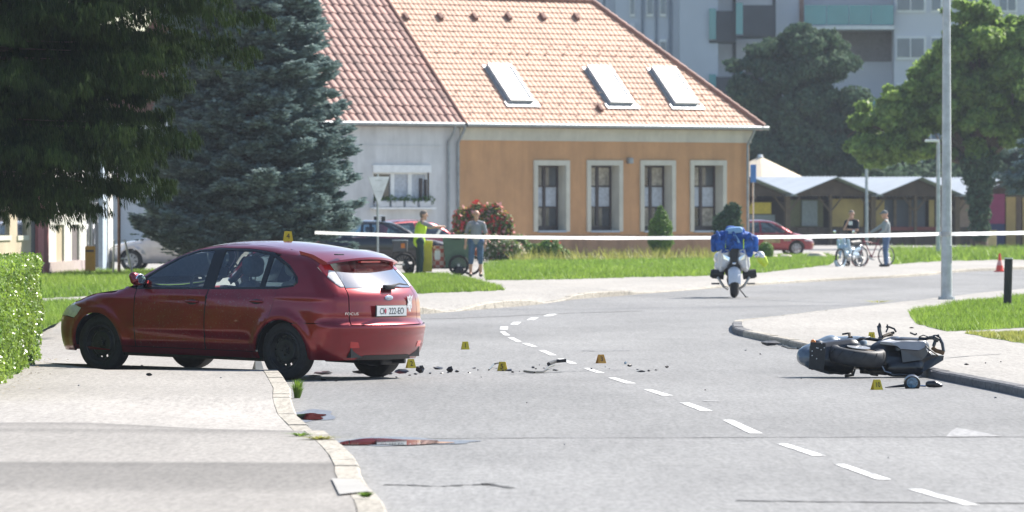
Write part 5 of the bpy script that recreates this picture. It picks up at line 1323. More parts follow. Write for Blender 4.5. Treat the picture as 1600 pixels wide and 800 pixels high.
# ================================================================ BACKGROUND BUILDINGS
APT = M('apartment_render', (.50,.53,.60), .9, var=.07, scale=.2); APT2 = M('apartment_pale_side', (.62,.63,.68), .9, var=.06, scale=.2)
BALC = M('balcony_dark_panel', (.065,.07,.085), .6, var=.15, scale=.5); TEAL = M('teal_balcony_glass', (.08,.30,.34), .2, var=.15, scale=.3, coat=.5); GLASSB = M('grey_blue_window_glass', (.16,.21,.27), .2, var=.2, scale=.4, coat=.5); SLABSHADE = M('painted_slab_shadow', (.22,.20,.20), .9)
def xbox(mb, px0, px1, z0, z1, D, dep, bev=0):
    x0, x1 = (px0-800)*D/F, (px1-800)*D/F
    return mb.box(((x0+x1)/2, D+dep/2, (z0+z1)/2), (x1-x0, dep, z1-z0), None, bev)
def zy(py, D): return H-(py-YH)*D/F
def world_child(mb, name, mat, parent, **k):
    o = mb.build(name, mat, **k); bpy.context.view_layer.update(); o.parent = parent
    o.matrix_local = parent.matrix_world.inverted() if parent.type == 'EMPTY' else Matrix.Identity(4); return o
apt = empty('apartment_block', XD(1000, 392, 0), 0, 'tall pale grey apartment block with dark balconies rising behind the orange house', 'apartment building'); bpy.context.view_layer.update()
D0 = 392
w = MB(); xbox(w, 700, 962, 0, 24, D0, 12); xbox(w, 962, 1062, 0, 24, D0-.8, 12); xbox(w, 1062, 1122, 0, 24, D0-1.6, 12)
world_child(w, 'wall', APT, apt); w = MB(); xbox(w, 1122, 1214, 0, 24, D0+1.2, 10); world_child(w, 'stair_wall', APT2, apt)
for px0, px1 in ((942,946),(1002,1006),(1045,1050),(1024,1027)):
    w = MB(); xbox(w, px0, px1, 2, 24, D0-.9, .1); world_child(w, 'wall_groove', M('wall_groove', (.20,.23,.29), .9) if 'wall_groove' not in bpy.data.materials else bpy.data.materials['wall_groove'], apt)
for px0, px1 in ((1010,1021),(984,992),(1031,1041)):
    for k in range(7):
        z = 2.2+k*2.9; w = MB(); xbox(w, px0, px1, z, z+1.5, D0-.95, .2); a = world_child(w, 'window', WHITEPL, apt)
        w = MB(); xbox(w, px0+1.2, px1-1.2, z+.15, z+1.35, D0-.99, .05); world_child(w, 'window_pane', GLASSB, a)
w = MB(); xbox(w, 984, 992, 13.0-3, 13.4, D0-1.0, .1); world_child(w, 'white_panel', APT2, apt)
for px0, px1, yt, yb, dd in ((1108,1150,17,64,1.8),(1150,1210,8,56,2.4),(1108,1150,120,150,1.8),(1150,1210,112,150,2.4),(1108,1150,-85,-38,1.8),(1150,1210,-95,-48,2.4)):
    w = MB(); zt, zb = zy(yt,D0-dd), zy(yb,D0-dd); gx = px0+11
    xbox(w, gx, px1, zb, zt, D0-dd, .15); xbox(w, px0, px1, zb-.12, zb+.05, D0-dd+.15, 2.4); b = world_child(w, 'balcony', BALC, apt)
    w = MB(); xbox(w, px0, gx-.3, zb+.1, zt+.15, D0-dd, .08); world_child(w, 'balcony_glass', TEAL, b)
for px0, px1 in ((1145,1150),(1207,1212)):
    w = MB(); xbox(w, px0, px1, 0, 24, D0+1.1, .1); world_child(w, 'dark_strip', BALC, apt)
apt2 = empty('apartment_block', XD(1400, 395, 0), 0, 'pale apartment block with a long teal glass balcony above the right trees', 'apartment building'); bpy.context.view_layer.update()
D1 = 395
w = MB(); xbox(w, 1214, 1256, 0, 24, D1, 12); xbox(w, 1256, 1397, 0, 24, D1+2.2, 10); xbox(w, 1397, 1760, 0, 24, D1-.5, 12); world_child(w, 'wall', APT2, apt2)
w = MB(); xbox(w, 1249, 1256, 0, 24, D1-.1, .1); world_child(w, 'brown_strip', M('brown_strip', (.35,.22,.18), .9), apt2)
for z in (0, 5.9, 11.8, 17.7):
    zz = zy(46, D1-1)-11.8+z+0
    w = MB(); xbox(w, 1256, 1397, zz, zz+.22, D1-1.0, 3.2); xbox(w, 1288, 1397, zz, zz+.24, D1-1.05, .1); s_ = world_child(w, 'balcony_slab', WHITEPL, apt2)
    for k in range(4):
        a = 1257+k*35; w = MB(); xbox(w, a, a+34, zz+.3, zz+1.5, D1-1.0, .06); world_child(w, 'balcony_glass', TEAL, s_)
    w = MB(); xbox(w, 1288, 1397, zz-1.9, zz-.05, D1+2.1, .1); world_child(w, 'slab_shade_strip', SLABSHADE, apt2)  # thin panel whose brown-grey colour stands for the shadow below the slab
for k in range(8):
    z = zy(20, D1)-2*2.9+k*2.9-2.9
    for px0, px1 in ((1400,1447),(1454,1473),(1500,1530),(1560,1590),(1620,1660)):
        w = MB(); xbox(w, px0, px1, z, z+1.45, D1-.6, .15); a = world_child(w, 'window', WHITEPL, apt2)
        n = 2 if px1-px0 > 25 else 1; ww = (px1-px0-3)/n
        for q in range(n): w = MB(); xbox(w, px0+2+q*ww, px0+ww*(q+1)-.5, z+.15, z+1.3, D1-.64, .05); world_child(w, 'window_pane', GLASSB, a)
w = MB(); xbox(w, 1391, 1421, 0, zy(232,378), 378, 6); o = w.build('far_shed', M('lilac_far_wall', (.40,.38,.50), .9)); tag(o, 'small lilac far building with a red strip between the stall roofs and the bright tree', 'building')
w = MB(); xbox(w, 1398, 1424, zy(267,377), zy(260,377), 377, .4); o = w.build('red_band', M('red_band', (.5,.05,.06), .6)); o.parent = bpy.data.objects['far_shed']
# parasol top
P = PD(1188, 243, 352); pr = empty('parasol', (P.x, P.y, 0), 0, 'cream market parasol with a pale cap behind the corner of the orange house', 'parasol')
cz = P.z; mb = MB().tube([(0,0,0),(0,0,cz)], .05, 8); mb.build('pole', GALV, pr)
CREAM = M('cream_canvas', (.58,.50,.38), .85, var=.08)
for k in range(8):
    a0, a1 = 2*math.pi*k/8, 2*math.pi*(k+1)/8; r = 2.7
    MB().add([(.15*math.cos(a0),.15*math.sin(a0),cz-.12),(.15*math.cos(a1),.15*math.sin(a1),cz-.12),(r*math.cos(a1),r*math.sin(a1),cz-1.35),(r*math.cos((a0+a1)/2)*.94,r*math.sin((a0+a1)/2)*.94,cz-1.33),(r*math.cos(a0),r*math.sin(a0),cz-1.35)], [(0,1,2,3,4)]).build('canopy_panel', CREAM, pr)
MB().cyl((0,0,cz-.02), .17, .16, (0,0,1), 12, r2=.10).build('cap', WHITEPL, pr)
# blue sign on its post behind the house corner
s_ = empty('blue_sign', XD(1177, 259, 0), 0, 'small blue plate sign beside the house corner below the parasol', 'sign')
MB().box((0,0,zy(271,259)),(.24,.03,.72), bev=.02).build('sign_plate', M('blue_sign_paint', (.02,.16,.55), .4), s_); MB().tube([(.0,.04,0),(.0,.04,zy(258,259))], .03, 8).build('post', GALV, s_)
# ---- market stalls
SA = R(35); SU = Vector((math.cos(SA), math.sin(SA), 0)); SV = Vector((-math.sin(SA), math.cos(SA), 0))
SHEET = M('pale_corrugated_sheet', (.46,.50,.53), .45, var=.08, scale=.8, metal=.1)
WOODD = M('dark_brown_boards', (.085,.055,.04), .85, var=.3, scale=2, bmp=.2, rand=.2); OCHRE = M('ochre_panel', (.42,.29,.10), .85, var=.15, scale=1); WOODP = M('brown_post_wood', (.15,.10,.06), .8, var=.2, scale=3); GREYP = M('grey_stall_shutter', (.22,.24,.24), .7, var=.15)
def stall(k, label, panels, W=5.75, L=7.0, base=PD(1232,303,338), ua=SU, va=SV, ez=2.78, pz=3.72, roofm=SHEET):
    o0 = Vector((base.x, base.y, 0))+ua*(W*k); root = empty('market_stall', o0, 0, label, 'market stall', 'market stalls behind the right lawn'); bpy.context.view_layer.update()
    q = lambda u, v, z: o0+ua*u+va*v+ZV*z; Rm = Matrix((ua, va, ZV)).transposed()
    for sgn, nm in ((0,'roof_slope'),(1,'roof_slope')):
        mb = MB(); n = 26
        e0, e1 = (-.25, W/2) if sgn == 0 else (W+.25, W/2)
        ze = ez-.08
        for i in range(n*2+1):
            v = -.5+(L+1.0)*i/(n*2); h = .035 if i % 2 else 0
            mb.v += [tuple(q(e0,v,ze+h)), tuple(q(e1,v,pz+h)), tuple(q(e0,v,ze+h-.03)), tuple(q(e1,v,pz+h-.03))]
            if i: b = len(mb.v)-8; mb.f += [(b,b+1,b+5,b+4),(b+2,b+6,b+7,b+3),(b,b+4,b+6,b+2)]; mb.m += [0,0,0]
        mb.f += [(0,2,3,1)]; mb.m += [0]
        world_child(mb, nm, roofm, root, fix=False)
    mb = MB().prism([q(.05,.05,ez-.1),q(W-.05,.05,ez-.1),q(W/2,.05,pz-.06)], va*.06); world_child(mb, 'gable_board', WOODD, root)
    mb = MB().prism([q(.05,L-.1,0),q(W-.05,L-.1,0),q(W-.05,L-.1,ez-.1),q(W/2,L-.1,pz-.06),q(.05,L-.1,ez-.1)], va*.06); world_child(mb, 'rear_wall', WOODD, root)
    for u in (.08, W/2, W-.08):
        for v in (.1, L-.3):
            mb = MB().box(q(u,v,ez/2),(.14,.14,ez),Rm); world_child(mb, 'post', WOODP, root)
            if v < 1:
                for s_ in (-1,1):
                    if 0 < u+s_*.8 < W: mb = MB().tube([q(u,v,ez-.95),q(u+s_*.8,v,ez-.12)], .05, 4); world_child(mb, 'brace', WOODP, root)
    for (a,b,z0,z1,v,m) in panels:
        mb = MB().box(q((a+b)/2*W, v, (z0+z1)/2),((b-a)*W,.06,z1-z0),Rm); world_child(mb, 'panel', m, root)
    # counter boards, one by one
    nb = 8
    for i in range(nb):
        mb = MB().box(q(W*(i+.5)/nb,.25,.52),(W/nb-.03,.05,1.02),Rm); world_child(mb, 'counter_board', WOODD, root)
    mb = MB().box(q(-.02,L/2,1.2),(.06,L-.4,2.4),Rm); world_child(mb, 'side_wall', WOODD, root)
    return root
stall(-1, 'leftmost market stall with a small yellow panel beside the house corner', [(.5,.85,1.75,2.35,.4,M('yellow_panel', (.60,.42,.03), .7)),(.45,.9,.9,1.7,.45,GREYP)])
stall(0, 'market stall with grey shutters and an ochre panel behind the moped rider', [(.08,.48,1.05,2.5,.6,M('dark_olive_panel', (.13,.12,.05), .8)),(.22,.40,1.1,2.45,.5,GREYP),(.56,.94,1.05,2.55,.5,OCHRE)])
stall(1, 'market stall with dark window openings and a dark red counter strip behind the standing cyclist', [(.02,.2,1.05,2.5,.6,OCHRE),(.2,.7,1.05,2.5,.7,BALC),(.30,.33,1.05,2.5,.5,WOODP),(.48,.51,1.05,2.5,.5,WOODP),(.72,.78,1.05,2.5,.5,OCHRE),(.1,.9,.85,1.05,.16,M('dark_red_strip', (.20,.05,.045), .8))])
stall(2, 'market stall with a pale brown door mostly hidden by the grey lamp posts', [(.05,.4,.3,2.5,.4,M('pale_brown_door', (.30,.20,.15), .8)),(.5,.9,1.05,2.5,.6,OCHRE)])
SA2 = R(-28); SU2 = Vector((math.cos(SA2), math.sin(SA2), 0)); SV2 = Vector((-math.sin(SA2), math.cos(SA2), 0))
MAG = M('magenta_panel', (.26,.03,.09), .7, var=.15, scale=2); BLUED = M('dark_blue_base_panel', (.03,.04,.10), .7)
rs = stall(0, 'market stall with a magenta wall and ochre boards at the right edge of the picture', [(.05,.20,1.25,2.75,-.05,MAG),(.05,.20,.1,1.25,-.05,BLUED),(.21,.28,.1,2.6,-.05,OCHRE),(.285,.32,.1,2.6,-.05,WOODP),(.33,.40,.1,2.6,-.05,OCHRE),(.42,.95,.1,2.6,-.05,WOODP)], W=7.5, L=6, base=PD(1528,303,322), ua=SU2, va=SV2, ez=2.85, pz=3.9, roofm=M('grey_sheet_roof', (.30,.31,.32), .6))
# dark vegetation mass seen under and behind the stalls
tag(leafcloud('undergrowth', [XD(p,362+(i%3)*3,1.5+(i%2)*.8) for i,p in enumerate(range(1150,1720,16))], [(2.0,2.0,2.6+.9*(i%4==0)) for i in range(len(range(1150,1720,16)))], 26000, .24, LEAF_D, 95), kind='stuff')
tag(leafcloud('undergrowth', [XD(p,300,1.2) for p in range(-60,240,14)], [(1.6,2,2.2)]*len(range(-60,240,14)), 9000, .24, LEAF_D, 96), kind='stuff')

# ---- row of houses at the left edge
def LD(px): return -19.57/((px-800)/F-.0423)
def lp(px, z, n=0.0):
    D = LD(px); return Vector(((px-800)/F*D + n, D - n*.0423, z))
def lwall(mb, px0, px1, z0, z1, n0=0.0, n1=-.3):
    a, b = lp(px0,z0,n0), lp(px1,z0,n0); c, d = lp(px1,z0,n1), lp(px0,z0,n1); up_ = Vector((0,0,z1-z0))
    return mb.add([a,b,c,d,a+up_,b+up_,c+up_,d+up_], [(0,1,2,3),(4,5,6,7),(0,1,5,4),(1,2,6,5),(2,3,7,6),(3,0,4,7)])
lz = lambda py, px: H-(py-YH)*LD(px)/F
BEIGE = M('beige_render', (.42,.35,.25), .9, var=.15, scale=.6, bmp=.2); PINK = M('pink_painted_render', (.48,.16,.16), .85, var=.1); WHT = M('white_wall_render', (.58,.57,.53), .9, var=.1); MAUVE = M('mauve_plinth', (.38,.31,.30), .9, var=.15)
lh = empty('beige_house', lp(20,0), 0, 'beige rendered house with small recessed windows at the left edge', 'house'); bpy.context.view_layer.update()
mb = MB()
for a, b, z0, z1 in ((-170,-3,0,6),(-3,15,0,lz(368,6)),(-3,15,3.9,6),(15,27,0,6),(27,42,0,lz(368,34)),(27,42,3.9,6),(42,48.5,0,6)): lwall(mb, a, b, z0, z1, 0, -5 if (b-a) > 100 else -.45)
world_child(mb, 'wall', BEIGE, lh)
for a, b in ((-3,15),(27,42)):
    zb = lz(368,(a+b)/2); mb = lwall(MB(), a, b, zb, 3.9, -.06, -.1); wo = world_child(mb, 'window', WGLASS, lh); mb = lwall(MB(), a-1, b+1, zb-.12, zb, .04, -.3); world_child(mb, 'window_sill', TRIM, wo)
mb = MB().prism([lp(-170,6,.3), lp(48,6,.3), lp(48,9,-4.5), lp(-170,9,-4.5)], (0,0,.2)); world_child(mb, 'roof', TILE_R, lh)
lh2 = empty('white_building', lp(100,0), 0, 'white wall with two tall recesses above a mauve plinth beside the pink pillar', 'building'); bpy.context.view_layer.update()
mb = MB(); zt, zb = lz(351,100), lz(408,100)
for a, b, z0, z1 in ((75,88,zb,6),(88,100.5,zt,6),(100.5,112,zb,6),(112,124,zt,6),(124,135,zb,6)): lwall(mb, a, b, z0, z1, 0, -.7)
lwall(mb, 75, 135, 0, 6, -.7, -5)
world_child(mb, 'wall', WHT, lh2)
mb = lwall(MB(), 75, 135, 0, zb, .04, -.7); world_child(mb, 'plinth', MAUVE, lh2)
mb = lwall(MB(), 88, 100.5, zb, zt, -.06, -.1); world_child(mb, 'recess_panel', BEIGE, lh2); mb = lwall(MB(), 112, 124, zb, zt, -.06, -.1); world_child(mb, 'recess_panel', M('dark_recess', (.12,.10,.10), .9), lh2)
def lthing(name, label, cat, mb, mat, **k):
    o = mb.build(name, mat, **k); tag(o, label, cat); return o
lthing('side_door', 'dark narrow door between the beige house and the pink pillar', 'door', lwall(MB(), 48.6, 58, 0, 4.5, -.05, -.3), M('dark_grey_door', (.06,.065,.07), .7))
pp = lthing('pink_pillar', 'tall pink pillar with a dark red shaded side at the house row', 'pillar', lwall(MB(), 58, 67, 0, 6, .03, -.3), PINK)
lwall(MB(), 67.2, 75, 0, 6, .02, -.3).build('shade_toned_side', M('pink_render_shade_tone', (.20,.025,.03), .8), pp)  # the pillar's shade on this side is put into the colour as dark red
lthing('dark_crate', 'black box standing on the grass in front of the narrow dark door', 'box', MB().box(lp(51,.28,.16),(.20,.3,.30), bev=.02), BLACKP)
# ornamental gate
gt = empty('iron_gate', lp(146,0), 0, 'grey wrought iron gate with scrolls between the yellow box and the pale posts', 'gate'); bpy.context.view_layer.update()
IRON = M('painted_iron', (.20,.21,.23), .5, metal=.4)
mb = lwall(MB(), 136, 157, 0, .25, -.05, -.1); world_child(mb, 'gate_rail', IRON, gt); mb = lwall(MB(), 136, 157, 2.0, 2.1, -.05, -.1); world_child(mb, 'gate_rail', IRON, gt)
for i in range(9):
    px = 137+i*2.4; mb = MB().tube([lp(px,.1,-.07), lp(px,3.6,-.07)], .03, 6); world_child(mb, 'gate_bar', IRON, gt)
for i in range(4):
    mb = MB().torus(lp(139+i*5,1.2+.6*(i%2),-.05), .28, .03, (1,0,0), 14, 5); world_child(mb, 'scroll', IRON, gt)
mb = lwall(MB(), 136, 157, 0, 4.2, -.16, -.2); world_child(mb, 'dark_yard_door', M('dark_yard_door', (.05,.05,.055), .9), gt)
lthing('gate_post', 'pale blue metal gate post left of the white post', 'post', lwall(MB(), 158, 164.5, 0, 5.2, .05, -.4), M('pale_blue_metal', (.42,.50,.58), .5))
lthing('gate_post', 'white rendered gate post next to the silver car', 'post', lwall(MB(), 165, 172, 0, 4.0, .08, -.5), WHT)
yb = empty('yellow_box', XD(141,170,.12), 0, 'yellow orange metal box mounted on a short post by the gate', 'mailbox')
YM = M('yellow_box_paint', (.62,.30,.03), .5, var=.1)
MB().box((0,0,zy(404,170)-.12),(.27,.22,.66), bev=.02).build('box_body', YM, yb); MB().box((-.0,-.12,zy(392,170)-.12),(.20,.02,.05)).build('slot', BLACKP, yb); MB().tube([(0,.02,0),(0,.02,zy(422,170)-.12)], .025, 8).build('post', IRON, yb)
lthing('utility_pole', 'rusty brown pole standing in the grass in front of the silver car', 'pole', MB().tube([XD(186,172,0), XD(186,172,0)+Vector((0,0,3.2))], .045, 10), M('rusty_pole', (.20,.11,.07), .7, var=.3), smooth=60)
lthing('utility_pole', 'thin grey pipe pole beside the plinth of the white wall', 'pole', MB().tube([lp(127,0,.25), lp(127,5,.25)], .05, 8), IRON, smooth=60)
rk = empty('pipe_rack', XD(190,173,.12), 0, 'bent grey pipe frame leaning beside the brown pole', 'pipe frame')
MB().tube([XD(177,173)-XD(190,173),XD(178,173)-XD(190,173)+Vector((0,0,.95)),XD(195,173)-XD(190,173)+Vector((0,0,.95)),XD(208,173)-XD(190,173)+Vector((0,0,-.02))], .03, 8).build('pipe', GALV, rk, smooth=60)
MB().tube([XD(177,173)-XD(190,173)+Vector((0,0,.45)),XD(196,173)-XD(190,173)+Vector((0,0,.45))], .022, 8).build('crossbar', GALV, rk, smooth=60)

# ================================================================ POSTS, TAPE, CONE
lp1 = empty('lamp_post', XD(1479, 127.3, .09), 0, 'tall galvanised lamp post with white tape tied round it', 'lamp post')
MB().tube([(0,0,0),(0,0,1.2),(0,0,4),(0,0,8.8)], [.115,.105,.088,.06], 12).build('post', GALV, lp1, smooth=40); MB().cyl((0,0,.03), .17, .06, n=16).build('base_plate', GALV, lp1)
MB().tube([(0,0,8.8),(-.3,0,9.1),(-1.2,0,9.2)], [.06,.05,.04], 8).build('arm', GALV, lp1, smooth=60); MB().box((-1.5,0,9.18),(.7,.28,.12), bev=.04).build('lamp_head', GALV, lp1)
MB().box((.07,-.07,.9),(.06,.05,.35), bev=.01).build('service_door', GALV, lp1)
def lampsmall(px, D, ytop, label, hw):
    r = empty('street_lamp', XD(px, D, 0), 0, label, 'street lamp'); z = zy(ytop, D)
    MB().tube([(0,0,0),(0,0,z)], [.10,.07], 10).build('post', GALV, r, smooth=60); MB().box((-hw*.45,0,z),(hw,.25,.10), bev=.03).build('lamp_head', WHITEPL, r)
lampsmall(1466, 249, 220, 'short grey street lamp with a flat head just left of the tall lamp post', .55)
lampsmall(1354, 338, 232, 'small far street lamp above the market stall roofs', .45)
st = empty('traffic_sign', XD(590, 171, .12), R(48), 'back of a triangular give way sign on a thin grey pole before the black car', 'traffic sign')
MB().tube([(0,0,0),(0,0,zy(272,171)-.12)], .030, 8).build('pole', GALV, st, smooth=60)
zt = zy(276,171)-.12; MB().prism([(-.42,-.045,zt),(.42,-.045,zt),(.0,-.045,zt-.78)], (0,.012,0)).build('sign_back', M('sign_back_grey', (.5,.52,.55), .5), st)
for zz in (zt-.1, zt-.4): MB().box((0,-.03,zz),(.3,.03,.03)).build('bracket', GALV, st)
# tape
TAPEM = leaf_mat('white_barrier_tape', (.84,.84,.84), (.88,.88,.88), scale=5, tl=.5, rough=.4)
TAPEM.node_tree.nodes['Principled BSDF'].inputs['Base Color'].default_value = (.86,.86,.86,1)
tp_ = empty('barrier_tape', (0,0,0), 0, 'white barrier tape stretched across the whole street at window sill height', 'tape')
def tape(p0, p1, sag, w=.075, n=80, waves=5):
    mb = MB(); g = random.Random(int(p0.x*10))
    ph = [g.uniform(0,6) for _ in range(4)]
    for i in range(n+1):
        t = i/n; p = p0.lerp(p1, t); p.z -= 4*sag*t*(1-t); d = (p1-p0).normalized(); tw = .15*math.sin(waves*t*6+ph[0])+.15*math.sin(17*t+ph[1])
        up_ = Vector((0,0,1))*math.cos(tw)+Vector((-d.y,d.x,0))*math.sin(tw); hw = w/2*(1+.08*math.sin(60*t+ph[2]))
        mb.v += [tuple(p+up_*hw), tuple(p-up_*hw)]
        if i: b = len(mb.v)-4; mb.f.append((b,b+1,b+3,b+2)); mb.m.append(0)
    mb.build('tape_run', TAPEM, tp_, fix=False, smooth=180)
tA = PD(1479,365.5,127.2); tape(PD(492,363.3,167.5), tA+Vector((-.11,0,0)), .11, w=.076, n=160); tape(tA+Vector((.10,0,0)), PD(1720,360,118), .01, w=.076, n=30)
MB().tube([tA-Vector((0,-.1,.045)), tA+Vector((0,.1,.045))], .112, 16).build('tape_wrap', TAPEM, tp_, smooth=40)
bo = empty('bollard', XD(1574, 117, .09), 0, 'short dark bollard with a pale top standing in the right grass', 'bollard'); bo.rotation_euler = (0, R(1.6), 0)
MB().tube([(0,0,-.1),(0,0,.88)], .075, 20).build('post', M('dark_bollard_wood', (.020,.020,.022), .7, var=.4, scale=8, bmp=.3), bo, smooth=50); MB().tube([(0,0,.88),(0,0,.905)], .077, 20).build('cap', M('pale_cap', (.55,.55,.53), .7), bo)
cn = empty('traffic_cone', XD(1562, 196, 0), 0, 'red orange traffic cone standing on the far road near the right edge', 'traffic cone')
CO = M('fluorescent_red_orange', (.75,.07,.04), .5, var=.08); 
MB().box((0,0,.02),(.32,.32,.04), bev=.01).build('base', CO, cn); MB().cyl((0,0,.12), .12, .16, n=20, r2=.095).cyl((0,0,.46), .055, .22, n=20, r2=.025).build('cone_body', CO, cn, smooth=40)
MB().cyl((0,0,.275), .096, .15, n=20, r2=.056).build('reflective_band', M('pink_white_band', (.75,.35,.30), .4), cn, smooth=40)
lthing('utility_box', 'yellowish grey utility cabinet before the magenta stall', 'cabinet', MB().box(XD(1547,303,0)+Vector((0,0,.45)),(.58,.35,.95), bev=.03).box(XD(1547,303,0)+Vector((0,0,.95)),(.64,.4,.06)), M('yellow_grey_cabinet', (.42,.36,.18), .7))
# ================================================================ PEOPLE
def person(label, base, rz, pose, shirt, trousers, shoes, hair=None, sleeve=.45, leg=1.0, vest=None, hat=None, bald=False, belly=.0, skin=SKIN):
    """local frame: +y the way the person faces, +x the person's right side (seen from above), z up"""
    root = empty('person', base, rz, label, 'person')
    J = dict(hipL=(-.10,0,.92), hipR=(.10,0,.92), kneeL=(-.11,.03,.50), kneeR=(.11,.03,.50), ankL=(-.12,0,.085), ankR=(.12,0,.085), toeL=(-.14,.16,.035), toeR=(.14,.16,.035),
             waist=(0,0,1.05), chest=(0,.0,1.32), neck=(0,.0,1.50), head=(0,.03,1.64), shL=(-.18,0,1.405), shR=(.18,0,1.405), elL=(-.25,-.02,1.15), elR=(.25,-.02,1.15), haL=(-.25,.10,.90), haR=(.25,.10,.90))
    J.update(pose); V = {k: Vector(v) for k, v in J.items()}
    trap = [(V['neck']-Vector((0,0,.055)), V['shL']+Vector((0,0,.0)), .052, .050), (V['neck']-Vector((0,0,.055)), V['shR'], .052, .050)]
    body = trap+[(V['waist'], V['chest'], .115, .125), (V['chest'], V['neck'], .10, .055), (V['neck'], V['head'], .055, .06), (V['chest'], V['shL'], .09, .062), (V['chest'], V['shR'], .09, .062), (V['hipL'], V['hipR'], .10, .10), (V['hipL'], V['waist'], .10, .11), (V['hipR'], V['waist'], .10, .11)]
    for s in 'LR':
        body += [(V['sh'+s], V['el'+s], .052, .040), (V['el'+s], V['ha'+s], .040, .027), (V['hip'+s], V['knee'+s], .085, .057), (V['knee'+s], V['ank'+s], .055, .038), (V['ank'+s], V['toe'+s], .042, .032)]
        d = (V['ha'+s]-V['el'+s]).normalized(); sd = d.cross(Vector((0,0,1))); sd = sd.normalized() if sd.length > .1 else Vector((0,1,0)); pal = V['ha'+s]+d*.05
        body.append((V['ha'+s], pal, .027, .034))
        for i, (o, l) in enumerate(((-.030,.062),(-.011,.075),(.009,.072),(.028,.058))):
            k = pal+sd*o+d*.015; m1 = k+d*l*.6-Vector((0,0,.008)); body += [(k, m1, .0095, .0085), (m1, m1+d*l*.4-Vector((0,0,.016)), .0085, .007)]
        th = V['ha'+s]+d*.02-sd*.028; body.append((th, th+d*.035-sd*.025, .011, .009))
    # head: cranium, jaw, nose, ears
    h = V['head']; body += [(h+Vector((0,-.02,.03)), h+Vector((0,.015,.03)), .088, .085), (h+Vector((0,.03,-.06)), h+Vector((0,.04,-.08)), .058, .045), (h+Vector((0,.095,.01)), h+Vector((0,.115,-.025)), .010, .015)]
    for s_ in (-1,1): body.append((h+Vector((s_*.088,0,.02)), h+Vector((s_*.090,-.005,-.02)), .016, .012))
    b = remesh(capsules(body, 10), 'body', skin, root, voxel=.0105, smooth=2)
    for s_ in (-1,1): MB().ell(h+Vector((s_*.032,.092,.015)), (.012,.006,.008), 8, 6).build('eye', DARK, b)
    sh = [(a, b, c+.012, d+.012) for a, b, c, d in trap]+[(V['waist']-Vector((0,0,.10)), V['waist'], .135+belly*.5, .130+belly), (V['waist']+Vector((0,belly*.6,0)), V['chest'], .130+belly, .145), (V['chest'], V['neck']-Vector((0,0,.03)), .115, .06), (V['chest'], V['shL'], .095, .062), (V['chest'], V['shR'], .095, .062), (V['hipL'], V['hipR'], .115, .115)]
    for s in 'LR': sh.append((V['sh'+s], V['sh'+s].lerp(V['el'+s], min(1, sleeve*2)), .063, .058))
    if sleeve > .6:
        for s in 'LR': sh.append((V['el'+s], V['el'+s].lerp(V['ha'+s], (sleeve-.5)*2), .058, .042))
    if shirt is not None: remesh(capsules(sh, 12), 'shirt', shirt, root, voxel=.014, smooth=3)
    if vest is not None:
        vs = [(V['waist']-Vector((0,0,.14)), V['waist'], .168, .155), (V['waist'], V['chest'], .150, .160), (V['chest'], V['neck']-Vector((0,0,.06)), .128, .075), (V['chest'], V['shL'].lerp(V['chest'],.25), .12, .085), (V['chest'], V['shR'].lerp(V['chest'],.25), .12, .085)]
        vo = remesh(capsules(vs, 14), 'safety_vest', vest, root, voxel=.014, smooth=3)
        MB().torus(V['waist']+Vector((0,0,.02)), .155, .012, (0,0,1), 20, 6, sq=2.2).build('reflective_band', GALV, vo)
    tr = [(V['hipL'], V['hipR'], .125, .125), (V['hipL']+Vector((0,0,.02)), V['hipR']+Vector((0,0,.02)), .11, .11)]
    for s in 'LR':
        e = V['knee'+s].lerp(V['ank'+s], leg); tr += [(V['hip'+s], V['knee'+s], .105, .078), (V['knee'+s], e, .078, .066)]
    remesh(capsules(tr, 12), 'trousers', trousers, root, voxel=.014, smooth=3)
    for s in 'LR': remesh(capsules([(V['ank'+s]-Vector((0,.05,.03)), V['toe'+s]+Vector((0,.02,.01)), .052, .042), (V['ank'+s]-Vector((0,.04,0)), V['ank'+s], .05, .05)], 10), 'shoe', shoes, root, voxel=.013, smooth=1)
    if hair is not None: remesh(capsules([(h+Vector((0,-.03,.05)), h+Vector((0,.01,.062)), .088, .082), (h+Vector((0,-.045,-.02)), h+Vector((0,-.045,.03)), .062, .08)], 12), 'hair', hair, root, voxel=.013, smooth=2)
    if hat is not None: remesh(capsules([(h+Vector((0,-.015,.065)), h+Vector((0,.01,.07)), .09, .088), (h+Vector((0,.08,.06)), h+Vector((0,.15,.045)), .03, .02), (h+Vector((-.05,.08,.058)), h+Vector((.05,.08,.058)), .025, .025)], 12), 'cap', hat, root, voxel=.013, smooth=2)
    return root
HIVIS = M('hi_vis_yellow', (.55,.80,.03), .6, var=.08); GREYT = M('grey_cotton', (.25,.26,.29), .9, var=.12, scale=8); JEANS = M('blue_denim', (.075,.13,.23), .9, var=.2, scale=10); NAVY = M('dark_navy_cloth', (.018,.022,.035), .9, var=.3); DGREEN = M('dark_green_work_cloth', (.02,.05,.045), .9)
LGREY = M('pale_grey_green_shirt', (.27,.30,.30), .9, var=.1, scale=6); SHOE = M('dark_shoe', (.03,.028,.026), .7); CAPG = M('grey_cap_cloth', (.18,.19,.19), .9)
person('man in a yellow hi-vis vest reaching over the carts, seen from the side', XD(655,172.5,.12), R(-75), dict(chest=(0,.05,1.30), neck=(0,.08,1.48), head=(0,.13,1.62), shL=(-.18,.06,1.42), shR=(.18,.06,1.42), elL=(-.20,.32,1.30), elR=(.20,.34,1.32), haL=(-.14,.60,1.30), haR=(.10,.62,1.32)), GREYT, DGREEN, SHOE, hair=HAIRG, sleeve=.4, vest=HIVIS)
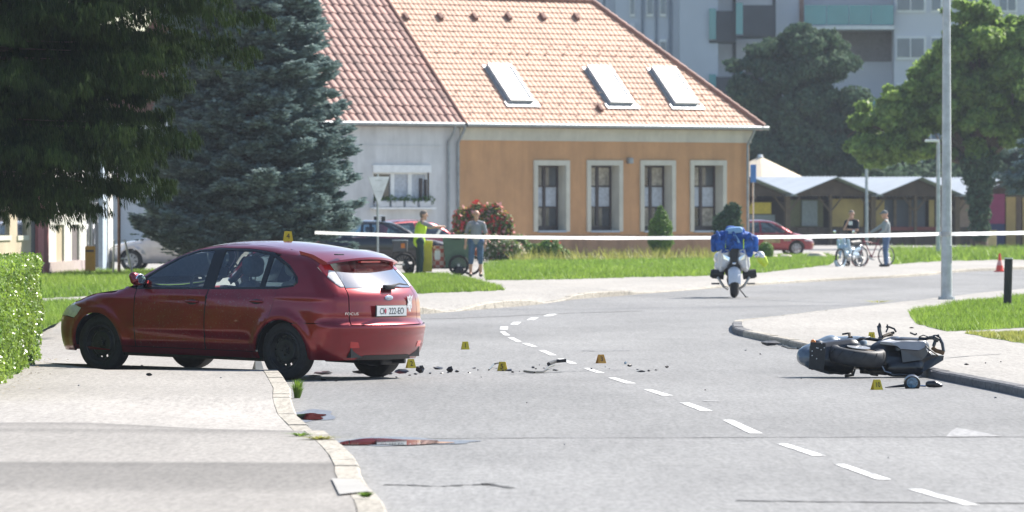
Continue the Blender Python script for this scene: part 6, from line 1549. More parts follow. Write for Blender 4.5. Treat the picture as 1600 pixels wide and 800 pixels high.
person('bald man in a grey T-shirt and jean shorts standing right of the green bin', XD(744,168.5,.12), R(178), dict(elR=(.27,-.03,1.14), haR=(.28,.05,.88), elL=(-.26,0,1.14), haL=(-.24,.12,.90), kneeR=(.13,.03,.50), ankR=(.15,-.02,.085)), GREYT, JEANS, SHOE, sleeve=.42, leg=.28, belly=.02)
pm = person('man in a dark T-shirt with a white print standing behind the moped', XD(1331,203,.12), R(160), dict(head=(.0,.04,1.64), elR=(.20,.16,1.17), haR=(.06,.16,1.46), elL=(-.22,.14,1.14), haL=(.02,.22,1.16), ankL=(-.30,.06,.085), kneeL=(-.22,.05,.50), toeL=(-.32,.2,.035)), NAVY, NAVY, SHOE, hair=HAIRG, sleeve=.38)
MB().box((.0,.150,1.36),(.13,.012,.12), bev=.01).build('shirt_print', WHITEPL, pm)
person('man in a grey shirt, blue jeans and cap holding the handlebar of a bicycle', XD(1385,200,.12), R(82), dict(head=(0,.06,1.62), chest=(0,.02,1.31), elR=(.2,.26,1.22), haR=(.12,.52,1.06), elL=(-.24,.05,1.14), haL=(-.2,.25,1.0)), LGREY, JEANS, SHOE, sleeve=.95, hat=CAPG)

# ================================================================ TWO WHEELERS
def spoked(root, c, r, tyre=.018, nspk=20, name='wheel', yaw=0.0, axis=(0,1,0), rimm=STEEL, hub=.03):
    o = MB().torus((0,0,0), r-tyre, tyre, axis, 32, 8).build(name, RUBBER, root, smooth=180); o.location = c; o.rotation_euler = (0,0,yaw)
    MB().torus((0,0,0), r-tyre*2.2, tyre*.5, axis, 28, 6).build('rim', rimm, o, smooth=180)
    MB().cyl((0,0,0), hub, .10, axis, 10).build('hub', STEEL, o)
    for i in range(nspk):
        a = 2*math.pi*i/nspk; MB().tube([(hub*.8*math.cos(a+.4),.02*(1 if i%2 else -1),hub*.8*math.sin(a+.4)),((r-tyre*2)*math.cos(a),0,(r-tyre*2)*math.sin(a))], .0022, 4, cap=False).build('spoke', STEEL, o)
    return o
def bicycle(base, rz):
    r = empty('bicycle', base, rz, 'dark red city bicycle held by the man in the cap', 'bicycle'); RM = M('dark_red_bike_frame', (.22,.03,.04), .4)
    spoked(r, (-.53,0,.33), .33); spoked(r, (.53,0,.33), .33)
    MB().tube([(-.38,0,.86),(-.05,0,.30)], .016, 8).tube([(-.38,0,.80),(.18,0,.72)], .014, 8).tube([(-.05,0,.30),(.24,0,.86)], .016, 8).tube([(-.05,0,.30),(.53,0,.33)], .011, 8).tube([(.20,0,.74),(.53,0,.33)], .009, 8).build('frame', RM, r, smooth=50)
    MB().tube([(-.36,0,.95),(-.40,0,.75),(-.47,0,.50),(-.53,0,.33)], .015, 8).build('fork', RM, r, smooth=50)
    MB().tube([(-.28,-.28,1.02),(-.36,-.2,1.05),(-.38,0,1.02),(-.36,.2,1.05),(-.28,.28,1.02)], .012, 8).build('handlebar', STEEL, r, smooth=50)
    MB().box((.27,0,.90),(.26,.16,.06), bev=.025).build('saddle', BLACKP, r); MB().box((.55,0,.70),(.36,.14,.015)).tube([(.55,0,.69),(.53,0,.35)], .006, 6).build('carrier', STEEL, r)
    MB().cyl((-.05,.05,.30), .085, .01, (0,1,0), 18).tube([(-.05,.07,.30),(.09,.07,.22)], .01, 6).box((.1,.12,.21),(.09,.08,.02)).build('crank', STEEL, r)
    MB().torus((-.53,0,.33), .355, .012, (0,1,0), 20, 6, arc=math.pi*.8, a0=R(10), sq=2).build('mudguard', RM, r)
bicycle(XD(1364,201,.12), R(35))
def moped(base, rz):
    r = empty('moped', base, rz, 'pale blue moped with a round headlight and spoked wheels under the standing man', 'moped'); PB = M('pale_blue_moped_paint', (.36,.50,.62), .35, coat=.6, var=.08)
    spoked(r, (-.60,0,.29), .29, .035, 16); spoked(r, (.60,0,.29), .29, .035, 16)
    MB().tube([(-.42,0,.88),(-.60,.0,.29)], .03, 8).build('fork', PB, r, smooth=50); MB().torus((-.60,0,.29), .32, .05, (0,1,0), 18, 8, arc=math.pi*.85, a0=R(10)).build('front_mudguard', PB, r, smooth=180)
    remesh(capsules([((-.40,-.18,.82),(-.30,-.20,.42),.05,.05),((-.40,.18,.82),(-.30,.20,.42),.05,.05),((-.44,0,.86),(-.32,0,.40),.10,.07),((-.30,0,.42),(.15,0,.40),.08,.10),((-.4,-.1,.6),(-.4,.1,.6),.09,.09)]), 'leg_shield', PB, r, voxel=.02)
    remesh(capsules([((.10,0,.48),(.70,0,.60),.10,.11),((.15,0,.40),(.50,0,.35),.10,.09)]), 'rear_body', PB, r, voxel=.02); remesh(capsules([((.08,0,.72),(.62,0,.74),.09,.10)]), 'seat', BLACKP, r, voxel=.02)
    MB().ell((-.50,0,.93),(.09,.09,.09),14,10).build('headlight', CHROME, r, smooth=180); MB().tube([(-.30,-.32,1.0),(-.40,0,.97),(-.30,.32,1.0)], .015, 8).build('handlebar', STEEL, r, smooth=50)
    for s in (-1,1): MB().ell((-.34,s*.34,1.10),(.012,.05,.05),10,8).tube([(-.34,s*.30,1.0),(-.34,s*.34,1.08)], .006, 6).build('mirror', CHROME, r)
    remesh(capsules([((-.1,0,.30),(.2,0,.27),.11,.10)]), 'engine', STEEL, r, voxel=.02); MB().tube([(-.05,.10,.2),(.3,.14,.2),(.75,.14,.26)], [.02,.035,.035], 8).build('exhaust', CHROME, r, smooth=50)
    MB().tube([(.05,-.05,.2),(.1,-.2,.0)], .012, 6).build('kick_stand', STEEL, r)
moped(XD(1327,202,.12), R(58))
def police_bike():
    r = empty('police_motorcycle', XD(1147,136.3,0), 0, 'white police touring motorcycle with a blue jacket over its handlebar facing the camera', 'motorcycle')
    WP = M('white_motorcycle_paint', (.62,.64,.68), .3, coat=.8, var=.06); BLJ = M('blue_police_jacket_cloth', (.012,.085,.33), .75, var=.7, scale=7, bmp=.3, bscale=25); YH_ = M('yellow_hi_vis_helmet', (.60,.75,.05), .35)
    lean = bpy.data.objects.new  # keep upright, slight lean through geometry
    t = MB().torus((0,0,.31), .225, .082, (1,0,0), 36, 12); o = t.build('front_wheel', RUBBER, r, smooth=180); MB().torus((0,0,.31), .16, .03, (1,0,0), 24, 8).cyl((0,0,.31), .05, .14, (1,0,0), 14).build('rim', STEEL, o, smooth=60)
    for s in (-1,1): MB().cyl((s*.07,0,.31), .14, .008, (1,0,0), 20).build('brake_disc', STEEL, o)
    o = MB().torus((.06,1.48,.31), .21, .095, (1,0,0), 32, 12).build('rear_wheel', RUBBER, r, smooth=180)
    for s in (-1,1): MB().tube([(s*.10,0,.31),(s*.11,.16,.85)], .032, 10).build('fork_leg', BLACKP, r, smooth=60)
    mg = MB(); n = 14
    for i in range(n+1):
        a = R(25+150*i/n); 
        for k in range(7):
            b = R(-75+150*k/6); rr = .345+.02*math.cos(b); mg.v.append((.135*math.sin(b), -math.cos(a)*rr*-1 if False else math.cos(a)*rr, .31+math.sin(a)*rr-.10*(1-math.cos(b))))
        if i:
            for k in range(6): b0 = len(mg.v)-14+k; mg.f.append((b0,b0+1,b0+8,b0+7)); mg.m.append(0)
    mg.build('front_mudguard', WP, r, smooth=60)
    # fairing halves with headlights
    fr = remesh(capsules([((-.16,.10,.98),(-.20,.16,.70),.10,.09),((.16,.10,.98),(.20,.16,.70),.10,.09),((-.22,.25,1.02),(-.26,.35,.68),.10,.10),((.22,.25,1.02),(.26,.35,.68),.10,.10),((-.12,.05,.80),(-.26,.3,.60),.07,.06),((.12,.05,.80),(.26,.3,.60),.07,.06),((-.10,.2,1.08),(.10,.2,1.08),.08,.08)]), 'fairing', WP, r, voxel=.018, smooth=3)
    MB().prism([(-.10,-.02,1.05),(.10,-.02,1.05),(.07,-.04,.80),(.11,-.03,.66),(-.11,-.03,.66),(-.07,-.04,.80)], (0,.12,0)).build('nose_panel', BLACKP, r)
    for s in (-1,1):
        MB().prism([(s*.09,-.035,.86),(s*.24,.02,.93),(s*.22,.01,.83),(s*.11,-.035,.79)], (0,.05,0)).build('headlight', CHROME, r)
        MB().prism([(s*.11,-.02,.98),(s*.20,.02,1.02),(s*.23,.02,.95)], (0,.03,0)).build('position_lamp', M('blue_lamp', (.05,.12,.40), .2) if 'blue_lamp' not in bpy.data.materials else bpy.data.materials['blue_lamp'], r)
        cyl = MB().cyl((s*.33,.42,.50), .10, .26, (1,0,.12*s), 16).cyl((s*.46,.42,.52), .085, .06, (1,0,.12*s), 16); cyl.build('cylinder_head', BLACKP, r, smooth=40)
        MB().tube([(s*.34,.34,.44),(s*.22,.3,.25),(s*.12,.6,.18)], .028, 8).build('exhaust_pipe', STEEL, r, smooth=60)
        MB().tube([(s*.30,.45,.30),(s*.46,.55,.30)], .018, 8).build('footrest', BLACKP, r)
        remesh(capsules([((s*.27,1.3,.86),(s*.27,1.7,.83),.12,.12),((s*.27,1.3,.66),(s*.27,1.7,.66),.11,.11)]), 'pannier', WP, r, voxel=.03)
        MB().tube([(s*.12,.22,1.10),(s*.36,.30,1.16)], .016, 8).build('handlebar', BLACKP, r)
        MB().ell((s*.40,.25,1.06),(.075,.03,.055),12,8).build('mirror', WP, r, smooth=180)
    MB().ell((.0,-.05,.735),(.045,.02,.03),12,8).build('centre_lamp', CHROME, r, smooth=180)
    remesh(capsules([((0,.5,.62),(0,1.0,.58),.20,.18),((0,.45,.92),(0,.9,.92),.18,.15),((0,.95,.80),(0,1.6,.86),.14,.12),((0,.5,.38),(0,.95,.32),.15,.12)]), 'engine_and_tank', BLACKP, r, voxel=.025)
    MB().tube([(.05,.8,.30),(.28,.75,.01)], .014, 6).box((.29,.75,.01),(.07,.05,.015)).build('side_stand', BLACKP, r)
    # jacket draped over the windscreen and bars, a thing of its own
    j = empty('jacket', XD(1147,136.3,1.05), 0, 'blue and pale blue police jacket draped over the motorcycle handlebar', 'jacket')
    g = random.Random(4); segs = [((-.20,.10,.26),(.22,.10,.24),.13,.13),((-.17,.06,.10),(.17,.06,.10),.13,.13),((-.10,.08,.40),(.16,.08,.38),.09,.08),((-.24,.12,.28),(-.42,.14,.22),.11,.07),((-.42,.14,.22),(-.43,.12,-.02),.08,.06),((.26,.12,.26),(.44,.14,.20),.11,.08),((.44,.14,.20),(.46,.14,-.02),.09,.06),((.30,.10,.15),(.34,.10,-.12),.10,.07),((-.30,.1,.15),(-.33,.1,0),.08,.06)]
    for i in range(26): a = Vector((g.uniform(-.38,.38),-.06+g.uniform(-.03,.06),g.uniform(.08,.36))); segs.append((a, a+Vector((g.uniform(-.12,.12),-.02,-g.uniform(.1,.22))), .035, .02))
    remesh(capsules(segs), 'cloth', BLJ, j, voxel=.013, smooth=1)
    remesh(capsules([((-.12,-.03,.38),(.12,-.03,.40),.07,.07),((.0,-.09,.30),(.1,-.09,.14),.03,.03)]), 'pale_panel', M('pale_blue_jacket_panel', (.20,.38,.60), .7), j, voxel=.016)
    MB().box((-.19,-.08,.12),(.02,.02,.22)).build('green_stripe', HIVIS, j); MB().box((.20,-.08,.10),(.02,.02,.2)).build('green_stripe', HIVIS, j)
    h = empty('helmet', XD(1188,136.4,.87), 0, 'white helmet with yellow green cloth hanging on the right of the motorcycle', 'helmet')
    remesh(capsules([((0,0,.03),(.02,0,-.02),.10,.085)]), 'shell', WP, h, voxel=.014); remesh(capsules([((.0,-.02,-.05),(.09,0,-.16),.085,.06),((.07,0,-.02),(.12,0,-.12),.06,.05)]), 'yellow_cloth', YH_, h, voxel=.014); MB().ell((-.07,-.05,.03),(.06,.07,.05),12,8).build('visor', CHROME, h, smooth=180)
police_bike()

# ================================================================ STREET SWEEPERS' CARTS
def carts():
    GB = M('green_bin_plastic', (.07,.13,.09), .5, var=.12); YB = M('yellow_bin_plastic', (.58,.50,.04), .5, var=.08); GRB = M('grey_box_plastic', (.12,.12,.13), .6)
    g = empty('bin_cart', XD(714,173,.12), 0, 'green wheeled bin on a cart with large spoked wheels', 'bin cart')
    def taper(mb, w0, w1, d0, d1, z0, z1, c=(0,0)):
        mb.add([(c[0]-w0,c[1]-d0,z0),(c[0]+w0,c[1]-d0,z0),(c[0]+w0,c[1]+d0,z0),(c[0]-w0,c[1]+d0,z0),(c[0]-w1,c[1]-d1,z1),(c[0]+w1,c[1]-d1,z1),(c[0]+w1,c[1]+d1,z1),(c[0]-w1,c[1]+d1,z1)], [(0,1,2,3),(4,5,6,7),(0,1,5,4),(1,2,6,5),(2,3,7,6),(3,0,4,7)]); return mb
    taper(MB(), .30, .39, .28, .36, .22, 1.04).build('bin_body', GB, g); MB().box((0,0,1.07),(.84,.76,.06), bev=.02).build('lid', M('pale_green_lid', (.25,.33,.27), .5), g)
    MB().box((-.02,-.375,.99),(.25,.02,.05)).build('lid_grip', BLACKP, g)
    MB().tube([(.40,-.36,.28),(.44,-.38,1.06)], .025, 8).build('handle_post', WHITEPL, g); MB().tube([(-.4,-.3,.2),(.4,-.3,.2)], .02, 6).tube([(-.4,.3,.2),(.4,.3,.2)], .02, 6).tube([(-.4,-.3,.2),(-.4,.3,.2)], .02, 6).build('cart_frame', BLACKP, g)
    spoked(g, (.05,-.42,.28), .28, .026, 18, rimm=BLACKP); spoked(g, (.38,.42,.28), .28, .026, 18, rimm=BLACKP); MB().ell((.05,-.36,.14),(.16,.10,.12),12,8).build('axle_box', BLACKP, g)
    y = empty('yellow_bin', XD(663,173,.12), 0, 'yellow two part waste container in front of the man in the vest', 'waste container')
    for s in (-1,1): MB().box((s*.112,0,.47),(.20,.32,.74), bev=.02).build('container', YB, y)
    MB().box((0,.0,.88),(.44,.34,.12), bev=.02).build('lid', YB, y); MB().box((0,-.19,.45),(.09,.04,.85)).build('front_rib', YB, y); MB().box((0,0,.06),(.5,.4,.04)).build('platform', BLACKP, y)
    w = MB().box((0,0,0),(.38,.30,.62), bev=.07); 
    def chk():
        m, t, p = newmat('red_white_woven_bag'); tc = t.nodes.new('ShaderNodeTexCoord'); c = t.nodes.new('ShaderNodeTexChecker'); c.inputs['Scale'].default_value = 9; c.inputs[1].default_value = (.45,.10,.07,1); c.inputs[2].default_value = (.55,.40,.34,1); t.links.new(tc.outputs['Object'], c.inputs[0]); t.links.new(c.outputs[0], p.inputs['Base Color']); return m
    o = w.build('woven_bag', chk(), smooth=60); o.location = XD(687,173,.62); tag(o, 'red and white checked bag squeezed between the yellow container and the green bin', 'bag')
    MB().box((-.06,-.155,.05),(.15,.01,.24)).build('paper_label', WHITEPL, o)
    c = empty('hand_cart', XD(628,173,.12), 0, 'small cart with a grey box, orange sticker and one large spoked wheel', 'cart')
    MB().box((-.05,0,.78),(.40,.34,.30), bev=.03).build('box', GRB, c); MB().box((-.05,0,.945),(.43,.36,.03), bev=.01).build('box_lid', GALV, c); MB().box((.03,-.172,.80),(.11,.006,.13)).build('orange_sticker', ORANGE, c)
    spoked(c, (.05,-.25,.30), .30, .024, 18, rimm=BLACKP); spoked(c, (.05,.25,.30), .30, .024, 18, rimm=BLACKP)
    MB().tube([(-.28,0,.30),(-.24,0,.62),(.2,0,.62),(.5,0,.28),(.9,0,.22)], .018, 6).tube([(-.28,0,.30),(.5,0,.28)], .018, 6).build('cart_frame', BLACKP, c)
    remesh(capsules([((.12,-.05,.22),(.2,0,.16),.12,.14),((.1,-.1,.36),(.15,-.1,.2),.07,.1)]), 'dark_sack', BLACKP, c, voxel=.02)
carts()
# ================================================================ FALLEN MOTORCYCLE
def fallen():
    D = 70.6; s = D/F; B = Vector(((1340-800)*s, D, 0))
    r = empty('fallen_motorcycle', B, 0, 'wrecked black and grey motorcycle lying on its side at the right kerb', 'motorcycle')
    def q(px, py, dy=0.0): return Vector(((px-1340)*s, dy, H-(py-YH)*s))       # local point seen at (px,py)
    GP = M('blue_grey_motorcycle_paint', (.10,.14,.18), .3, coat=.8, var=.2, scale=6); GR = M('matt_grey_fairing', (.30,.30,.31), .45, var=.12, scale=5); BK = M('black_motorcycle_plastic', (.014,.016,.020), .35, var=.4, scale=12, coat=.4); GM = M('grimy_metal', (.10,.08,.06), .6, metal=.5, var=.6, scale=25, bmp=.4); BR = M('brown_broken_metal', (.16,.09,.04), .6, metal=.4, var=.5, scale=20)
    # tail: pale shell seen at the upper rim, black under tail
    remesh(capsules([(q(1262,557,.15), q(1300,542,.30), .12, .13), (q(1268,560,.1), q(1300,568,.15), .12, .13), (q(1295,545,.35), q(1345,540,.40), .13, .10), (q(1257,560,.1), q(1262,552,.2), .07, .09)]), 'tail_fairing', GP, r, voxel=.014, smooth=4)
    remesh(capsules([(q(1283,552,.02), q(1330,545,.12), .13, .12), (q(1288,562,0), q(1322,572,.05), .13, .10), (q(1300,572,.05), q(1316,578,.08), .09, .06), (q(1325,560,.15), q(1385,558,.2), .13, .14), (q(1278,545,.02), q(1278,568,0), .10, .08)]), 'under_tail', BK, r, voxel=.014, smooth=3)
    for (px, py, m) in ((1270,534,ORANGE),(1269,574,M('dark_red_lens', (.25,.05,.03), .3))): MB().ell(q(px,py,-.08),(.030,.02,.028),10,8).build('indicator', m, r, smooth=180)
    ug = MB().box(q(1276,556,-.135),(.17,.012,.30), Matrix.Rotation(R(4),3,'Y'), .004); pl = ug.build('plate_carrier', BLACKP, r)
    for (px, py) in ((1283,536),(1275,543),(1277,543.5),(1268,548),(1282,546),(1287,543),(1268,555),(1275,560)): MB().cyl(q(px,py,-.145), .006, .004, (0,1,0), 8).build('bright_hole', WHITEPL, pl)
    # rear tyre lying flat: axis close to vertical
    ax = Vector((.10,-.12,1)).normalized(); c = q(1340,555,-.04)
    t = MB(); n = 56; u = ax.orthogonal().normalized(); w = ax.cross(u); prof = [(.20,-.07),(.235,-.088),(.275,-.090),(.300,-.070),(.313,-.035),(.318,0),(.313,.035),(.300,.070),(.275,.090),(.235,.088),(.20,.07)]
    for i in range(n):
        a = 2*math.pi*i/n; d = u*math.cos(a)+w*math.sin(a)
        for pr, pz in prof: t.v.append(tuple(c+d*pr+ax*pz))
    k = len(prof)
    for i in range(n):
        for j in range(k-1): a = i*k+j; b = ((i+1)%n)*k+j; t.f.append((a,a+1,b+1,b)); t.m.append(0)
    ty_ = t.build('rear_tyre', M('worn_tyre_tread', (.030,.032,.036), .6, var=.35, scale=14, bmp=.2), r, smooth=60)
    MB().cyl(c, .20, .12, ax, 32).build('rim', GM, ty_)
    MB().cyl(c+ax*.09, .13, .008, ax, 24).build('brake_disc', STEEL, ty_)
    # tread grooves as real raised ribs
    for i in range(0, n, 2):
        a = 2*math.pi*i/n; d = u*math.cos(a)+w*math.sin(a); e = -u*math.sin(a)+w*math.cos(a)
        MB().tube([c+d*.3195+ax*.005, c+d*.312+ax*.045+e*.03, c+d*.296+ax*.076+e*.045], .0035, 4).build('tread_rib', RUBBER, ty_) if i % 4 == 0 else None
    # engine, belly, side fairing
    remesh(capsules([(q(1375,552,.15), q(1400,545,.25), .13, .14), (q(1380,565,.1), q(1415,568,.12), .12, .13), (q(1395,575,.05), q(1430,574,.05), .10, .11), (q(1410,545,.2), q(1438,545,.22), .13, .12), (q(1425,560,.1), q(1447,560,.1), .13, .10), (q(1350,574,.1), q(1385,576,.1), .06, .08)]), 'engine_cover', BK, r, voxel=.014, smooth=3)
    f = MB().prism([q(1392,537,-.02), q(1408,533,.0), q(1443,534,.02), q(1447,538,.02), q(1443,545,-.02), q(1434,547,-.04), q(1407,545,-.06), q(1402,541,-.05)], (0,.05,0)); f.build('side_fairing', GR, r, smooth=30)
    MB().prism([q(1376,533.5,.05), q(1400,528,.22), q(1441,530,.30), q(1446,535,.05), q(1408,534,-.01), q(1398,536,-.01)], (0,.02,-.03)).build('top_fairing', M('pale_grey_fairing', (.50,.50,.50), .35, coat=.5), r)
    MB().prism([q(1407,546,-.06), q(1434,548,-.04), q(1446,542,-.02), q(1450,552,-.02), q(1441,562,-.03), q(1410,566,-.07)], (0,.08,0)).build('side_panel', M('dark_grey_fairing', (.07,.07,.075), .4, coat=.3), r)
    MB().prism([q(1440,560,0), q(1452,557,0), q(1457,554,0), q(1468,556,.02), q(1475,556,.02), q(1474,563,.02), q(1462,570,0), q(1446,579,-.02), q(1425,585,-.03), q(1395,587,-.03), q(1388,582,-.03), q(1415,576,0)], (0,.30,.0)).build('lower_fairing', BK, r)
    # torn front: brackets
    def bar(name, pts, rad, mat, n=6): MB().tube([q(*p) for p in pts], rad, n).build(name, mat, r, smooth=50)
    bar('bracket', [(1436,529,.1),(1446,530,.1),(1458,527,.08),(1468,525,.1)], .020, BK); bar('bracket', [(1461,524,.08),(1462,533,.06),(1459,541,.05)], .022, BK); bar('bracket', [(1468,527,.08),(1473,537,.06),(1475,550,.05)], .018, BK)
    bar('bracket', [(1457,543,.05),(1463,548,.04),(1470,550,.04),(1475,552,.05)], .026, BR); bar('bracket', [(1449,544,.05),(1456,549,.05),(1466,556,.02)], .007, BR); bar('cable', [(1440,536,.1),(1448,541,.05),(1452,548,0),(1450,556,0)], .006, BLACKP); bar('cable', [(1452,527,.1),(1444,524,.15),(1438,527,.2)], .006, BLACKP)
    MB().box(q(1463,530,.06),(.07,.06,.05),Matrix.Rotation(.5,3,'Y'),.01).box(q(1455,528,.07),(.05,.06,.04),None,.01).build('torn_mount', BK, r)
    bar('torn_strip', [(1426,521,.4),(1433,524,.35),(1436,522,.35)], .010, BLACKP); 
    # handlebar, levers and cans at the upper side
    bar('footrest', [(1318,523,.3),(1328,521.5,.3)], .012, BLACKP); bar('rear_bracket', [(1329,521,.3),(1330,528,.28),(1334,534,.25)], .018, GM); bar('rear_bracket', [(1326,530,.25),(1334,527,.25)], .014, GM)
    MB().ell(q(1326,536,.18),(.06,.05,.035),12,8).build('silencer_end', M('tan_heat_shield', (.30,.22,.15), .6), r, smooth=180)
    bar('frame_rail', [(1335,534,.2),(1350,529,.25),(1366,531,.25),(1380,533,.25)], .020, BK); bar('hose', [(1340,531,.2),(1346,528,.2),(1353,529,.2),(1361,527,.25)], .008, STEEL)
    bar('handlebar', [(1380,530,.35),(1378,520,.4),(1377,511,.45)], .024, BK); bar('handlebar', [(1382,527,.35),(1392,523,.4),(1400,521,.45)], .018, GM); bar('lever', [(1388,512,.45),(1393,512,.45),(1401,515,.45),(1404,520,.45)], .012, BK); bar('lever', [(1390,508,.45),(1391,514,.45),(1388,520,.42)], .010, BK); bar('fork_stub', [(1376,530,.35),(1384,526,.38),(1398,524,.42)], .016, GM)
    MB().ell(q(1378,513,.44),(.020,.02,.055),10,8).build('grip', BLACKP, r, smooth=180)
    # under side: stand, pegs, exhaust touching the road
    bar('centre_stand', [(1331,576,.02),(1332,586,0),(1320,587.5,-.02)], .016, GM); bar('centre_stand', [(1336,577,.02),(1333,587,.0)], .012, BK); bar('peg', [(1350,578,.0),(1362,585,-.02),(1372,586,-.02)], .014, GM); bar('exhaust', [(1345,580,.1),(1370,582,.05),(1395,580,.0),(1416,584,.0)], .028, GM, 8); bar('gear_lever', [(1378,572,-.05),(1382,580,-.05),(1392,583,-.05)], .008, STEEL)
    bar('chain', [(1345,572,.0),(1360,575,-.02),(1384,573,-.04)], .010, GM)
fallen()
# ================================================================ EVIDENCE MARKERS
MY = M('marker_yellow', (.62,.47,.02), .5, var=.06); MO = M('marker_orange_yellow', (.55,.27,.03), .5); NUM = M('marker_print', (.02,.02,.02), .6)
def marker(num, px, py, rz, label, z=0.0, mat=MY, loc=None, h=.105, w=.105, world=None):
    loc = loc if loc is not None else G(px, py, z); r = empty('evidence_marker', loc, rz, label, 'evidence marker', 'numbered yellow evidence markers')
    for s in (1, -1):
        V = [(-w/2,-s*.042,0),(w/2,-s*.042,0),(w*.36,-s*.004,h),(-w*.36,-s*.004,h)]
        pl = MB().prism(V, (0,s*.003,.0)).build('plate', mat, r)
        x = (1,0,0) if s > 0 else (-1,0,0); y = (0,s*.038,h); nrm = Vector(x).cross(Vector(y)).normalized()
        if num: text_obj('number', num, .085 if len(num) < 2 else .078, NUM, pl, frame(Vector((0,-s*.0225,h*.47))+nrm*.003, x, y), xs=.95 if len(num) == 1 else .75)
    return r
marker('1', 727, 546, R(8), 'yellow marker 1, the farthest one on the road')
marker('5', 785, 579.5, R(-14), 'yellow marker 5 beside the curved black strip')
marker('3', 939, 567.5, R(24), 'orange tinted marker 3 at the centre line', mat=MO)
marker('2', 642, 575, R(20), 'yellow marker 2 behind the rear bumper of the red hatchback')
marker('11', 1362, 531, R(-4), 'yellow marker 11 behind the fallen motorcycle', z=.09)
marker('10', 1370, 609, R(22), 'yellow marker 10 in front of the fallen motorcycle')
q = CARM @ Vector((2.72, 0.0, 1.497)); q2 = Vector((.0,0,0))
dxr = (450-800)/F; tt = 70.9; k_ = CARM.inverted() @ Vector((dxr*tt, tt, 1.5)); zr = float(HATCH.interp(np.array([k_.x]), HATCH.top)[0])-.055*(k_.y/.6)**2
marker('4', 0, 0, R(6), 'yellow marker 4 standing on the roof of the red hatchback', loc=CARM @ Vector((k_.x, k_.y, zr+.0)), h=.11, w=.11)
m7 = marker('', 403, 577, R(30), 'small blank grey tent on the ground under the red hatchback', mat=M('marker_grey_back', (.35,.38,.35), .6), z=.02)
# ================================================================ DEBRIS
SH = M('black_shard', (.012,.012,.014), .35, var=.4, scale=20, coat=.3)
def shard(px, py, w, h, seed, label=None, mat=SH, z=0.0, name='plastic_shard', ang=None, group='small black fragments on the road'):
    """jagged crumpled piece w x h pixels, standing/lying on the ground"""
    g = random.Random(seed); c = G(px, py+h/2, z); s = c.y/F; W, Hh = w*s, h*s; n = g.randint(6,9); top = []; mb = MB()
    pts = []
    for i in range(n):
        a = 2*math.pi*i/n; rr = g.uniform(.6,1.0); pts.append((math.cos(a)*W/2*rr, g.uniform(-1,1)*max(W*.25,.02), max(0,(math.sin(a)*.5+.5))*Hh*g.uniform(.8,1.1)))
    ctr = (g.uniform(-.1,.1)*W, -max(W*.12,.012), Hh*.55); ctr2 = (ctr[0], ctr[1]+max(W*.12,.01)+.008, Hh*.45)
    V = pts+[ctr, ctr2]; Fs = [(i,(i+1)%n,n) for i in range(n)]+[((i+1)%n,i,n+1) for i in range(n)]
    o = mb.add(V, Fs).build(name, mat); o.location = c; tag(o, label or 'tiny black plastic fragment scattered on the ground after the crash', 'debris', None if label else group); return o
def strand(px_pts, rad, label, mat=SH, name='bent_strip', z=0.0):
    P = [G(a, b, z)+Vector((0,0,rad+e)) for a, b, e in px_pts]; o = MB().tube(P, rad, 6).build(name, mat, smooth=60); tag(o, label, 'debris'); return o
shard(565,581,34,6,1,'long low black bumper fragment between the rear wheels of the hatchback'); shard(606,583,24,5,2,'black fragment close to the far rear wheel of the hatchback')
shard(627,580,30,8,3,'curved black fragment just behind the far rear wheel'); shard(657,576,18,15,4,'pointed dark plastic shard right of marker 2'); shard(684,575,20,5,5,'jagged black strip between marker 2 and the dark lump'); shard(703,577,13,11,6,'small upright black lump right of the jagged strip')
shard(506,582,38,7,8,'pale grey pipe like panel piece under the hatchback tail', M('pale_plastic', (.5,.5,.52), .5)); shard(488,587,36,3,9,'white flat sliver next to the near rear wheel', WHITEPL)
strand([(764,579,.0),(772,574,.03),(780,575,.05),(786,580,.0)], .009, 'thin curved black strip standing beside marker 5')
strand([(819,581.5,0),(835,583.5,0),(848,583,.0),(857,578,.02),(866,576,.03)], .012, 'long bent black rod lying right of marker 5'); strand([(857,571.5,.0),(868,570,.02),(885,570,.03)], .022, 'thick black rubber piece with a pale sheen near the centre line', BLACKP, 'rubber_piece'); shard(860,571,10,6,11,'small black block at the left end of the thick rubber piece')
i = 40; FR = []
g_ = random.Random(12)
for (px, py, w, h) in ((733,582,6,2),(741,575,8,2),(747,578,5,2),(700,582,5,2),(690,583,7,2),(672,583,6,3),(650,584,9,3),(640,586,7,2),(620,589,8,2),(598,588,6,2),(752,589,3,2),(833,574,8,3),(837,576,5,2),(850,575,5,2),(924,576,5,3),(932,580,7,2),(946,573,3,2),(952,576,2,2),(984,571,9,4),(978,567,5,3),(1002,580,18,3),(1014,579,7,3),(996,577,6,2),(1042,573,8,4),(1025,578,6,2),(823,629,3,2),(812,580,4,2),(843,570,3,2),(233,585,13,5),(222,571,6,2),(123,602,4,2),(205,572,8,2),(345,590,5,1.5),(505,593,14,3),(525,595,8,2),(1252,591,3,2),(1405,604,6,2),(1410,577,5,2),(1452,575,3,2),(1455,580,4,2),(1510,569,11,3),(1540,567,4,2),(1564,565,3,2),(1420,590,4,2),(1434,596,3,2),(1490,592,6,2),(1555,621,5,2),(1448,585,4,2),(1432,602,3,2),(1424,512,10,2),(1188,553,4,2),(1165,547,5,2),(1102,609,3,2),(882,694,3,2),(1388,715,3,2)):
    FR.append((px, py, w, h)); continue
    i += 1; z = .12 if px < 400 else (.09 if (px > 1440 and py < 583) or py < 520 else 0.0); shard(px, py, w, h, i, z=z)
for px, py, w, h in FR + [(714,580,8,4),(795,578,14,4),(801,581,8,3),(868,578,12,3)]:
    pass
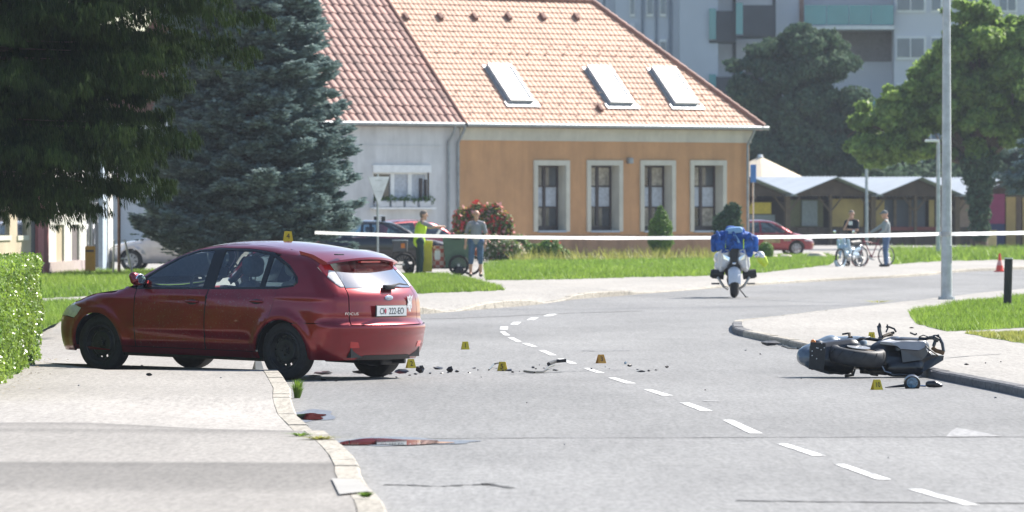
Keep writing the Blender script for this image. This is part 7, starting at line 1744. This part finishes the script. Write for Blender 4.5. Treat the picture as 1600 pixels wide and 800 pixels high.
REG = [(lambda x,y: y > 620, 'on the empty foreground asphalt'), (lambda x,y: x < 420, 'on the left pavement'), (lambda x,y: x < 660, 'by the tail of the red hatchback'), (lambda x,y: x < 785, 'between marker 2 and marker 5'.replace('marker 5','the curved strip')),
       (lambda x,y: x < 935, 'around the long bent rod'), (lambda x,y: x < 1250, 'in the gap left of the fallen motorcycle'), (lambda x,y: x < 1476, 'close around the fallen motorcycle'), (lambda x,y: True, 'on the right pavement beyond the kerb')]
ORD = ['first','second','third','fourth','fifth','sixth','seventh','eighth','ninth','tenth','eleventh','twelfth','thirteenth']
seen_ = {}
for px, py, w, h in sorted(FR + [(714,580,8,4),(795,578,14,4),(801,581,8,3),(868,578,12,3)]):
    reg = next(n for f_, n in REG if f_(px, py)); kk = seen_.get(reg, 0); seen_[reg] = kk+1
    i += 1; z = .12 if px < 400 else (.09 if (px > 1440 and py < 583) or py < 520 else 0.0)
    o = shard(px, py, w, h, i, ORD[kk]+' tiny black fragment from the left '+reg, z=z); o['group'] = 'small black fragments on the road'
shard(1203,536,40,9,90,'long dark torn fairing piece lying on the road left of the fallen motorcycle', M('dark_grey_plastic', (.06,.06,.065), .5)); strand([(1222,541,.0),(1234,545,.0),(1246,546,.0)], .012, 'thin black arm attached by the tail of the fallen motorcycle')
shard(977,567,6,5,91,'small pale blue fragment right of marker 3', M('pale_blue_plastic', (.25,.38,.50), .5))
# gauge / mirror assembly in front of the bike
gz = empty('broken_instrument', G(1425,607), 0, 'round broken motorcycle instrument with a blue face lying by marker 10', 'debris'); s = gz.location.y/F
MB().cyl((0,0,.055), .085, .07, (0,1,.25), 24).build('housing', SH, gz, smooth=40); MB().cyl((0,-.037,.062), .058, .01, (0,1,.25), 24).build('dial_face', M('blue_dial_glass', (.10,.20,.30), .15, coat=1, var=.6, scale=30), gz, smooth=40)
MB().tube([(-.28,0,.01),(-.18,0,.02),(-.08,0,.03)], [.004,.012,.018], 6).build('bracket', SH, gz)
mz = empty('broken_mirror', G(1460,607), 0, 'broken black motorcycle mirror lying right of the round instrument', 'debris')
remesh(capsules([((-.06,0,.045),(.0,0,.045),.035,.04),((.0,0,.045),(.07,0,.03),.04,.02)]), 'mirror_shell', SH, mz, voxel=.01); MB().tube([(-.16,0,.03),(-.10,0,.025),(-.05,0,.04)], .010, 6).build('stalk', CHROME, mz)
# ---------------------------------------------------------------- air
hz = MB().box((0, 170, 14.5), (300, 400, 31)); hb = hz.build('haze', TAR); hb['kind'] = 'stuff'
hm = bpy.data.materials.new('thin_haze'); hm.use_nodes = True; t_ = hm.node_tree; t_.nodes.clear(); ou = t_.nodes.new('ShaderNodeOutputMaterial'); pv = t_.nodes.new('ShaderNodeVolumePrincipled')
pv.inputs['Color'].default_value = (.78,.87,1,1); pv.inputs['Density'].default_value = .00016; pv.inputs['Anisotropy'].default_value = 0.0; t_.links.new(pv.outputs[0], ou.inputs['Volume']); hb.data.materials.clear(); hb.data.materials.append(hm)
bpy.context.view_layer.update()
